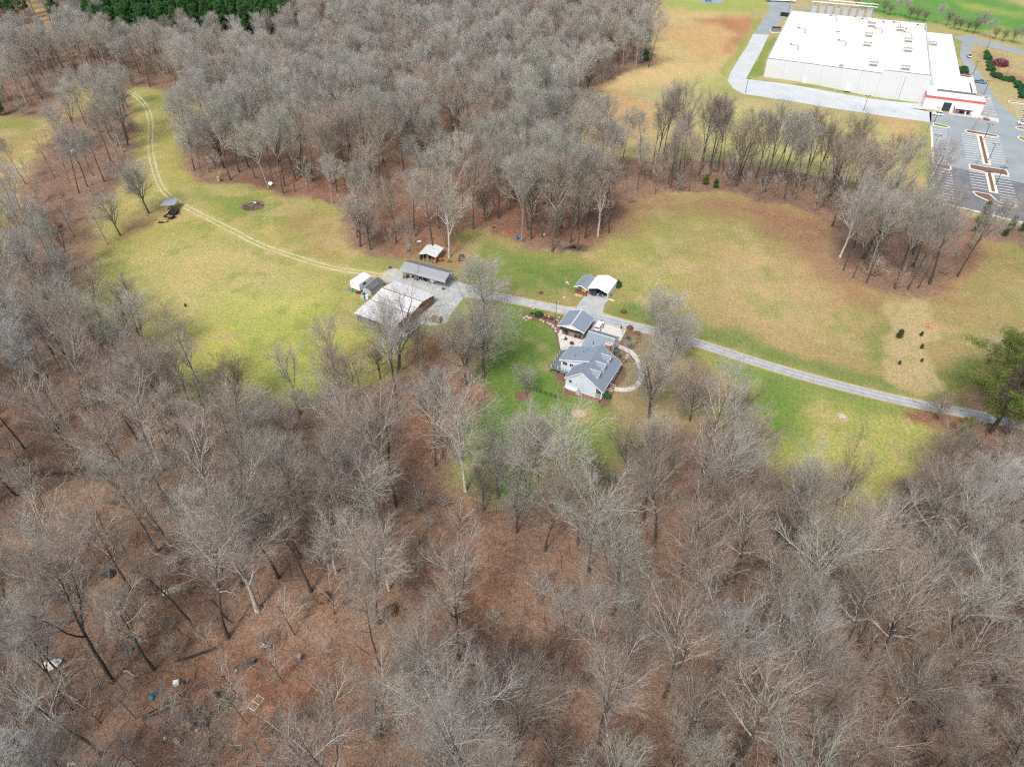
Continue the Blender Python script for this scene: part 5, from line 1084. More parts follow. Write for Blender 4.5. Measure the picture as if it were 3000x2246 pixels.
def tube_arrays(P_, R_, sides):
    N, K1, _ = P_.shape; d = nrm(P_[:, -1] - P_[:, 0]); ref = np.where(np.abs(d[:, 2:3]) > .9, np.array([1., 0, 0]), np.array([0, 0, 1.]))
    u = nrm(np.cross(d, ref)); v = np.cross(d, u); a = np.arange(sides) * 2 * math.pi / sides
    ring = u[:, None, :] * np.cos(a)[None, :, None] + v[:, None, :] * np.sin(a)[None, :, None]
    V = P_[:, :, None, :] + R_[:, :, None, None] * ring[:, None]
    base = (np.arange(N) * K1 * sides)[:, None, None] + (np.arange(K1 - 1) * sides)[None, :, None]; j = np.arange(sides)[None, None]; j2 = (j + 1) % sides
    F = np.stack([base + j, base + j2, base + sides + j2, base + sides + j], -1)
    return V.reshape(-1, 3), F.reshape(-1, 4)
def quads_mesh(name, parts, mats):
    """parts: (V, F, material index)"""
    me = bpy.data.meshes.new(name); o = 0; VV = []; FF = []; MM = []
    for V, F, m in parts: VV.append(V); FF.append(F + o); MM.append(np.full(len(F), m)); o += len(V)
    V = np.concatenate(VV); F = np.concatenate(FF); M = np.concatenate(MM)
    me.vertices.add(len(V)); me.vertices.foreach_set('co', V.ravel().astype(np.float32)); me.loops.add(F.size); me.loops.foreach_set('vertex_index', F.ravel().astype(np.int32))
    me.polygons.add(len(F)); me.polygons.foreach_set('loop_start', np.arange(0, F.size, 4, dtype=np.int32)); me.polygons.foreach_set('material_index', M.astype(np.int32))
    me.polygons.foreach_set('use_smooth', np.ones(len(F), bool))
    for m in mats: me.materials.append(m)
    me.update(calc_edges=True); return me
tw_round = mat('pale_fine_twigs', (.44, .42, .36), .9, .25, .6, objvar=.1)
bark_d = mat('dark_bark', (.045, .037, .031), .95, .3, 3, .5, col2=(.12, .105, .09), objvar=.2)
bark_p = mat('pale_bark', (.20, .18, .155), .95, .3, 2, .5, col2=(.36, .35, .32), objvar=.15)
bark_s = mat('sycamore_bark', (.30, .28, .24), .9, .3, 1.2, .3, col2=(.62, .60, .55), objvar=.1)
tw_grey = mat('grey_twigs', (.37, .36, .33), .9, .25, .6, objvar=.18)
tw_green = mat('lichen_twigs', (.37, .375, .32), .9, .25, .6, objvar=.15)
tw_warm = mat('warm_twigs', (.34, .275, .225), .9, .25, .6, objvar=.18)
tw_pink = mat('violet_grey_twigs', (.35, .325, .31), .9, .25, .6, objvar=.15)
tw_dark = mat('dark_twigs', (.21, .175, .145), .9, .25, .6, objvar=.15)
tw_pale = mat('pale_sycamore_twigs', (.46, .43, .38), .9, .2, .6, objvar=.1)
limb_g = mat('pale_lichened_limbs', (.22, .205, .175), .9, .3, 1.5, col2=(.50, .485, .44), objvar=.2)
limb_d = mat('dark_limbs', (.11, .09, .075), .9, .3, 1.5, col2=(.22, .19, .165), objvar=.2)
limb_w = mat('white_limbs', (.48, .46, .41), .9, .2, 1.5, objvar=.1)
def bare_tree_meshes(name, seed, H=27., clear=.45, R0=.30, nl=17, ll=7.5, ang=(.45, .85), up=.55, n2=9, n3=7, n4=4, shape='dome', fork=0, bm=bark_d, tm=tw_grey, lean=.02, tw=.013, crook=.09, l4=1.15, limb=None, lr=1.0, a2=(.4, .85), a3=(.4, .9), l2f=.42, l3f=.20, top=.99, jl=None):
    g = Grow(seed); o = np.zeros((1, 3)); trunk = g.line(o, np.array([[0.03 * g.r.randn(), .03 * g.r.randn(), 1.]]), np.array([H * .93]), np.array([R0]), np.array([.05]), 9, crook * .5, .35)
    TP = [trunk]
    if fork:
        fk = g.kids(trunk, fork, clear * .8, clear * 1.05, (.25, .5), H * .5, lambda t: 1 + 0 * t, 7, crook, .9, .75, .08, .25, .12); TP.append(fk)
    shp = {'dome': lambda t: .75 + .5 * np.sin(t * 2.6) - .45 * t ** 3, 'vase': lambda t: 1.15 - .7 * t, 'round': lambda t: 1.0 - .5 * t ** 2, 'up': lambda t: .7 + .35 * np.sin(t * 3)}[shape]
    C = []
    l1 = [g.kids(trunk, nl, clear, top, ang, ll, shp, 6, jl or crook, up, .55, .045, .3)]
    if fork: l1.append(g.kids(fk, max(5, nl // 2), .25, .98, ang, ll * .72, shp, 6, crook, up, .55, .04, .3))
    for a in l1:
        b = g.kids(a, n2, .18, .98, a2, ll * l2f, lambda t: 1.1 - .5 * t, 4, crook * 1.1, up * .7, .5, .018, .4)
        c = g.kids(b, n3, .15, .99, a3, ll * l3f, lambda t: 1.1 - .4 * t, 2, .12, .3, .55, tw, .6)
        d = g.kids(c, n4, .1, .99, a3, ll * .11 * l4, lambda t: 1 + 0 * t, 1, .1, .15, .7, tw * .75, .6)
        a[1][:] *= lr; b[1][:] *= lr
        C += [(*tube_arrays(*a, 5), 1), (*tube_arrays(*b, 4), 1), (*tube_arrays(*c, 3), 0), (*tube_arrays(*d, 3), 0)]
    # root flare
    for tp in TP: tp[1][:, 0] *= 1.0
    trunk[1][0, 0] *= 1.25
    T = [(*tube_arrays(*tp, 8), 0) for tp in TP]
    tme = quads_mesh(name + '_trunk', T, [bm]); limb = limb or limb_g
    cme = quads_mesh(name + '_crown', C, [tm, limb])
    full = quads_mesh(name + '_whole', T + [(a, b, 1 + m_) for a, b, m_ in C], [bm, tm, limb])
    return tme, cme, full
PROTO = {}
def P_(key, *a, **k): PROTO[key] = bare_tree_meshes(key, *a, **k)
FAN = dict(a2=(.25, .62), a3=(.3, .75), l2f=.42, l3f=.20, jl=.06)
P_('wood_a', 11, H=27, clear=.52, nl=15, ll=8.2, ang=(.35, .85), up=.22, n2=9, n3=6, n4=3, shape='vase', tm=tw_warm, tw=.017, **FAN)
P_('wood_b', 12, H=25, clear=.46, nl=16, ll=8.4, ang=(.4, .95), up=.22, n2=9, n3=6, n4=3, shape='vase', tm=tw_grey, fork=1, tw=.017, **FAN)
P_('wood_c', 13, H=29, clear=.55, nl=12, ll=7.6, ang=(.3, .7), up=.25, n2=9, n3=6, n4=3, shape='vase', tm=tw_warm, fork=2, tw=.017, **FAN)
P_('wood_d', 14, H=23, clear=.44, nl=15, ll=8.6, ang=(.45, 1.0), up=.2, n2=9, n3=6, n4=3, shape='vase', tm=tw_green, fork=1, bm=bark_p, tw=.017, **FAN)
P_('wood_e', 15, H=28, clear=.54, nl=15, ll=8.0, ang=(.35, .8), up=.25, n2=9, n3=6, n4=3, shape='vase', tm=tw_pink, tw=.017, **FAN)
P_('poplar', 16, H=29, clear=.40, nl=13, ll=9.5, ang=(.35, .75), up=.3, shape='vase', tm=tw_grey, n2=7, n3=5, n4=2, fork=2, R0=.36, crook=.09, limb=limb_d, tw=.012, **FAN)
P_('round', 17, H=11.5, clear=.15, nl=30, ll=7.2, ang=(.3, 1.25), up=.3, shape='round', tm=tw_round, n2=9, n3=7, n4=4, R0=.24, tw=.009, crook=.05, a2=(.25, .6), a3=(.3, .7))
P_('oak', 18, H=21, clear=.28, nl=15, ll=9.0, ang=(.6, 1.15), up=.35, shape='dome', tm=tw_dark, n2=8, n3=6, n4=3, fork=3, R0=.42, crook=.13, limb=limb_d, tw=.012)
P_('sycamore', 19, H=24, clear=.38, nl=13, ll=9.0, ang=(.6, 1.15), up=.3, shape='dome', tm=tw_pale, bm=bark_s, fork=3, R0=.38, crook=.14, n2=8, n3=5, n4=3, limb=limb_w, tw=.012)
for q_, (H_, cl_, nl_, ll_, an_, up__, fk_, tm__, lb_) in enumerate(((27, .48, 15, 7.6, (.4, .95), .35, 0, tw_warm, limb_g), (25, .42, 15, 8.0, (.45, 1.05), .3, 2, tw_warm, limb_g), (29, .52, 13, 7.2, (.35, .85), .35, 2, tw_grey, limb_g), (23, .38, 15, 8.4, (.5, 1.1), .3, 1, tw_green, limb_g), (28, .50, 15, 7.4, (.4, .9), .4, 1, tw_warm, limb_d))):
    P_('near_' + 'abcde'[q_], 41 + q_, H=H_, clear=cl_, nl=nl_, ll=ll_, ang=an_, up=up__, n2=8, n3=6, n4=3, shape='dome', tm=tm__, fork=fk_, limb=lb_, tw=.0125, lr=1.45, crook=.1, l4=1.3, a2=(.3, .75), a3=(.3, .8), l2f=.44, l3f=.23, jl=.09)
P_('sapling', 20, H=8, clear=.18, nl=10, ll=3.0, ang=(.5, 1.0), up=.4, shape='dome', tm=tw_warm, n2=5, n3=4, n4=2, R0=.07, tw=.012)
P_('thicket', 21, H=4.2, clear=.05, nl=16, ll=2.8, ang=(.5, 1.3), up=.4, shape='round', tm=tw_warm, n2=6, n3=4, n4=2, R0=.05, tw=.012, crook=.16)
# evergreen: trunk, limbs and clumps of needle sprays
need_y = mat('yellow_green_needles', (.05, .08, .018), .8, .35, 1.2, col2=(.16, .20, .035), objvar=.1)
need_g = mat('dark_green_needles', (.03, .10, .03), .8, .35, 1.5, col2=(.07, .17, .045), objvar=.2)
need_c = mat('cedar_foliage', (.05, .08, .03), .9, .35, 3, col2=(.11, .15, .06), objvar=.15)
holly = mat('holly_leaf', (.02, .085, .03), .6, .35, 4, col2=(.05, .16, .05), objvar=.15)
def spray_arrays(rs, C, rad, n, L, wd):
    """n needle/leaf blades scattered round each clump centre"""
    N = len(C); d = nrm(rs.randn(N, n, 3)); p = C[:, None] + d * (rad[:, None, None] * rs.rand(N, n, 1) ** .4) * np.array([1, 1, .7])
    dd = nrm(d + rs.randn(N, n, 3) * .6 + np.array([0, 0, .35])); s = nrm(np.cross(dd, rs.randn(N, n, 3))) * wd
    V = np.stack([p - s, p + s, p + dd * L + s * .4, p + dd * L - s * .4], 2).reshape(-1, 3); F = np.arange(len(V)).reshape(-1, 4)
    return V, F
def pine_meshes(name, seed, H, clear, nl, ll, ang, up, shape, m, clump=.8, blades=16, L=.45, wd=.05, n2=6, sub=1, bm=bark_d, R0=.3, crad=.1):
    g = Grow(seed); o = np.zeros((1, 3)); trunk = g.line(o, np.array([[0, 0, 1.]]), np.array([H]), np.array([R0]), np.array([.04]), 8, .02, .3)
    shp = {'cone': lambda t: 1.15 - 1.0 * t, 'irr': lambda t: .55 + .6 * np.sin(t * 2.9) ** 2 * (1.1 - .5 * t)}[shape]
    a = g.kids(trunk, nl, clear, .99, ang, ll, shp, 4, .08, up, .4, .03, .4, .35)
    b = g.kids(a, n2, .3, 1.0, (.4, .9), ll * .33, lambda t: 1.1 - .5 * t, 2, .1, .3, .5, .015, .5)
    pts = np.concatenate([b[0][:, -1], b[0][:, 1], a[0][:, -1]]); V, F = spray_arrays(g.r, pts, np.full(len(pts), clump) * (.6 + .8 * g.r.rand(len(pts))), blades, L, wd)
    T = [(*tube_arrays(*trunk, 8), 0)]; lim = [(*tube_arrays(*a, 4), 1), (*tube_arrays(*b, 3), 1)]
    return quads_mesh(name + '_trunk', T, [bm]), quads_mesh(name + '_crown', [(V, F, 0)] + lim, [m, bm]), quads_mesh(name + '_whole', [(T[0][0], T[0][1], 1), (V, F, 0)] + lim, [m, bm])
PROTO['big_pine'] = pine_meshes('big_pine', 31, 24, .25, 30, 6.8, (1.0, 1.5), .2, 'irr', need_y, .75, 60, .36, .035, n2=7, R0=.38)
PROTO['far_pine'] = pine_meshes('far_pine', 32, 17, .35, 26, 3.2, (.9, 1.35), .3, 'cone', need_g, .75, 26, .5, .08, n2=4)
PROTO['cedar'] = pine_meshes('cedar', 33, 5, .04, 44, 1.5, (.7, 1.2), .5, 'cone', need_c, .28, 30, .2, .035, n2=4, R0=.09)
def shrub_mesh(name, seed, r, m, n=420, L=.14, wd=.05):
    rs = np.random.RandomState(seed); c = nrm(rs.randn(n, 3)) * (.55 + .45 * rs.rand(n, 1) ** .5); c[:, 2] = np.abs(c[:, 2]) * .95; c = c * r; c[:, 2] += .1
    V, F = spray_arrays(rs, c, np.full(n, .12 * r), 7, L, wd)
    mb = MB(); mb.blob((0, 0, .42 * r), (.75 * r, .75 * r, .5 * r), m, seed=seed, rough=.1); 
    W2 = np.array(mb.v); F2 = np.array([f for f in mb.f]); return quads_mesh(name, [(V, F, 0), (W2, F2, 0)], [m])
SHR = [shrub_mesh('shrub_a', 1, 1.0, holly), shrub_mesh('shrub_b', 2, 1.0, holly)]
shrub_y = shrub_mesh('shrub_y', 3, 1.0, mat('yellow_green_shrub', (.22, .24, .05), .8, .3, 3, col2=(.32, .32, .08)))
shrub_m = shrub_mesh('shrub_m', 4, 1.0, mat('red_brown_shrub', (.15, .07, .04), .9, .3, 3, col2=(.28, .14, .08)), 300, .25, .02)
shrub_r = shrub_mesh('shrub_r', 6, 1.0, mat('crimson_shrub', (.16, .03, .05), .9, .3, 3), 300, .25, .03)
# ------------------------------------------------------------------ planting
def plant(key, x, y, rz, s, label, group=None, name=None, crown_m=None, cat='tree', z=None, lean=0):
    if z is None: z = float(ground_z(x, y)[0])
    t = bpy.data.objects.new(name or 'bare_tree', None); COL.objects.link(t); t.location = (x, y, z - .1); t.rotation_euler = (lean * math.sin(rz), lean * math.cos(rz * 1.7), rz); t.scale = s if isinstance(s, tuple) else (s, s, s)
    tag(t, label, cat, group)
    tm_, cm_, _ = PROTO[key]
    a = bpy.data.objects.new('trunk', tm_); COL.objects.link(a); a.parent = t
    b = bpy.data.objects.new('crown', cm_); COL.objects.link(b); b.parent = t
    if crown_m: b.material_slots[0].link = 'OBJECT'; b.material_slots[0].material = crown_m
    return t
TAKEN = []
def sp(k, u, v, key, H, label, name=None, crown_m=None, wide=1.0, rz=None, lean=0, cat='tree'):
    x, y = G(k, u, v)
    if y < 150 and key.startswith('wood_'): key = 'near_' + key[-1]
    h0 = {'near_a': 27, 'near_b': 25, 'near_c': 29, 'near_d': 23, 'near_e': 28, 'wood_a': 27, 'wood_b': 25, 'wood_c': 29, 'wood_d': 23, 'wood_e': 28, 'poplar': 29, 'round': 12.5, 'oak': 21, 'sycamore': 24, 'sapling': 8, 'thicket': 4.5, 'big_pine': 24, 'far_pine': 17, 'cedar': 5}[key]
    s = H / h0; TAKEN.append((x, y, 3.5 if H > 9 else 1.5))
    return plant(key, x, y, RNG.uniform(0, 6.28) if rz is None else rz, (s * wide, s * wide, s), label, None, name, crown_m, cat, lean=lean)
S = sp
# left lawn
S(5, 1165, 1136, 'oak', 19, 'bare grey tree with a twin beside it, left of the flat field shelter', 'lawn_tree', tw_grey, .85); S(5, 1150, 1160, 'wood_d', 15, 'shorter bare tree leaning left, twin of the one by the flat field shelter', 'lawn_tree', tw_grey, .8, lean=.12)
S(5, 942, 1310, 'oak', 15, 'lone forked bare tree on the left lawn with a dark root patch', 'lawn_tree', tw_green, .9); S(5, 845, 1382, 'sapling', 11, 'thin pale young tree, leftmost of the three on the left lawn', 'young_tree', tw_pale)
S(5, 680, 920, 'wood_b', 22, 'tall dark trunk at the lawn side of the left tree line, mid height', 'edge_tree', tw_pink); S(5, 620, 980, 'wood_a', 19, 'bare tree just left of and below the tall one on the left tree line', 'edge_tree', tw_grey)
S(5, 930, 620, 'wood_c', 29, 'tall bare tree standing right at the small pond', 'edge_tree', tw_pink); S(5, 870, 560, 'wood_e', 27, 'tall bare tree behind the small pond', 'edge_tree', tw_grey); S(5, 985, 500, 'sapling', 8, 'reddish brown sapling at the edge above the pond', 'young_tree', tw_warm)
S(5, 590, 1570, 'poplar', 18, 'dark forked tree with a long side branch at the lower left lawn edge', 'edge_tree', tw_dark, .8); S(5, 520, 1610, 'wood_c', 23, 'pale slender tree leaning left at the lower left lawn edge', 'edge_tree', tw_pale, .8, lean=-.12)
S(5, 270, 1620, 'oak', 17, 'dark crooked tree low in the left tree line, second from the edge', 'edge_tree', tw_dark, .8); S(5, 130, 1120, 'wood_e', 26, 'tall thin leaning tree near the left edge, trunk bending right', 'edge_tree', tw_grey, .7, lean=-.1)
S(5, 1560, 862, 'wood_d', 17, 'slim bare tree, outermost left of the wood edge right of the track', 'edge_tree', tw_green, .8, lean=-.1); S(5, 1632, 822, 'wood_d', 19, 'second slim bare tree at the wood edge right of the track', 'edge_tree', tw_green, .8, lean=-.1)
S('a', 170, 880, 'oak', 23, 'big dark oak at the wood edge right of the track', 'edge_tree', tw_pink, .9); S('a', 300, 910, 'wood_b', 24, 'dark thick tree second in the wood edge above the brush pile', 'edge_tree', tw_pink)
S('a', 440, 960, 'wood_a', 23, 'slim leaning tree at the wood edge above the brush pile', 'edge_tree', tw_grey, .8); S('a', 585, 985, 'wood_c', 25, 'tree behind the pale scrap at the wood edge', 'edge_tree', tw_grey, .8); S('a', 690, 1015, 'wood_c', 28, 'tall pale trunk right of the pale scrap at the wood edge', 'edge_tree', tw_green, .8)
S('a', 780, 1075, 'wood_a', 24, 'dark slim trunk standing farthest out on the wood edge, right of the brush pile', 'edge_tree', tw_green, .8); S('a', 930, 985, 'wood_a', 23, 'dark trunk beside a fallen log at the wood edge', 'edge_tree', tw_warm, .85); S('a', 1140, 1060, 'wood_b', 25, 'bare tree with a drooping broken limb at the wood edge', 'edge_tree', tw_warm, .9)
S('a', 1220, 1040, 'wood_c', 26, 'straight dark trunk at the wood edge behind the two lone trees', 'edge_tree', tw_warm, .7); S('a', 1410, 1130, 'wood_a', 17, 'thin warm coloured tree at the wood edge above the two lone trees', 'edge_tree', tw_warm, .9); S('a', 1430, 905, 'wood_e', 25, 'mossy dark straight trunk inside the middle wood', 'edge_tree', tw_green, .7)
S('a', 1342, 1530, 'oak', 19, 'left of the two lone bare trees on the leafy lawn above the barn', 'lawn_tree', tw_grey, .95); S('a', 1432, 1560, 'oak', 16, 'right of the two lone bare trees on the leafy lawn above the barn', 'lawn_tree', tw_warm, .8)
S('a', 1650, 1500, 'wood_b', 21, 'shaggy vine-hung tree left of the open shed', 'edge_tree', tw_warm, .9); S('a', 1735, 1600, 'wood_d', 12, 'shaggy low tree next to the vine-hung one, left of the open shed', 'edge_tree', tw_warm, .8)
S(2, 1635, 385, 'sycamore', 25, 'large pale barked tree right behind the open shed', 'sycamore_tree', tw_green, .9)
# middle wood edge facing the right field
for u, v, key, H, m, lb in ((15, 1225, 'wood_c', 27, tw_pale, 'pale crowned tree left of the buggy clearing at the wood edge'), (215, 1325, 'oak', 13, tw_warm, 'short crooked tree at the leafy edge right of the buggy'), (100, 1200, 'wood_a', 25, tw_warm, 'slim twin trunk tree in the edge behind the crooked one'), (145, 1150, 'wood_c', 27, tw_grey, 'pale straight trunk in the edge behind the crooked tree'),
                        (525, 1500, 'wood_d', 28, tw_green, 'broad round crowned tree beside the blue drum at the wood edge'), (610, 1480, 'wood_b', 28, tw_grey, 'tree with a large pale round crown, right of the blue drum'), (580, 1390, 'wood_a', 24, tw_warm, 'straight trunk between the two round crowned edge trees'),
                        (820, 1475, 'oak', 13, tw_pale, 'short pale drooping tree left of the dark burnt patch'), (950, 1510, 'wood_c', 29, tw_pink, 'pale trunk tree standing on the dark burnt patch'), (1010, 1400, 'wood_a', 22, tw_green, 'leaning tree just right behind the burnt patch'), (1185, 1455, 'sycamore', 27, tw_warm, 'thick white trunk with broken fork at the corner of the right field'),
                        (1280, 1425, 'wood_a', 22, tw_warm, 'dark leaning tree nearest the right field'), (1215, 1395, 'wood_e', 24, tw_warm, 'grey trunk behind the thick white forked trunk'), (1115, 1260, 'wood_c', 25, tw_pink, 'dark trunk inside the edge behind the white forked trunk'), (1680, 1090, 'wood_a', 14, tw_warm, 'small pale stemmed tree at the corner where the row begins')):
    S('b', u, v, key, H, lb, 'edge_tree', m, .85)
# row between the two fields
TR = [(65, 640, 31, 'poplar', 'first big tree of the row, double crown'), (110, 650, 29, 'wood_c', 'pale partner touching the first big tree of the row'), (215, 650, 32, 'poplar', 'tallest tree of the row, tapering dark crown'), (285, 740, 24, 'wood_a', 'slim dark tree'), (325, 850, 20, 'wood_c', 'white stemmed slim tree'),
      (405, 730, 27, 'wood_e', 'thin dark tree'), (430, 690, 28, 'poplar', 'pale forked tree'), (490, 740, 25, 'poplar', 'grey leaning tree by the green bush'), (555, 710, 28, 'wood_c', 'dark wavy tree right of the green bush'), (600, 700, 22, 'wood_a', 'thin pale tree behind the wavy one'), (700, 825, 26, 'oak', 'strongly bent tree in the gap'), (870, 755, 26, 'poplar', 'thick grey tree'),
      (965, 775, 30, 'poplar', 'widest fan crown in the middle'), (1040, 790, 26, 'wood_c', 'dark slim tree beside the widest fan'), (1075, 780, 22, 'wood_a', 'short slim tree right of the fan'), (1095, 930, 28, 'wood_b', 'darkest straight trunk, nearest the field'), (1245, 860, 25, 'poplar', 'thick grey tree with low fork'), (1335, 855, 26, 'poplar', 'right leaning grey tree'),
      (1395, 800, 21, 'wood_c', 'slender tree behind the right leaning one'), (1475, 885, 25, 'oak', 'dark wavy tree with two leaders'), (1500, 870, 22, 'poplar', 'twin of the two leader tree'), (1645, 640, 20, 'oak', 'dark zigzag tree at the right end'), (1850, 870, 22, 'wood_c', 'slim dark tree at the right end'), (250, 700, 22, 'wood_c', 'short dark tree left of centre'), (20, 700, 27, 'wood_c', 'slim tree at the very left end')]
for u, v, H, key, lb in TR: S('c', u, v, key, H, lb + ' of the tree row between the two fields' if 'row' not in lb else lb + ' between the two fields', 'row_tree', tw_warm if key in ('wood_a', 'wood_c') else tw_grey if RNG.random() < .5 else tw_dark, .8)
# clump in the right field
for u, v, H, key, m, lb in ((1575, 1500, 24, 'wood_c', tw_pink, 'dark slim tree, leftmost of the clump in the right field'), (1655, 1330, 25, 'wood_e', tw_pink, 'dark tree behind the left end of the field clump'), (1650, 1560, 20, 'wood_c', tw_warm, 'twin pale stems at the front of the field clump'), (1760, 1600, 27, 'wood_c', tw_pale, 'tall white leaning trunk at the front of the field clump'),
                           (1740, 1470, 24, 'wood_a', tw_pink, 'straight grey trunk in the middle of the field clump'), (1985, 1645, 24, 'wood_e', tw_pink, 'grey trunk at the right front of the field clump'), (2095, 1650, 25, 'wood_c', tw_pink, 'white trunk at the lowest front of the field clump'), (2180, 1640, 23, 'wood_c', tw_grey, 'dark trunk rightmost at the front of the field clump')):
    S('c', u, v, key, H, lb, 'clump_tree', m, .75, lean=.05)
# round the house and drive
S('D', 1042, 662, 'round', 14, 'round dense fine-twigged tree on the drive, between barn and house', 'round_tree', tw_round, 1.12); S('D', 1428, 728, 'round', 13, 'round dense tree on the drive right of the house, far one', 'round_tree', tw_round, 1.15); S('D', 1446, 785, 'round', 12.5, 'round dense tree below the drive right of the house, near one', 'round_tree', tw_round, 1.15)
S('D', 1402, 903, 'oak', 21, 'large vase-shaped tree in the front yard inside the curved walk', 'yard_tree', tw_grey, .85); S('D', 1490, 908, 'round', 12.5, 'broad fine-twigged brownish tree right of the front yard tree', 'yard_tree', tw_warm, 1.0); S('D', 1580, 925, 'oak', 13, 'dark bristly tree right of the brownish one below the drive', 'yard_tree', tw_dark, .85)
S('D', 1137, 856, 'oak', 8.5, 'small spreading tree in the mulch ring left of the house', 'yard_tree', tw_green, .9); S('D', 2025, 905, 'round', 6, 'small many-stemmed tree in the leaf bed by the drive, right side', 'yard_tree', tw_warm, 1.1)
S('D', 1004, 832, 'oak', 22, 'mossy forked tree on the lawn between barn and house, left of two', 'yard_tree', tw_green, 1.0); S('D', 1044, 815, 'oak', 24, 'dark wide tree on the lawn between barn and house, right of two', 'yard_tree', tw_grey, .9); S('D', 862, 805, 'oak', 22, 'wide dark limbed tree right in front of the barn', 'yard_tree', tw_dark, 1.1); S('D', 905, 790, 'wood_d', 14, 'mossy vine-covered tree at the right front corner of the barn', 'yard_tree', tw_green, .8); S('D', 724, 805, 'wood_d', 15, 'greenish bushy tree on the grass left of the barn front', 'yard_tree', tw_green, .9, ); S('D', 822, 820, 'oak', 12, 'dark crooked tree left of the big barn tree', 'yard_tree', tw_dark, .8)
S('D', 527, 888, 'oak', 16.5, 'dark lone tree with one long low limb at the bottom of the left lawn', 'lawn_tree', tw_dark, .8); S('D', 456, 878, 'wood_a', 25, 'tall thick trunk leaning left at the bottom of the left lawn', 'edge_tree', tw_warm, .8, lean=-.05)
for u, v, H, key, m, lb in ((278, 680, 24, 'poplar', tw_dark, 'twin dark leaders joined low, left of the green lawn'), (212, 735, 25, 'wood_c', tw_pink, 'straight dark trunk left of the twin dark leaders'), (452, 930, 27, 'sycamore', tw_pale, 'white crowned dark trunk in the bright green lawn edge'), (715, 990, 19, 'oak', tw_grey, 'crooked dark trunk right of the white crowned tree'), (602, 1085, 13, 'oak', tw_dark, 'small dark tree below the bright green lawn'),
                           (945, 1005, 24, 'wood_b', tw_pale, 'pale crowned tree in the middle of the green lawn edge'), (965, 960, 20, 'wood_a', tw_grey, 'dark trunk just right of the pale crowned lawn tree'), (1035, 1050, 21, 'wood_c', tw_warm, 'pair of slim dark trunks below the house lawn'), (1240, 1090, 27, 'sycamore', tw_pale, 'huge spreading pale-limbed tree below the house'), (1465, 940, 11, 'oak', tw_dark, 'small dark tree right of the huge pale one'),
                           (1980, 990, 22, 'wood_e', tw_pale, 'tall pale tree below the front yard'), (2065, 1020, 17, 'wood_c', tw_warm, 'slim tree right of the tall pale one below the front yard'), (890, 860, 15, 'wood_a', tw_green, 'greenish young tree on the green lawn edge'), (1500, 920, 10, 'sapling', tw_dark, 'dark sapling beside the small dark tree')):
    S('g', u, v, key, H, lb, 'edge_tree', m, .85)
S('h', 770, 800, 'oak', 17, 'dark leaning tree alone against the lower right lawn', 'edge_tree', tw_dark, .65, lean=.15); S('h', 1245, 775, 'wood_a', 13, 'slim dark tree right of the dark leaning one at the lower right lawn', 'edge_tree', tw_warm, .8)
S('h', 560, 790, 'oak', 15, 'grey bushy tree left of the dark leaning one at the lower right lawn', 'edge_tree', tw_grey, .8); S('h', 955, 290, 'sapling', 8, 'dark thin dead sapling on the lower right lawn', 'young_tree', tw_dark, .5)
S(6, 580, 300, 'sycamore', 21, 'white crowned sycamore in the scrub clearing at lower left, right one', 'sycamore_tree', tw_pale, 1.0, lean=-.08); S(6, 480, 365, 'sycamore', 18, 'white crowned sycamore in the scrub clearing at lower left, left one', 'sycamore_tree', tw_pale, .9, lean=-.1)
S('d', 1125, 1370, 'sycamore', 24, 'pale leaning trunk in the dark hollow at left', 'edge_tree', tw_warm, .8); S('d', 280, 1540, 'sycamore', 12, 'broken mossy pale trunk at the edge of the scrub clearing', 'edge_tree', tw_pale, .7, lean=.3)
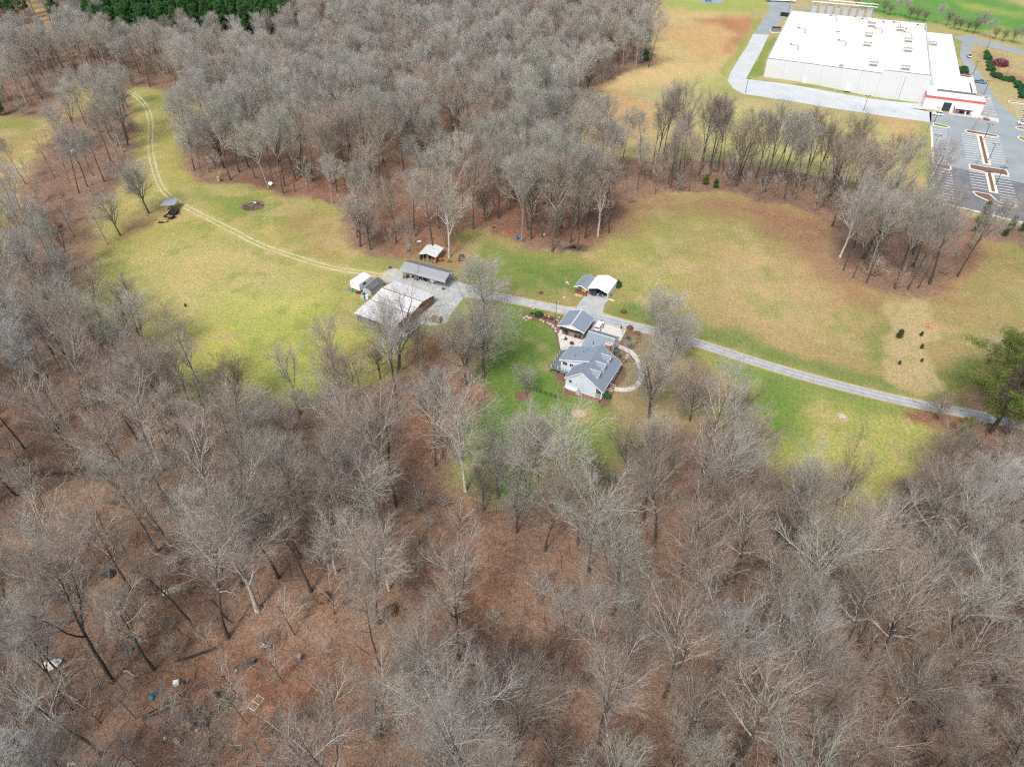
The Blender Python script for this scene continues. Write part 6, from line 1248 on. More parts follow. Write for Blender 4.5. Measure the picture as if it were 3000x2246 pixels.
# evergreens
S('D', 2140, 935, 'big_pine', 26, 'big yellow-green pine at the right edge below the drive', 'pine_tree', None, 1.35, cat='pine tree'); S('D', 2225, 905, 'big_pine', 22, 'second yellow-green pine cut by the right edge', 'pine_tree', None, 1.35, cat='pine tree'); S('D', 2075, 948, 'big_pine', 6, 'small low pine bough mass left below the big pine', 'pine_tree', None, 1.1, cat='pine tree')
for u, v, h, lb in ((855, 515, 2.7, 'largest little cedar, upper left of the replanted strip'), (1097, 492, 1.4, 'small cedar, upper right of the replanted strip'), (1100, 628, 1.5, 'small cedar in the middle right of the replanted strip'), (860, 800, 1.25, 'small cedar, lower left of the replanted strip'), (1103, 770, 1.1, 'tiniest cedar, lower right of the replanted strip')):
    S(7, u, v, 'cedar', h, lb, 'cedar_shrub', None, 1.3, cat='shrub')
for k, u, v, h, lb in ((4, 915, 1500, 8, 'dark cedar left of the bare trunks at the car park corner'), (4, 1195, 1560, 5, 'dark cedar between the trunks at the car park edge'), (4, 1310, 1590, 6, 'dark cedar cut by the right edge below the car park'), (4, 1130, 1640, 4, 'low green cedar beneath the pale trunk'), (4, 860, 1600, 5, 'yellowish cedar left of the dark one below the car park'), (4, 60, 1240, 4, 'dark green thicket cedar in the right clump'),
                       ('k', 905, 360, 13, 'bright green pine at the far wood edge, upper'), ('k', 893, 560, 11, 'green pine at the far wood edge, middle'), ('k', 888, 655, 6, 'small green pine at the far wood edge, lower'), ('D', 452, 292, 8, 'dark green cedar in the wood edge beside the track bend'), ('D', 870, 230, 9, 'dark green holly deep in the middle wood, left'), ('D', 900, 262, 8, 'dark green holly deep in the middle wood, right'), ('D', 3, 250, 9, 'dark green cedar at the left edge of the photo'), (8, 1385, 600, 8, 'dark green cedar near the far end of the track'),
                       ('c', 460, 800, 3.6, 'olive round bush in the tree row, left'), ('c', 540, 830, 3.2, 'brighter green bush in the tree row, right'), (6, 1620, 1135, 2.2, 'bright green small cedar in the dump clearing')):
    key = 'far_pine' if 'pine' in lb and h > 9 else 'cedar'
    S(k, u, v, key, h, lb, 'cedar_tree' if key == 'cedar' else 'pine_tree', need_g if ('bright' in lb or 'holly' in lb or 'pine' in lb) else (need_y if 'olive' in lb or 'yellowish' in lb or 'bush' in lb else None), 1.4 if 'bush' in lb or 'small' in lb else .95, cat='tree')
for i, (u, v, h) in enumerate(((1000, 60, 7), (1060, 70, 9), (1130, 85, 6), (1200, 95, 7), (1240, 110, 6), (1290, 120, 9), (1335, 130, 10), (1385, 138, 7), (1430, 150, 7), (1490, 160, 6), (1585, 180, 10), (1650, 190, 8), (1700, 215, 7), (1740, 220, 6), (1800, 232, 6), (1845, 245, 8), (1890, 262, 11), (1940, 275, 9), (2000, 285, 6), (2060, 300, 6), (2120, 310, 7), (2170, 330, 9))):
    tall = h > 8; S(3, u, v, 'wood_d' if tall else 'oak', h * 1.15, ('pale rounded' if tall else 'small dark') + ' bare tree in the hedgerow along the green farm field', 'hedgerow_tree', tw_grey if tall else tw_dark, 1.1)
NUM = ['first', 'second', 'third', 'fourth', 'fifth', 'sixth', 'seventh', 'eighth', 'ninth', 'tenth', 'eleventh', 'twelfth', 'thirteenth', 'fourteenth', 'fifteenth', 'sixteenth']
hc = {}
for o in list(COL.objects):
    if o.name.startswith('hedgerow_tree'):
        o['group'] = 'bare trees along the green farm field'; b_ = o['label'].split(' bare tree')[0]; n_ = hc.get(b_, 0); hc[b_] = n_ + 1
        o['label'] = b_ + ' bare tree along the green farm field, ' + NUM[n_] + ' of its kind from left'
for k, u, v, h, lb in (('W', 1120, 1215, 5.5, 'young bare tree on the mulch island in front of the office'), (4, 365, 765, 3.5, 'small bare tree in the grass strip left of the car park'), (4, 375, 630, 3.0, 'smaller bare tree above it in the grass strip left of the car park'), ('P', 860, 745, 4, 'thin young tree on the old asphalt island, left'), ('P', 1370, 830, 4, 'thin young tree at the right end of the middle island'), ('W', 1400, 950, 3, 'tiny bare tree in the dark bed at the office corner'),
                       (3, 2000, 520, 8, 'bare tree in the leafy bed inside the far road'), (3, 2080, 560, 7, 'second bare tree in the leafy bed by the right edge')):
    S(k, u, v, 'sapling', h, lb, 'young_tree', tw_dark if h < 7 else tw_warm, 1.1)
def shrub(k, u, v, r, me, label, group=None, name='shrub', zs=1.0, cat='shrub'):
    x, y = G(k, u, v); o = bpy.data.objects.new(name, me); COL.objects.link(o); o.location = (x, y, float(terrain(x, y)) + .03); o.scale = (r, r, r * zs); o.rotation_euler = (0, 0, RNG.uniform(0, 6)); tag(o, label, cat, group); return o
for u, v, r, me, lb in ((105, 545, 1.25, SHR[0], 'dark green rounded bush in the stone edged bed'), (1120, 895, .85, SHR[1], 'round green bush at the lower end of the front bed'), (1163, 840, .7, shrub_y, 'yellow green bush in the front bed, lower'), (1180, 795, .75, shrub_y, 'yellow green bush in the front bed, upper'), (1090, 800, .6, SHR[0], 'low dark bush in the middle of the front bed'), (1195, 745, .8, shrub_m, 'dark brown bush at the top right of the front bed'), (1110, 690, .9, shrub_m, 'bristly brown bush at the top of the front bed'),
                        (965, 935, .85, SHR[1], 'dark bush beside the garage wall, larger'), (925, 980, .65, SHR[0], 'dark bush beside the chimney'), (1005, 1000, .55, SHR[1], 'small green bush below the walk by the chimney bed'), (1050, 1050, .7, shrub_m, 'brown bush with stones near the curved walk'), (862, 1445, 1.0, SHR[0], 'dark round bush at the near porch corner'), (972, 225, 1.2, SHR[1], 'tall dark green bush at the right side of the carport'), (900, 270, .9, shrub_m, 'greyish twiggy bush against the carport side'),
                        (890, 320, .6, shrub_m, 'low brown bush at the carport foot'), (1040, 510, .8, shrub_m, 'dark low weed patch on the lawn right of the apron'), (130, 300, .6, shrub_m, 'dark low weed patch left of the flagpole'), (180, 570, .7, shrub_m, 'brown bush in the stone edged bed, left'), (240, 585, .7, shrub_m, 'brown bush in the stone edged bed, right'), (30, 525, .5, trim and SHR[1], 'small bush at the left tip of the stone edged bed')):
    shrub(1, u, v, r, me, lb, zs=1.7 if 'tall' in lb else 1.0)
for u, v, r, lb in ((935, 85, 0, 0),): pass
for i, (u, v) in enumerate(((1010, 525), (1030, 560), (1935, 0), )): pass
hb = [(1940, 385), (1945, 410), (1950, 430), (1955, 455), (1962, 480), (1970, 510), (1985, 540), (2000, 552), (2020, 560), (2050, 573), (2075, 580), (2110, 585), (2130, 590), (2165, 610), (2175, 635), (2185, 655), (2195, 680), (2205, 705)]
for i, (u, v) in enumerate(hb): shrub(3, u, v, 1.5 + .4 * (i % 3), SHR[i % 2], 'dark evergreen bush in the hedge along the far car park kerb', 'hedge bushes along the far car park', 'hedge_bush')
shrub(3, 2035, 470, 4.2, shrub_r, 'crimson bush in the leafy bed inside the far road', zs=.7)
for u, v, lb in ((1780, 500, 'dark green bush in the red bed beside the annex, upper'), (1785, 520, 'dark green bush in the red bed beside the annex, lower'), (1745, 520, 'low green bush at the left of the red annex bed')): shrub(3, u, v, 2.0, SHR[0], lb, zs=.8)
sheet('mulch_bed', GR(3, [(1730, 480), (1790, 478), (1815, 530), (1850, 570), (1740, 560)]), mat('red_mulch', (.15, .04, .035), .95, .3), .08)
sheet('mulch_bed', GR('W', [(1320, 930), (1360, 925), (1470, 965), (1480, 990), (1420, 995), (1340, 975)]), mulch, .22)
# stones edging the bed left of the pavilion
stones = [(-55, 575), (-30, 600), (0, 578), (20, 575), (50, 470), (160, 612), (205, 628), (243, 642), (262, 660), (290, 690), (268, 670), (225, 640), (310, 600), (330, 570), (130, 600), (-20, 560), (295, 720), (180, 545), (215, 560)]
for i, (u, v) in enumerate(stones):
    x, y = G(1, u, v); mb = MB(); mb.blob((0, 0, .12), (RNG.uniform(.3, .6), RNG.uniform(.25, .45), .28), stone, seed=i, rough=.22, n=8, k=5); o = mb.build('field_stone'); o.location = (x, y, .06); o.rotation_euler = (0, 0, i); tag(o, 'pale field stone edging the curved bed left of the pavilion', 'stone', 'field stones edging the curved bed')
for u, v in ((1060, 1035), (1072, 1015), (1045, 1055), (1085, 985)):
    x, y = G(1, u, v); mb = MB(); mb.blob((0, 0, .15), (.5, .4, .35), stone, seed=u, rough=.22, n=8, k=5); o = mb.build('field_stone'); o.location = (x, y, .06); tag(o, 'pale stone beside the curved front walk', 'stone', 'stones by the front walk')
junk('well_cover', 'D', 1251, 893, 'drum', concrete, 'low concrete well cover in the sandy ring below the house', 'well cover', .7); junk('well_cover', 'D', 1820, 902, 'tarp', stone, 'pile of white stones in the sandy ring on the right lawn', 'stone pile', .9)
junk('lawn_stump', 'D', 401, 662, 'drum', black, 'short black post on the left lawn', 'post', .9)
leafm = shrub_mesh('tan_leaves', 9, 1.0, mat('clinging_tan_leaves', (.28, .15, .075), .9, .3, 3, col2=(.40, .25, .13)), 300, .16, .035)
for k, u, v, r, lb in (('D', 1884, 592, 2.6, 'small beech with clinging orange leaves in the right field clump'), ('D', 782, 1052, 2.2, 'orange leaved beech in the thick wood left of the green lawn'), ('D', 700, 1300, 1.8, 'low tan leaved beech above the dump, left of two'), ('D', 842, 1320, 2.0, 'low tan leaved beech above the dump, right of two'), ('D', 760, 1085, 1.6, 'second smaller orange beech left of the green lawn'), ('h', 830, 985, 1.3, 'small orange leaved bush in the lower right woods'), ('h', 120, 1560, 1.8, 'tan leaved bush at the bottom, right of the middle')):
    x, y = G(k, u, v); o = bpy.data.objects.new('beech_sapling', leafm); COL.objects.link(o); o.location = (x, y, float(ground_z(x, y)[0])); o.scale = (r * .62, r * .62, r * 1.1); tag(o, lb, 'tree')
# ------------------------------------------------------------------ scrap at the woods and the dump clearing
junk('scrap_sheet', 'a', 568, 998, 'tarp', white, 'white and dark scrap sheet at the wood edge above the brush pile', 'sheet', 1.1); junk('hay_bale', 'a', 125, 975, 'drum', mat('ochre_bale', (.35, .28, .14), .9), 'ochre bale at the wood edge right of the track', 'bale', 2.0)
junk('water_drum', 'b', 488, 1478, 'drum', bluemetal, 'blue drum at the wood edge above the green lawn', 'drum', 1.3); junk('scrap_heap', 'b', 405, 1420, 'plank', redm, 'rusty red frame at the wood edge left of the blue drum', 'scrap frame', 1.0); junk('scrap_heap', 'b', 85, 1362, 'box', greenm, 'pale green box at the wood edge right of the buggy', 'box', .9)
junk('scrap_heap', 'b', 720, 1440, 'box', trim, 'small white and black object by a trunk at the wood edge', 'box', .7); junk('scrap_heap', 'b', 285, 1385, 'tarp', dark, 'small dark scrap in the leaves at the wood edge', 'scrap', .5); junk('scrap_heap', 'b', 205, 1365, 'tarp', greenm, 'small green scrap in the leaves at the wood edge', 'scrap', .5)
junk('burnt_pile', 'b', 965, 1555, 'tarp', black, 'black ash heap in front of the wood edge', 'ash heap', 1.2); junk('car_shell', 5, 578, 660, 'tarp', white, 'white tarp among the left tree line', 'tarp', 1.2); junk('scrap_heap', 5, 445, 1240, 'tarp', rustwood, 'rust brown heap in the left tree line', 'scrap heap', 1.8)
DU = [('scrap_tarp', 375, 845, 'tarp', white, 'crumpled white tarp in the dump, far left', 'tarp', 1.3, 0), ('blue_scrap', 398, 812, 'tarp', mat('sky_blue_plastic', (.03, .35, .5), .5), 'small sky blue scrap by the crumpled white tarp', 'sheet', .5, 0), ('scrap_planks', 270, 945, 'plank', woodm, 'brown planks below the white tarp', 'planks', .8, .7),
      ('jon_boat', 1240, 345, 'trough', mat('dull_green_white', (.45, .47, .38), .7), 'pale old boat hull among the left woods', 'boat', 1.4, .4), ('green_canoe', 960, 660, 'trough', mat('mossy_teal', (.14, .22, .17), .7), 'mossy green trough in the left woods', 'trough', 1.2, -.5), ('green_bin', 940, 740, 'box', mat('mossy_green_bin', (.12, .26, .2), .7), 'green bin below the mossy trough', 'bin', .8, .3),
      ('scrap_boards', 1140, 1072, 'plank', mat('bright_teal_blue', (.02, .22, .33), .5), 'bright blue boards in the dump clearing', 'boards', .7, .9), ('scrap_boards', 1100, 1108, 'box', tealm, 'small teal box below the bright blue boards', 'box', .7, 0), ('beam_stack', 1200, 1180, 'plank', black, 'black rails lying at the lower left of the dump clearing', 'rails', 2.2, .55), ('beam_stack', 1330, 1090, 'plank', mat('grey_rails', (.16, .15, .14), .8), 'grey rails in the middle of the dump clearing', 'rails', 2.4, .6),
      ('beam_stack', 1400, 800, 'plank', dark, 'dark poles at the top of the dump clearing', 'poles', 2.2, .4), ('white_appliance', 1280, 1000, 'box', trim, 'white appliance in the dump clearing', 'appliance', 1.0, .3), ('metal_drum', 1340, 1000, 'drum', dark, 'dark drum right of the white appliance', 'drum', .9, 0), ('metal_drum', 1570, 1075, 'drum', black, 'black barrel beside the small bright cedar', 'drum', 1.6, 0),
      ('dark_tarp', 1455, 1240, 'tarp', mat('brown_black_tarp', (.045, .035, .03), .7), 'large dark brown tarp in the dump clearing', 'tarp', 1.8, -.9), ('dark_tarp', 1360, 1225, 'tarp', mat('brown_heap', (.08, .06, .045), .9), 'smaller brown heap left of the large dark tarp', 'heap', 1.0, .3), ('scrap_lattice', 1570, 1190, 'panel', mat('pale_frame', (.5, .48, .46), .6), 'pale metal frame right of the large dark tarp', 'frame', 1.2, .3),
      ('scrap_lattice', 1860, 1125, 'panel', trim, 'white window frame lying at the right of the dump', 'window frame', 1.1, 1.1), ('white_box', 1415, 1332, 'box', trim, 'white box below the large dark tarp', 'box', .55, .8), ('white_box', 1192, 1385, 'box', trim, 'small white box low in the dump clearing', 'box', .5, .8), ('scrap_boards', 1270, 1435, 'plank', mat('whitewashed', (.6, .58, .55), .7), 'long white board at the bottom of the dump', 'board', .8, -.7),
      ('white_scrap', 505, 1560, 'tarp', trim, 'white scrap at the very bottom left woods', 'scrap', .5, 0), ('white_scrap', 765, 500, 'plank', trim, 'short white board in the left woods', 'board', .5, -.5), ('white_hoop', 1910, 712, 'trough', lightgrey, 'pale curved scrap right of the dump', 'scrap', .7, -.3), ('dark_scrap', 775, 195, 'tarp', dark, 'dark heap at the edge of the scrub clearing', 'heap', 1.2, 0), ('wire_roll', 2155, 800, 'drum', greymetal, 'grey wire roll right of the dump', 'roll', 1.2, 0), ('wire_roll', 1820, 830, 'drum', oldwood, 'grey stump end of a fallen log right of the dump', 'stump', 1.0, 0),
      ('teal_scrap', 1698, 885, 'box', mat('pale_teal_scrap', (.2, .3, .28), .7), 'pale teal box right of the dump', 'box', .5, 0), ('grey_pipes', 850, 395, 'plank', lightgrey, 'pale blue-grey scrap among the left woods', 'scrap', .9, 0)]
for nm, u, v, shp, m, lb, ct, s, rz in DU: junk(nm, 6, u, v, shp, m, lb, ct, s, rz)
# fallen logs
LG = [('e', 200, 740, 4.5, .1), ('e', 960, 900, 4.0, .25), ('a', 870, 940, 5.0, .6), ('h', 400, 790, 3.5, -.7), ('e', 2040, 1570, 5, -.9), ('h', 1260, 1495, 3, -.3), (6, 1590, 470, 7, -.7), (6, 1760, 840, 5, .5), ('b', 300, 545, 5, -.1), ('h', 250, 1545, 6, -.05), (6, 950, 920, 3, -.2), ('b', 1290, 1215, 4.5, .2)]
nb = ['near the creek at the bottom left of centre', 'near the creek bend at bottom centre', 'by the wood edge above the brush pile', 'in the lower right woods, short', 'at the bottom right of centre', 'pale, in the lower right woods', 'long, in the lower left woods', 'right of the dump clearing', 'in the far middle wood', 'thin, in the bottom right corner woods', 'pale, in the dump clearing', 'at the edge of the right field']
for (k, u, v, L, a), d in zip(LG, nb):
    x, y = G(k, u, v); z = float(ground_z(x, y)[0]); t = empty('fallen_log', (x, y, z + .15), a, 'fallen log ' + d, 'log')
    mb = MB(); pts = [(-L / 2 + L * i / 5, .25 * math.sin(i * 1.3), .06 * math.sin(i * 2)) for i in range(6)]
    for i in range(5): mb.tube(pts[i], pts[i + 1], .19 - .022 * i, bark_p if 'pale' in d else bark_d, .168 - .022 * i, n=7)
    mb.build('stem', t); mb = MB(); mb.tube(pts[3], (pts[3][0] + .8, pts[3][1] + .9, .7), .06, bark_d, .02, n=4); mb.tube(pts[4], (pts[4][0] + .7, pts[4][1] - .8, .5), .05, bark_d, .02, n=4); mb.build('branch', t)
# ------------------------------------------------------------------ the woods
rs = np.random.RandomState(99)
def poisson(x0, x1, y0, y1, rmin):
    cell = rmin; out = []; occ = {}
    n = int((x1 - x0) * (y1 - y0) / (rmin * rmin) * 2.2); xs_ = rs.uniform(x0, x1, n); ys_ = rs.uniform(y0, y1, n)
    for x, y in zip(xs_, ys_):
        i, j = int(x // cell), int(y // cell); ok = True
        for a in (-1, 0, 1):
            for b in (-1, 0, 1):
                for (p, q) in occ.get((i + a, j + b), ()):
                    if (p - x) ** 2 + (q - y) ** 2 < rmin * rmin: ok = False; break
                if not ok: break
            if not ok: break
        if ok: occ.setdefault((i, j), []).append((x, y)); out.append((x, y))
    return np.array(out)
pts = np.concatenate([poisson(-150, 150, 14, 175, 5.5), poisson(-380, 380, 175.01, 640, 6.3)])
inside = np.zeros(len(pts), bool); dmin = np.full(len(pts), 1e9)
for q in OPEN:
    d = sdist(pts[:, 0], pts[:, 1], q); inside |= d < 0; dmin = np.minimum(dmin, np.abs(d))
inside |= sdist(pts[:, 0], pts[:, 1], YARD) < 2
inside |= (sdist(pts[:, 0], pts[:, 1], SCRUB) < 1.5) & (rs.rand(len(pts)) < .97)
inside |= (sdist(pts[:, 0], pts[:, 1], JUNK) < 2) & (rs.rand(len(pts)) < .8)
for cx, cy, cr in ((-.5, 82, 7), (10, 67, 5)): inside |= np.hypot(pts[:, 0] - cx, pts[:, 1] - cy) < cr
inside |= ldist(pts[:, 0], pts[:, 1], CREEK) < 2.2
U_ = np.array([proj(x, y, 0) for x, y in pts])
inside |= (pts[:, 1] < 640) & (U_[:, 0] > 2250) & (U_[:, 1] < 620)        # warehouse side is open
inside |= (U_[:, 0] > 2350) & (U_[:, 1] < 300)
for tx, ty, tr_ in TAKEN: inside |= np.hypot(pts[:, 0] - tx, pts[:, 1] - ty) < tr_
keep = ~inside
pts = pts[keep]; U_ = U_[keep]; dmin = dmin[keep]
# thin the sparse edge between lawn and woods, the belt below the green lawn and the row
Dm = U_ / 1.3562
sparse = ((Dm[:, 0] > 860) & (Dm[:, 0] < 1450) & (Dm[:, 1] > 900) & (Dm[:, 1] < 1130)) | ((Dm[:, 0] > 860) & (Dm[:, 0] < 1010) & (Dm[:, 1] > 690) & (Dm[:, 1] < 1000)) | ((Dm[:, 0] > 960) & (Dm[:, 0] < 1480) & (Dm[:, 1] > 1130) & (Dm[:, 1] < 1420) & (rs.rand(len(pts)) < .25)) | ((Dm[:, 0] > 620) & (Dm[:, 0] < 1100) & (Dm[:, 1] > 400) & (Dm[:, 1] < 520))
sparse2 = ((Dm[:, 0] < 262) & (Dm[:, 1] > 180) & (Dm[:, 1] < 640))
denser = (Dm[:, 0] > 420) & (Dm[:, 0] < 900) & (Dm[:, 1] > 960) & (Dm[:, 1] < 1330)
hgt_f = np.ones(len(pts)); hgt_f[(Dm[:, 0] < 262) & (Dm[:, 1] > 240) & (Dm[:, 1] < 640)] = .8; hgt_f[(Dm[:, 0] < 170) & (Dm[:, 1] > 60) & (Dm[:, 1] < 125)] = .5
gone = ((Dm[:, 0] > 1400) & (Dm[:, 0] < 1830) & (Dm[:, 1] > 335) & (Dm[:, 1] < 480) & (rs.rand(len(pts)) < .5)) | ((Dm[:, 0] < 420) & (Dm[:, 1] > 1275) & (Dm[:, 1] < 1430) & (rs.rand(len(pts)) < .8)) | ((Dm[:, 0] > 400) & (Dm[:, 0] < 900) & (Dm[:, 1] > 850) & (Dm[:, 1] < 960) & (rs.rand(len(pts)) < .4)) | ((Dm[:, 0] < 150) & (Dm[:, 1] > 180) & (Dm[:, 1] < 560) & (rs.rand(len(pts)) < .45)) | ((Dm[:, 0] > 1950) & (Dm[:, 1] > 850) & (Dm[:, 1] < 1040)) | ((Dm[:, 0] > 1985) & (Dm[:, 1] > 400) & (Dm[:, 1] < 575)) | ((Dm[:, 0] > 1480) & (Dm[:, 0] < 1640) & (Dm[:, 1] > 880) & (Dm[:, 1] < 960))
belt = (Dm[:, 0] > 860) & (Dm[:, 0] < 1480) & (Dm[:, 1] > 900) & (Dm[:, 1] < 1140)
m = ~((sparse & (rs.rand(len(pts)) < .62)) | (belt & (rs.rand(len(pts)) < .6)) | (~denser & (pts[:, 1] < 175) & (rs.rand(len(pts)) < .17)) | (sparse2 & (rs.rand(len(pts)) < .5)) | gone); pts, U_, Dm, dmin, hgt_f = pts[m], U_[m], Dm[m], dmin[m], hgt_f[m]
# only what the photo could see (a margin is kept round the frame)
vis = (U_[:, 0] > -420) & (U_[:, 0] < 3420) & (U_[:, 1] > -330) & (U_[:, 1] < 2960)
pts, U_, Dm, dmin, hgt_f = pts[vis], U_[vis], Dm[vis], dmin[vis], hgt_f[vis]
pz = ground_z(pts[:, 0], pts[:, 1])
keys = ['wood_a', 'wood_b', 'wood_c', 'wood_d', 'wood_e', 'sycamore', 'oak']
kind_i = rs.choice(7, len(pts), p=[.25, .2, .2, .14, .12, .04, .05])
hs_ = rs.uniform(.68, 1.08, len(pts)) * np.where((dmin < 11) & (pts[:, 1] < 165), .74, 1.0) * hgt_f
pine = (Dm[:, 1] < 90 + 14 * vnoise(pts[:, 0], pts[:, 1], 25, 72)) & (Dm[:, 0] < 640) & (Dm[:, 0] > 205) & (vnoise(pts[:, 0], pts[:, 1], 60, 71) < .8) | ((Dm[:, 1] < 60) & (Dm[:, 0] < 130) & (rs.rand(len(pts)) < .4))
pine |= (Dm[:, 1] < 25) & (Dm[:, 0] > 480) & (Dm[:, 0] < 660)
front = (Dm[:, 1] < 150) & (Dm[:, 1] > 90) & (Dm[:, 0] < 640) & (Dm[:, 0] > 210); hs_ = np.where(front & ~pine, hs_ * .72, hs_)
def look(k): return ['slim warm grey bare tree', 'broad forked bare tree', 'vase shaped bare tree', 'wide greenish bare tree', 'straight dark-limbed tree', 'white limbed sycamore', 'dark crooked oak'][k]
def zone(u, v):
    Z_ = [(60, 1600, 'in the very bottom left corner'), (250, 1480, 'in the woods left of the dump clearing'), (560, 1300, 'in the woods above the dump clearing'), (820, 1500, 'in the woods right of the dump clearing'), (820, 1290, 'in the woods between the dump and the creek'), (1000, 1450, 'left of the creek bend at the bottom'), (1180, 1600, 'at the bottom edge, middle of the photo'), (1250, 1330, 'in the open woods above the creek'),
          (1450, 1500, 'in the woods right of the creek, near the bottom'), (1500, 1280, 'in the woods right of the creek, upper part'), (1700, 1600, 'at the bottom edge, right of the middle'), (1750, 1350, 'in the lower right woods, inner part'), (2000, 1550, 'in the bottom right corner woods'), (2050, 1300, 'near the right edge, low in the photo'), (2120, 1100, 'near the right edge, under the big pine'), (1750, 1180, 'just below the lower right lawn'),
          (1400, 1130, 'below the house front yard'), (1100, 1120, 'at the foot of the green lawn'), (900, 1050, 'left of the green lawn'), (700, 980, 'in the belt below the barn lawn'), (650, 1130, 'in the thick wood above the dump woods'), (420, 1000, 'in the dark hollow at left'), (250, 900, 'in the left wood, above the hollow'), (80, 950, 'in the left wood at the edge of the photo'), (100, 760, 'in the upper left wood beside the lawn'), (60, 1240, 'around the scrub clearing at left'), (300, 1250, 'at the right side of the scrub clearing'),
          (60, 560, 'in the left tree line, low part'), (150, 380, 'in the left tree line, middle part'), (200, 250, 'in the left tree line, top part'), (60, 190, 'in the far left clump'), (500, 340, 'in the middle wood behind the brush pile'), (760, 370, 'in the middle wood above the lone pair'), (1000, 420, 'in the middle wood behind the open shed'), (1250, 450, 'in the middle wood facing the right field'), (1600, 400, 'in the tree row between the fields'), (1950, 520, 'in the clump in the right field'), (2150, 480, 'at the foot of the car park'), (800, 200, 'deep in the middle wood'), (1150, 250, 'deep in the middle wood, right part')]
    return min(Z_, key=lambda q: (q[0] - u) ** 2 + (q[1] - v) ** 2 * 1.6)[2]
depth = pts[:, 1] * math.cos(TILT) + CAM_H * math.sin(TILT)
# size seen: nearer is larger; those whose crown or trunk falls in the frame first
topU = np.array([proj(x, y, 24) for x, y in pts]); infr = (np.maximum(U_[:, 1], topU[:, 1]) > 40) & (topU[:, 1] < 2200) & (topU[:, 0] > 20) & (topU[:, 0] < 2980)
order = np.argsort(np.where(infr & ~pine, depth, 1e6 + depth)); single = np.zeros(len(pts), bool); single[order[:296]] = True
single &= infr & ~pine
PAL_T = {'near': [tw_warm, tw_warm, tw_grey, tw_warm, tw_grey, tw_green], 'far': [tw_grey, tw_pink, tw_green, tw_grey, tw_green]}
ORD = ['leftmost', 'second from left', 'third from left', 'fourth from left', 'fifth from left', 'sixth from left', 'seventh from left', 'eighth from left', 'ninth from left', 'tenth from left', 'eleventh from left', 'twelfth from left', 'thirteenth from left', 'fourteenth from left', 'fifteenth from left']
recs = {}
for i in np.where(single)[0]:
    zn = zone(*Dm[i]); s = hs_[i]; lk = look(int(kind_i[i])); sz = 'short ' if s < .78 else ('medium ' if s < .88 else ('tall ' if s < .98 else 'towering '))
    recs.setdefault((sz + lk, zn), []).append(i)
name_of = {}
for (lk, zn), li in recs.items():
    li.sort(key=lambda q: Dm[q][0])
    for n_, q in enumerate(li):
        suf = '' if len(li) == 1 else (', rightmost' if n_ == len(li) - 1 else ', ' + ORD[min(n_, 14)])
        lb = lk + ' ' + zn + suf
        if len(lb.split()) > 16: lb = lk.split(' ', 1)[1] + ' ' + zn + suf if len(lb.split()) == 17 else lk.replace(' bare', '') + ' ' + zn.replace(', upper part', '').replace(', near the bottom', '') + suf
        name_of[q] = (lb, zn)
for i in np.where(single)[0]:
    x, y = pts[i]; k = int(kind_i[i]); key = keys[k]; pal = PAL_T['near'] if depth[i] < 190 else PAL_T['far']
    cm_ = None if key in ('sycamore',) or rs.rand() < .45 else pal[rs.randint(len(pal))]
    s = hs_[i]; w_ = rs.uniform(.85, 1.15)
    if depth[i] < 205 and key.startswith('wood_'): key = 'near_' + key[-1]
    plant(key, x, y, rs.uniform(0, 6.28), (s * w_, s * w_, s), name_of[i][0], 'bare trees ' + name_of[i][1], 'bare_tree', cm_, z=float(pz[i]), lean=rs.uniform(-.09, .09))
def recol(full, m):
    me = full.copy(); me.materials[1] = m; return me
def scatter(name, me_list, P3, rot, scl, idx, label=None):
    """one stuff object: a point cloud that carries whole plants"""
    pc_ = bpy.data.collections.new(name + '_kinds')
    for i, me in enumerate(me_list): o = bpy.data.objects.new('%s_kind_%02d' % (name, i), me); pc_.objects.link(o)
    me = bpy.data.meshes.new(name); me.from_pydata([tuple(p) for p in P3], [], [])
    for nm, arr, ty in (('rz', rot, 'FLOAT'), ('sc', scl, 'FLOAT'), ('ki', idx, 'INT')):
        a = me.attributes.new(nm, ty, 'POINT'); a.data.foreach_set('value', np.asarray(arr, np.float32 if ty == 'FLOAT' else np.int32))
    ob = bpy.data.objects.new(name, me); COL.objects.link(ob); ob['kind'] = 'stuff'
    if label: ob['label'] = label
    ng = bpy.data.node_groups.new(name + '_nodes', 'GeometryNodeTree'); ng.interface.new_socket('Geometry', in_out='INPUT', socket_type='NodeSocketGeometry'); ng.interface.new_socket('Geometry', in_out='OUTPUT', socket_type='NodeSocketGeometry')
    n = ng.nodes; l = ng.links; gi = n.new('NodeGroupInput'); go_ = n.new('NodeGroupOutput'); ip = n.new('GeometryNodeInstanceOnPoints'); ci = n.new('GeometryNodeCollectionInfo')
    ci.inputs['Collection'].default_value = pc_; ci.inputs['Separate Children'].default_value = True; ci.inputs['Reset Children'].default_value = True
    def attr(nm, ty): a = n.new('GeometryNodeInputNamedAttribute'); a.data_type = ty; a.inputs[0].default_value = nm; return a.outputs[0]
    cx = n.new('ShaderNodeCombineXYZ'); l.new(attr('rz', 'FLOAT'), cx.inputs[2])
    l.new(gi.outputs[0], ip.inputs['Points']); l.new(ci.outputs[0], ip.inputs['Instance']); ip.inputs['Pick Instance'].default_value = True
    l.new(attr('ki', 'INT'), ip.inputs['Instance Index']); l.new(cx.outputs[0], ip.inputs['Rotation']); l.new(attr('sc', 'FLOAT'), ip.inputs['Scale'])
    l.new(ip.outputs[0], go_.inputs[0]); md = ob.modifiers.new('plants', 'NODES'); md.node_group = ng
    return ob
rest = ~single; ri = np.where(rest)[0]
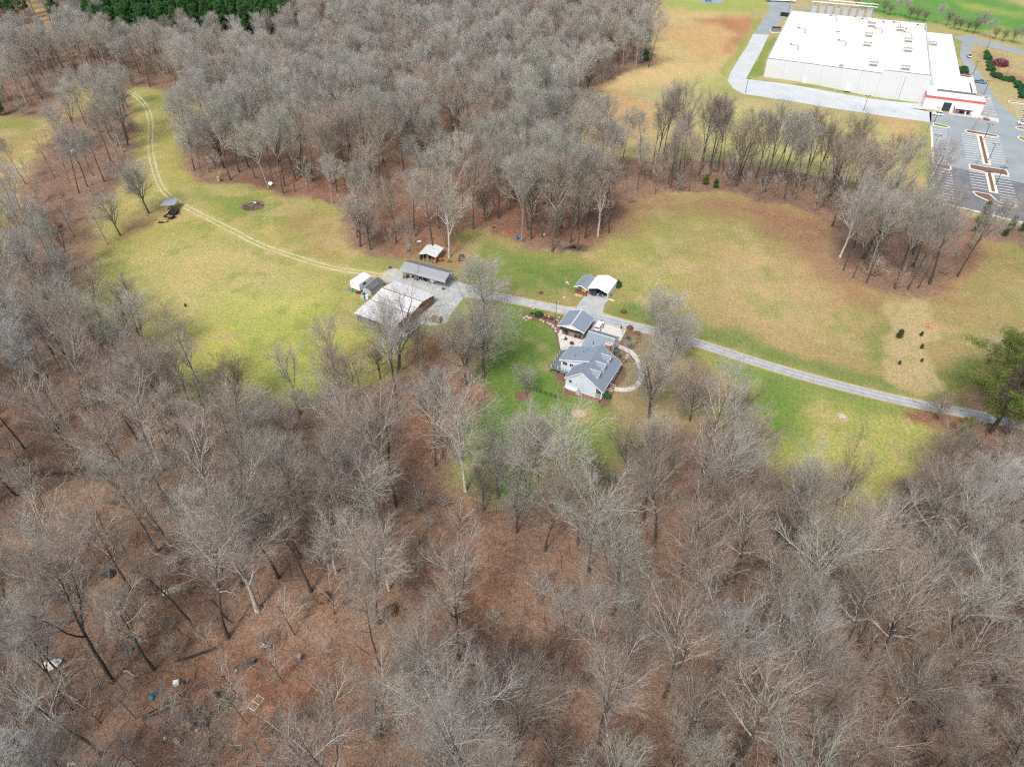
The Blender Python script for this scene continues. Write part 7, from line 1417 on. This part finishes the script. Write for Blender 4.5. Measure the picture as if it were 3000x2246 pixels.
far_g = mat('far_grey_twigs', (.42, .415, .385), .9, .2, .6, objvar=.15); far_w = mat('far_warm_twigs', (.39, .35, .31), .9, .2, .6, objvar=.15); far_n = mat('far_lichen_twigs', (.41, .42, .36), .9, .2, .6, objvar=.15)
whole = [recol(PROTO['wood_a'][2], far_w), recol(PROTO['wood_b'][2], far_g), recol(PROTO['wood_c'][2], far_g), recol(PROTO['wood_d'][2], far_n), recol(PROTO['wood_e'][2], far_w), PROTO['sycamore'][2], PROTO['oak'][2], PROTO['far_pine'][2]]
_old = [PROTO['wood_a'][2], PROTO['wood_b'][2], PROTO['wood_c'][2], PROTO['wood_d'][2], PROTO['wood_e'][2], PROTO['sycamore'][2], PROTO['oak'][2], PROTO['far_pine'][2]]
idx = np.where(pine[ri], 7, kind_i[ri])
scatter('distant_woods', whole, np.stack([pts[ri, 0], pts[ri, 1], pz[ri] - .1], -1), rs.uniform(0, 6.28, len(ri)), hs_[ri] * np.where(pine[ri], 1.1, .92), idx)
pp = poisson(-300, -90, 430, 640, 4.2); PD = np.array([proj(x, y, 0) for x, y in pp]) / 1.3562
kq = (PD[:, 1] < 92) & (PD[:, 1] > -90) & (PD[:, 0] > 205) & (PD[:, 0] < 640) & (vnoise(pp[:, 0], pp[:, 1], 22, 75) < .85); pp = pp[kq]
scatter('pine_plantation', [PROTO['far_pine'][2]], np.stack([pp[:, 0], pp[:, 1], ground_z(pp[:, 0], pp[:, 1])], -1), rs.uniform(0, 6.28, len(pp)), rs.uniform(.95, 1.3, len(pp)), np.zeros(len(pp), int))
STRIP = GD([(1395, 345), (1560, 352), (1700, 378), (1850, 398), (1960, 430), (1900, 470), (1790, 470), (1640, 432), (1530, 405), (1415, 415)])
q_ = poisson(20, 220, 180, 330, 4.6); q_ = q_[sdist(q_[:, 0], q_[:, 1], STRIP) < 0]
for tx, ty, tr_ in TAKEN: q_ = q_[np.hypot(q_[:, 0] - tx, q_[:, 1] - ty) > 2.2]
kq_ = (rs.rand(len(q_)) < .25).astype(int)
scatter('row_saplings', [PROTO['sapling'][2], PROTO['wood_c'][2]], np.stack([q_[:, 0], q_[:, 1], ground_z(q_[:, 0], q_[:, 1]) - .1], -1), rs.uniform(0, 6.28, len(q_)), np.where(kq_ == 1, rs.uniform(.62, .9, len(q_)), rs.uniform(.7, 1.5, len(q_))), kq_)
# fallen sticks on the woodland floor
ns = 9000; sx_ = rs.uniform(-115, 115, ns); sy_ = rs.uniform(34, 165, ns); ok = np.ones(ns, bool)
for q in OPEN: ok &= sdist(sx_, sy_, q) > 0
sx_, sy_ = sx_[ok], sy_[ok]; sz_ = ground_z(sx_, sy_); ns = len(sx_); an = rs.uniform(0, 6.28, ns); bend = rs.uniform(-.5, .5, ns); Ls = rs.gamma(2.2, .65, ns) + .4
p0 = np.stack([sx_, sy_, sz_ + .06], -1); d1 = np.stack([np.cos(an), np.sin(an), rs.uniform(-.02, .12, ns)], -1); d2 = np.stack([np.cos(an + bend), np.sin(an + bend), rs.uniform(-.02, .1, ns)], -1)
SP = np.stack([p0, p0 + d1 * Ls[:, None] * .55, p0 + d1 * Ls[:, None] * .55 + d2 * Ls[:, None] * .45], 1); SR = (np.clip(Ls * .02, .015, .07))[:, None] * np.array([1., .75, .4])
half = ns // 2; A_ = tube_arrays(SP[:half], SR[:half], 3); B_ = tube_arrays(SP[half:], SR[half:], 3)
so = bpy.data.objects.new('fallen_sticks', quads_mesh('fallen_sticks', [(A_[0], A_[1], 0), (B_[0], B_[1], 1)], [limb_g, limb_d])); COL.objects.link(so); so['kind'] = 'stuff'
# understorey: saplings and thickets
up_ = np.concatenate([poisson(-140, 140, 30, 175, 4.2), poisson(-300, 300, 175.01, 430, 6.5)]); ins = np.zeros(len(up_), bool)
for q in OPEN: ins |= sdist(up_[:, 0], up_[:, 1], q) < 1
UD = np.array([proj(x, y, 0) for x, y in up_]) / 1.3562
ins |= sdist(up_[:, 0], up_[:, 1], YARD) < 2; ins |= (UD[:, 0] > 1980) & (UD[:, 1] < 440); ins |= (UD[:, 0] > 1395) & (UD[:, 1] < 340)
dens = .42 + .6 * vnoise(up_[:, 0], up_[:, 1], 18, 81) + np.where((UD[:, 0] < 720) & (UD[:, 1] > 850) & (UD[:, 1] < 1040), .35, 0) + np.where((UD[:, 0] > 1550) & (UD[:, 1] > 1100), .25, 0) + np.where((UD[:, 0] < 760) & (UD[:, 1] > 1250), .3, 0)
dens = np.where((UD[:, 0] > 950) & (UD[:, 0] < 1450) & (UD[:, 1] > 1120) & (UD[:, 1] < 1420), dens * .5, dens)
k2 = ~ins & (rs.rand(len(up_)) < dens); up_ = up_[k2]; uz = ground_z(up_[:, 0], up_[:, 1])
th2 = recol(PROTO['thicket'][2], tw_dark); sp2 = recol(PROTO['sapling'][2], tw_grey)
scatter('undergrowth', [PROTO['sapling'][2], sp2, PROTO['thicket'][2], th2], np.stack([up_[:, 0], up_[:, 1], uz - .05], -1), rs.uniform(0, 6.28, len(up_)), rs.uniform(.6, 1.5, len(up_)), rs.choice(4, len(up_), p=[.3, .25, .2, .25]))
print('TREES', single.sum(), len(ri), 'under', len(up_), 'protos tris', sum(sum(len(p.loop_triangles) or len(p.polygons) * 2 for p in v[:2]) for v in PROTO.values()))
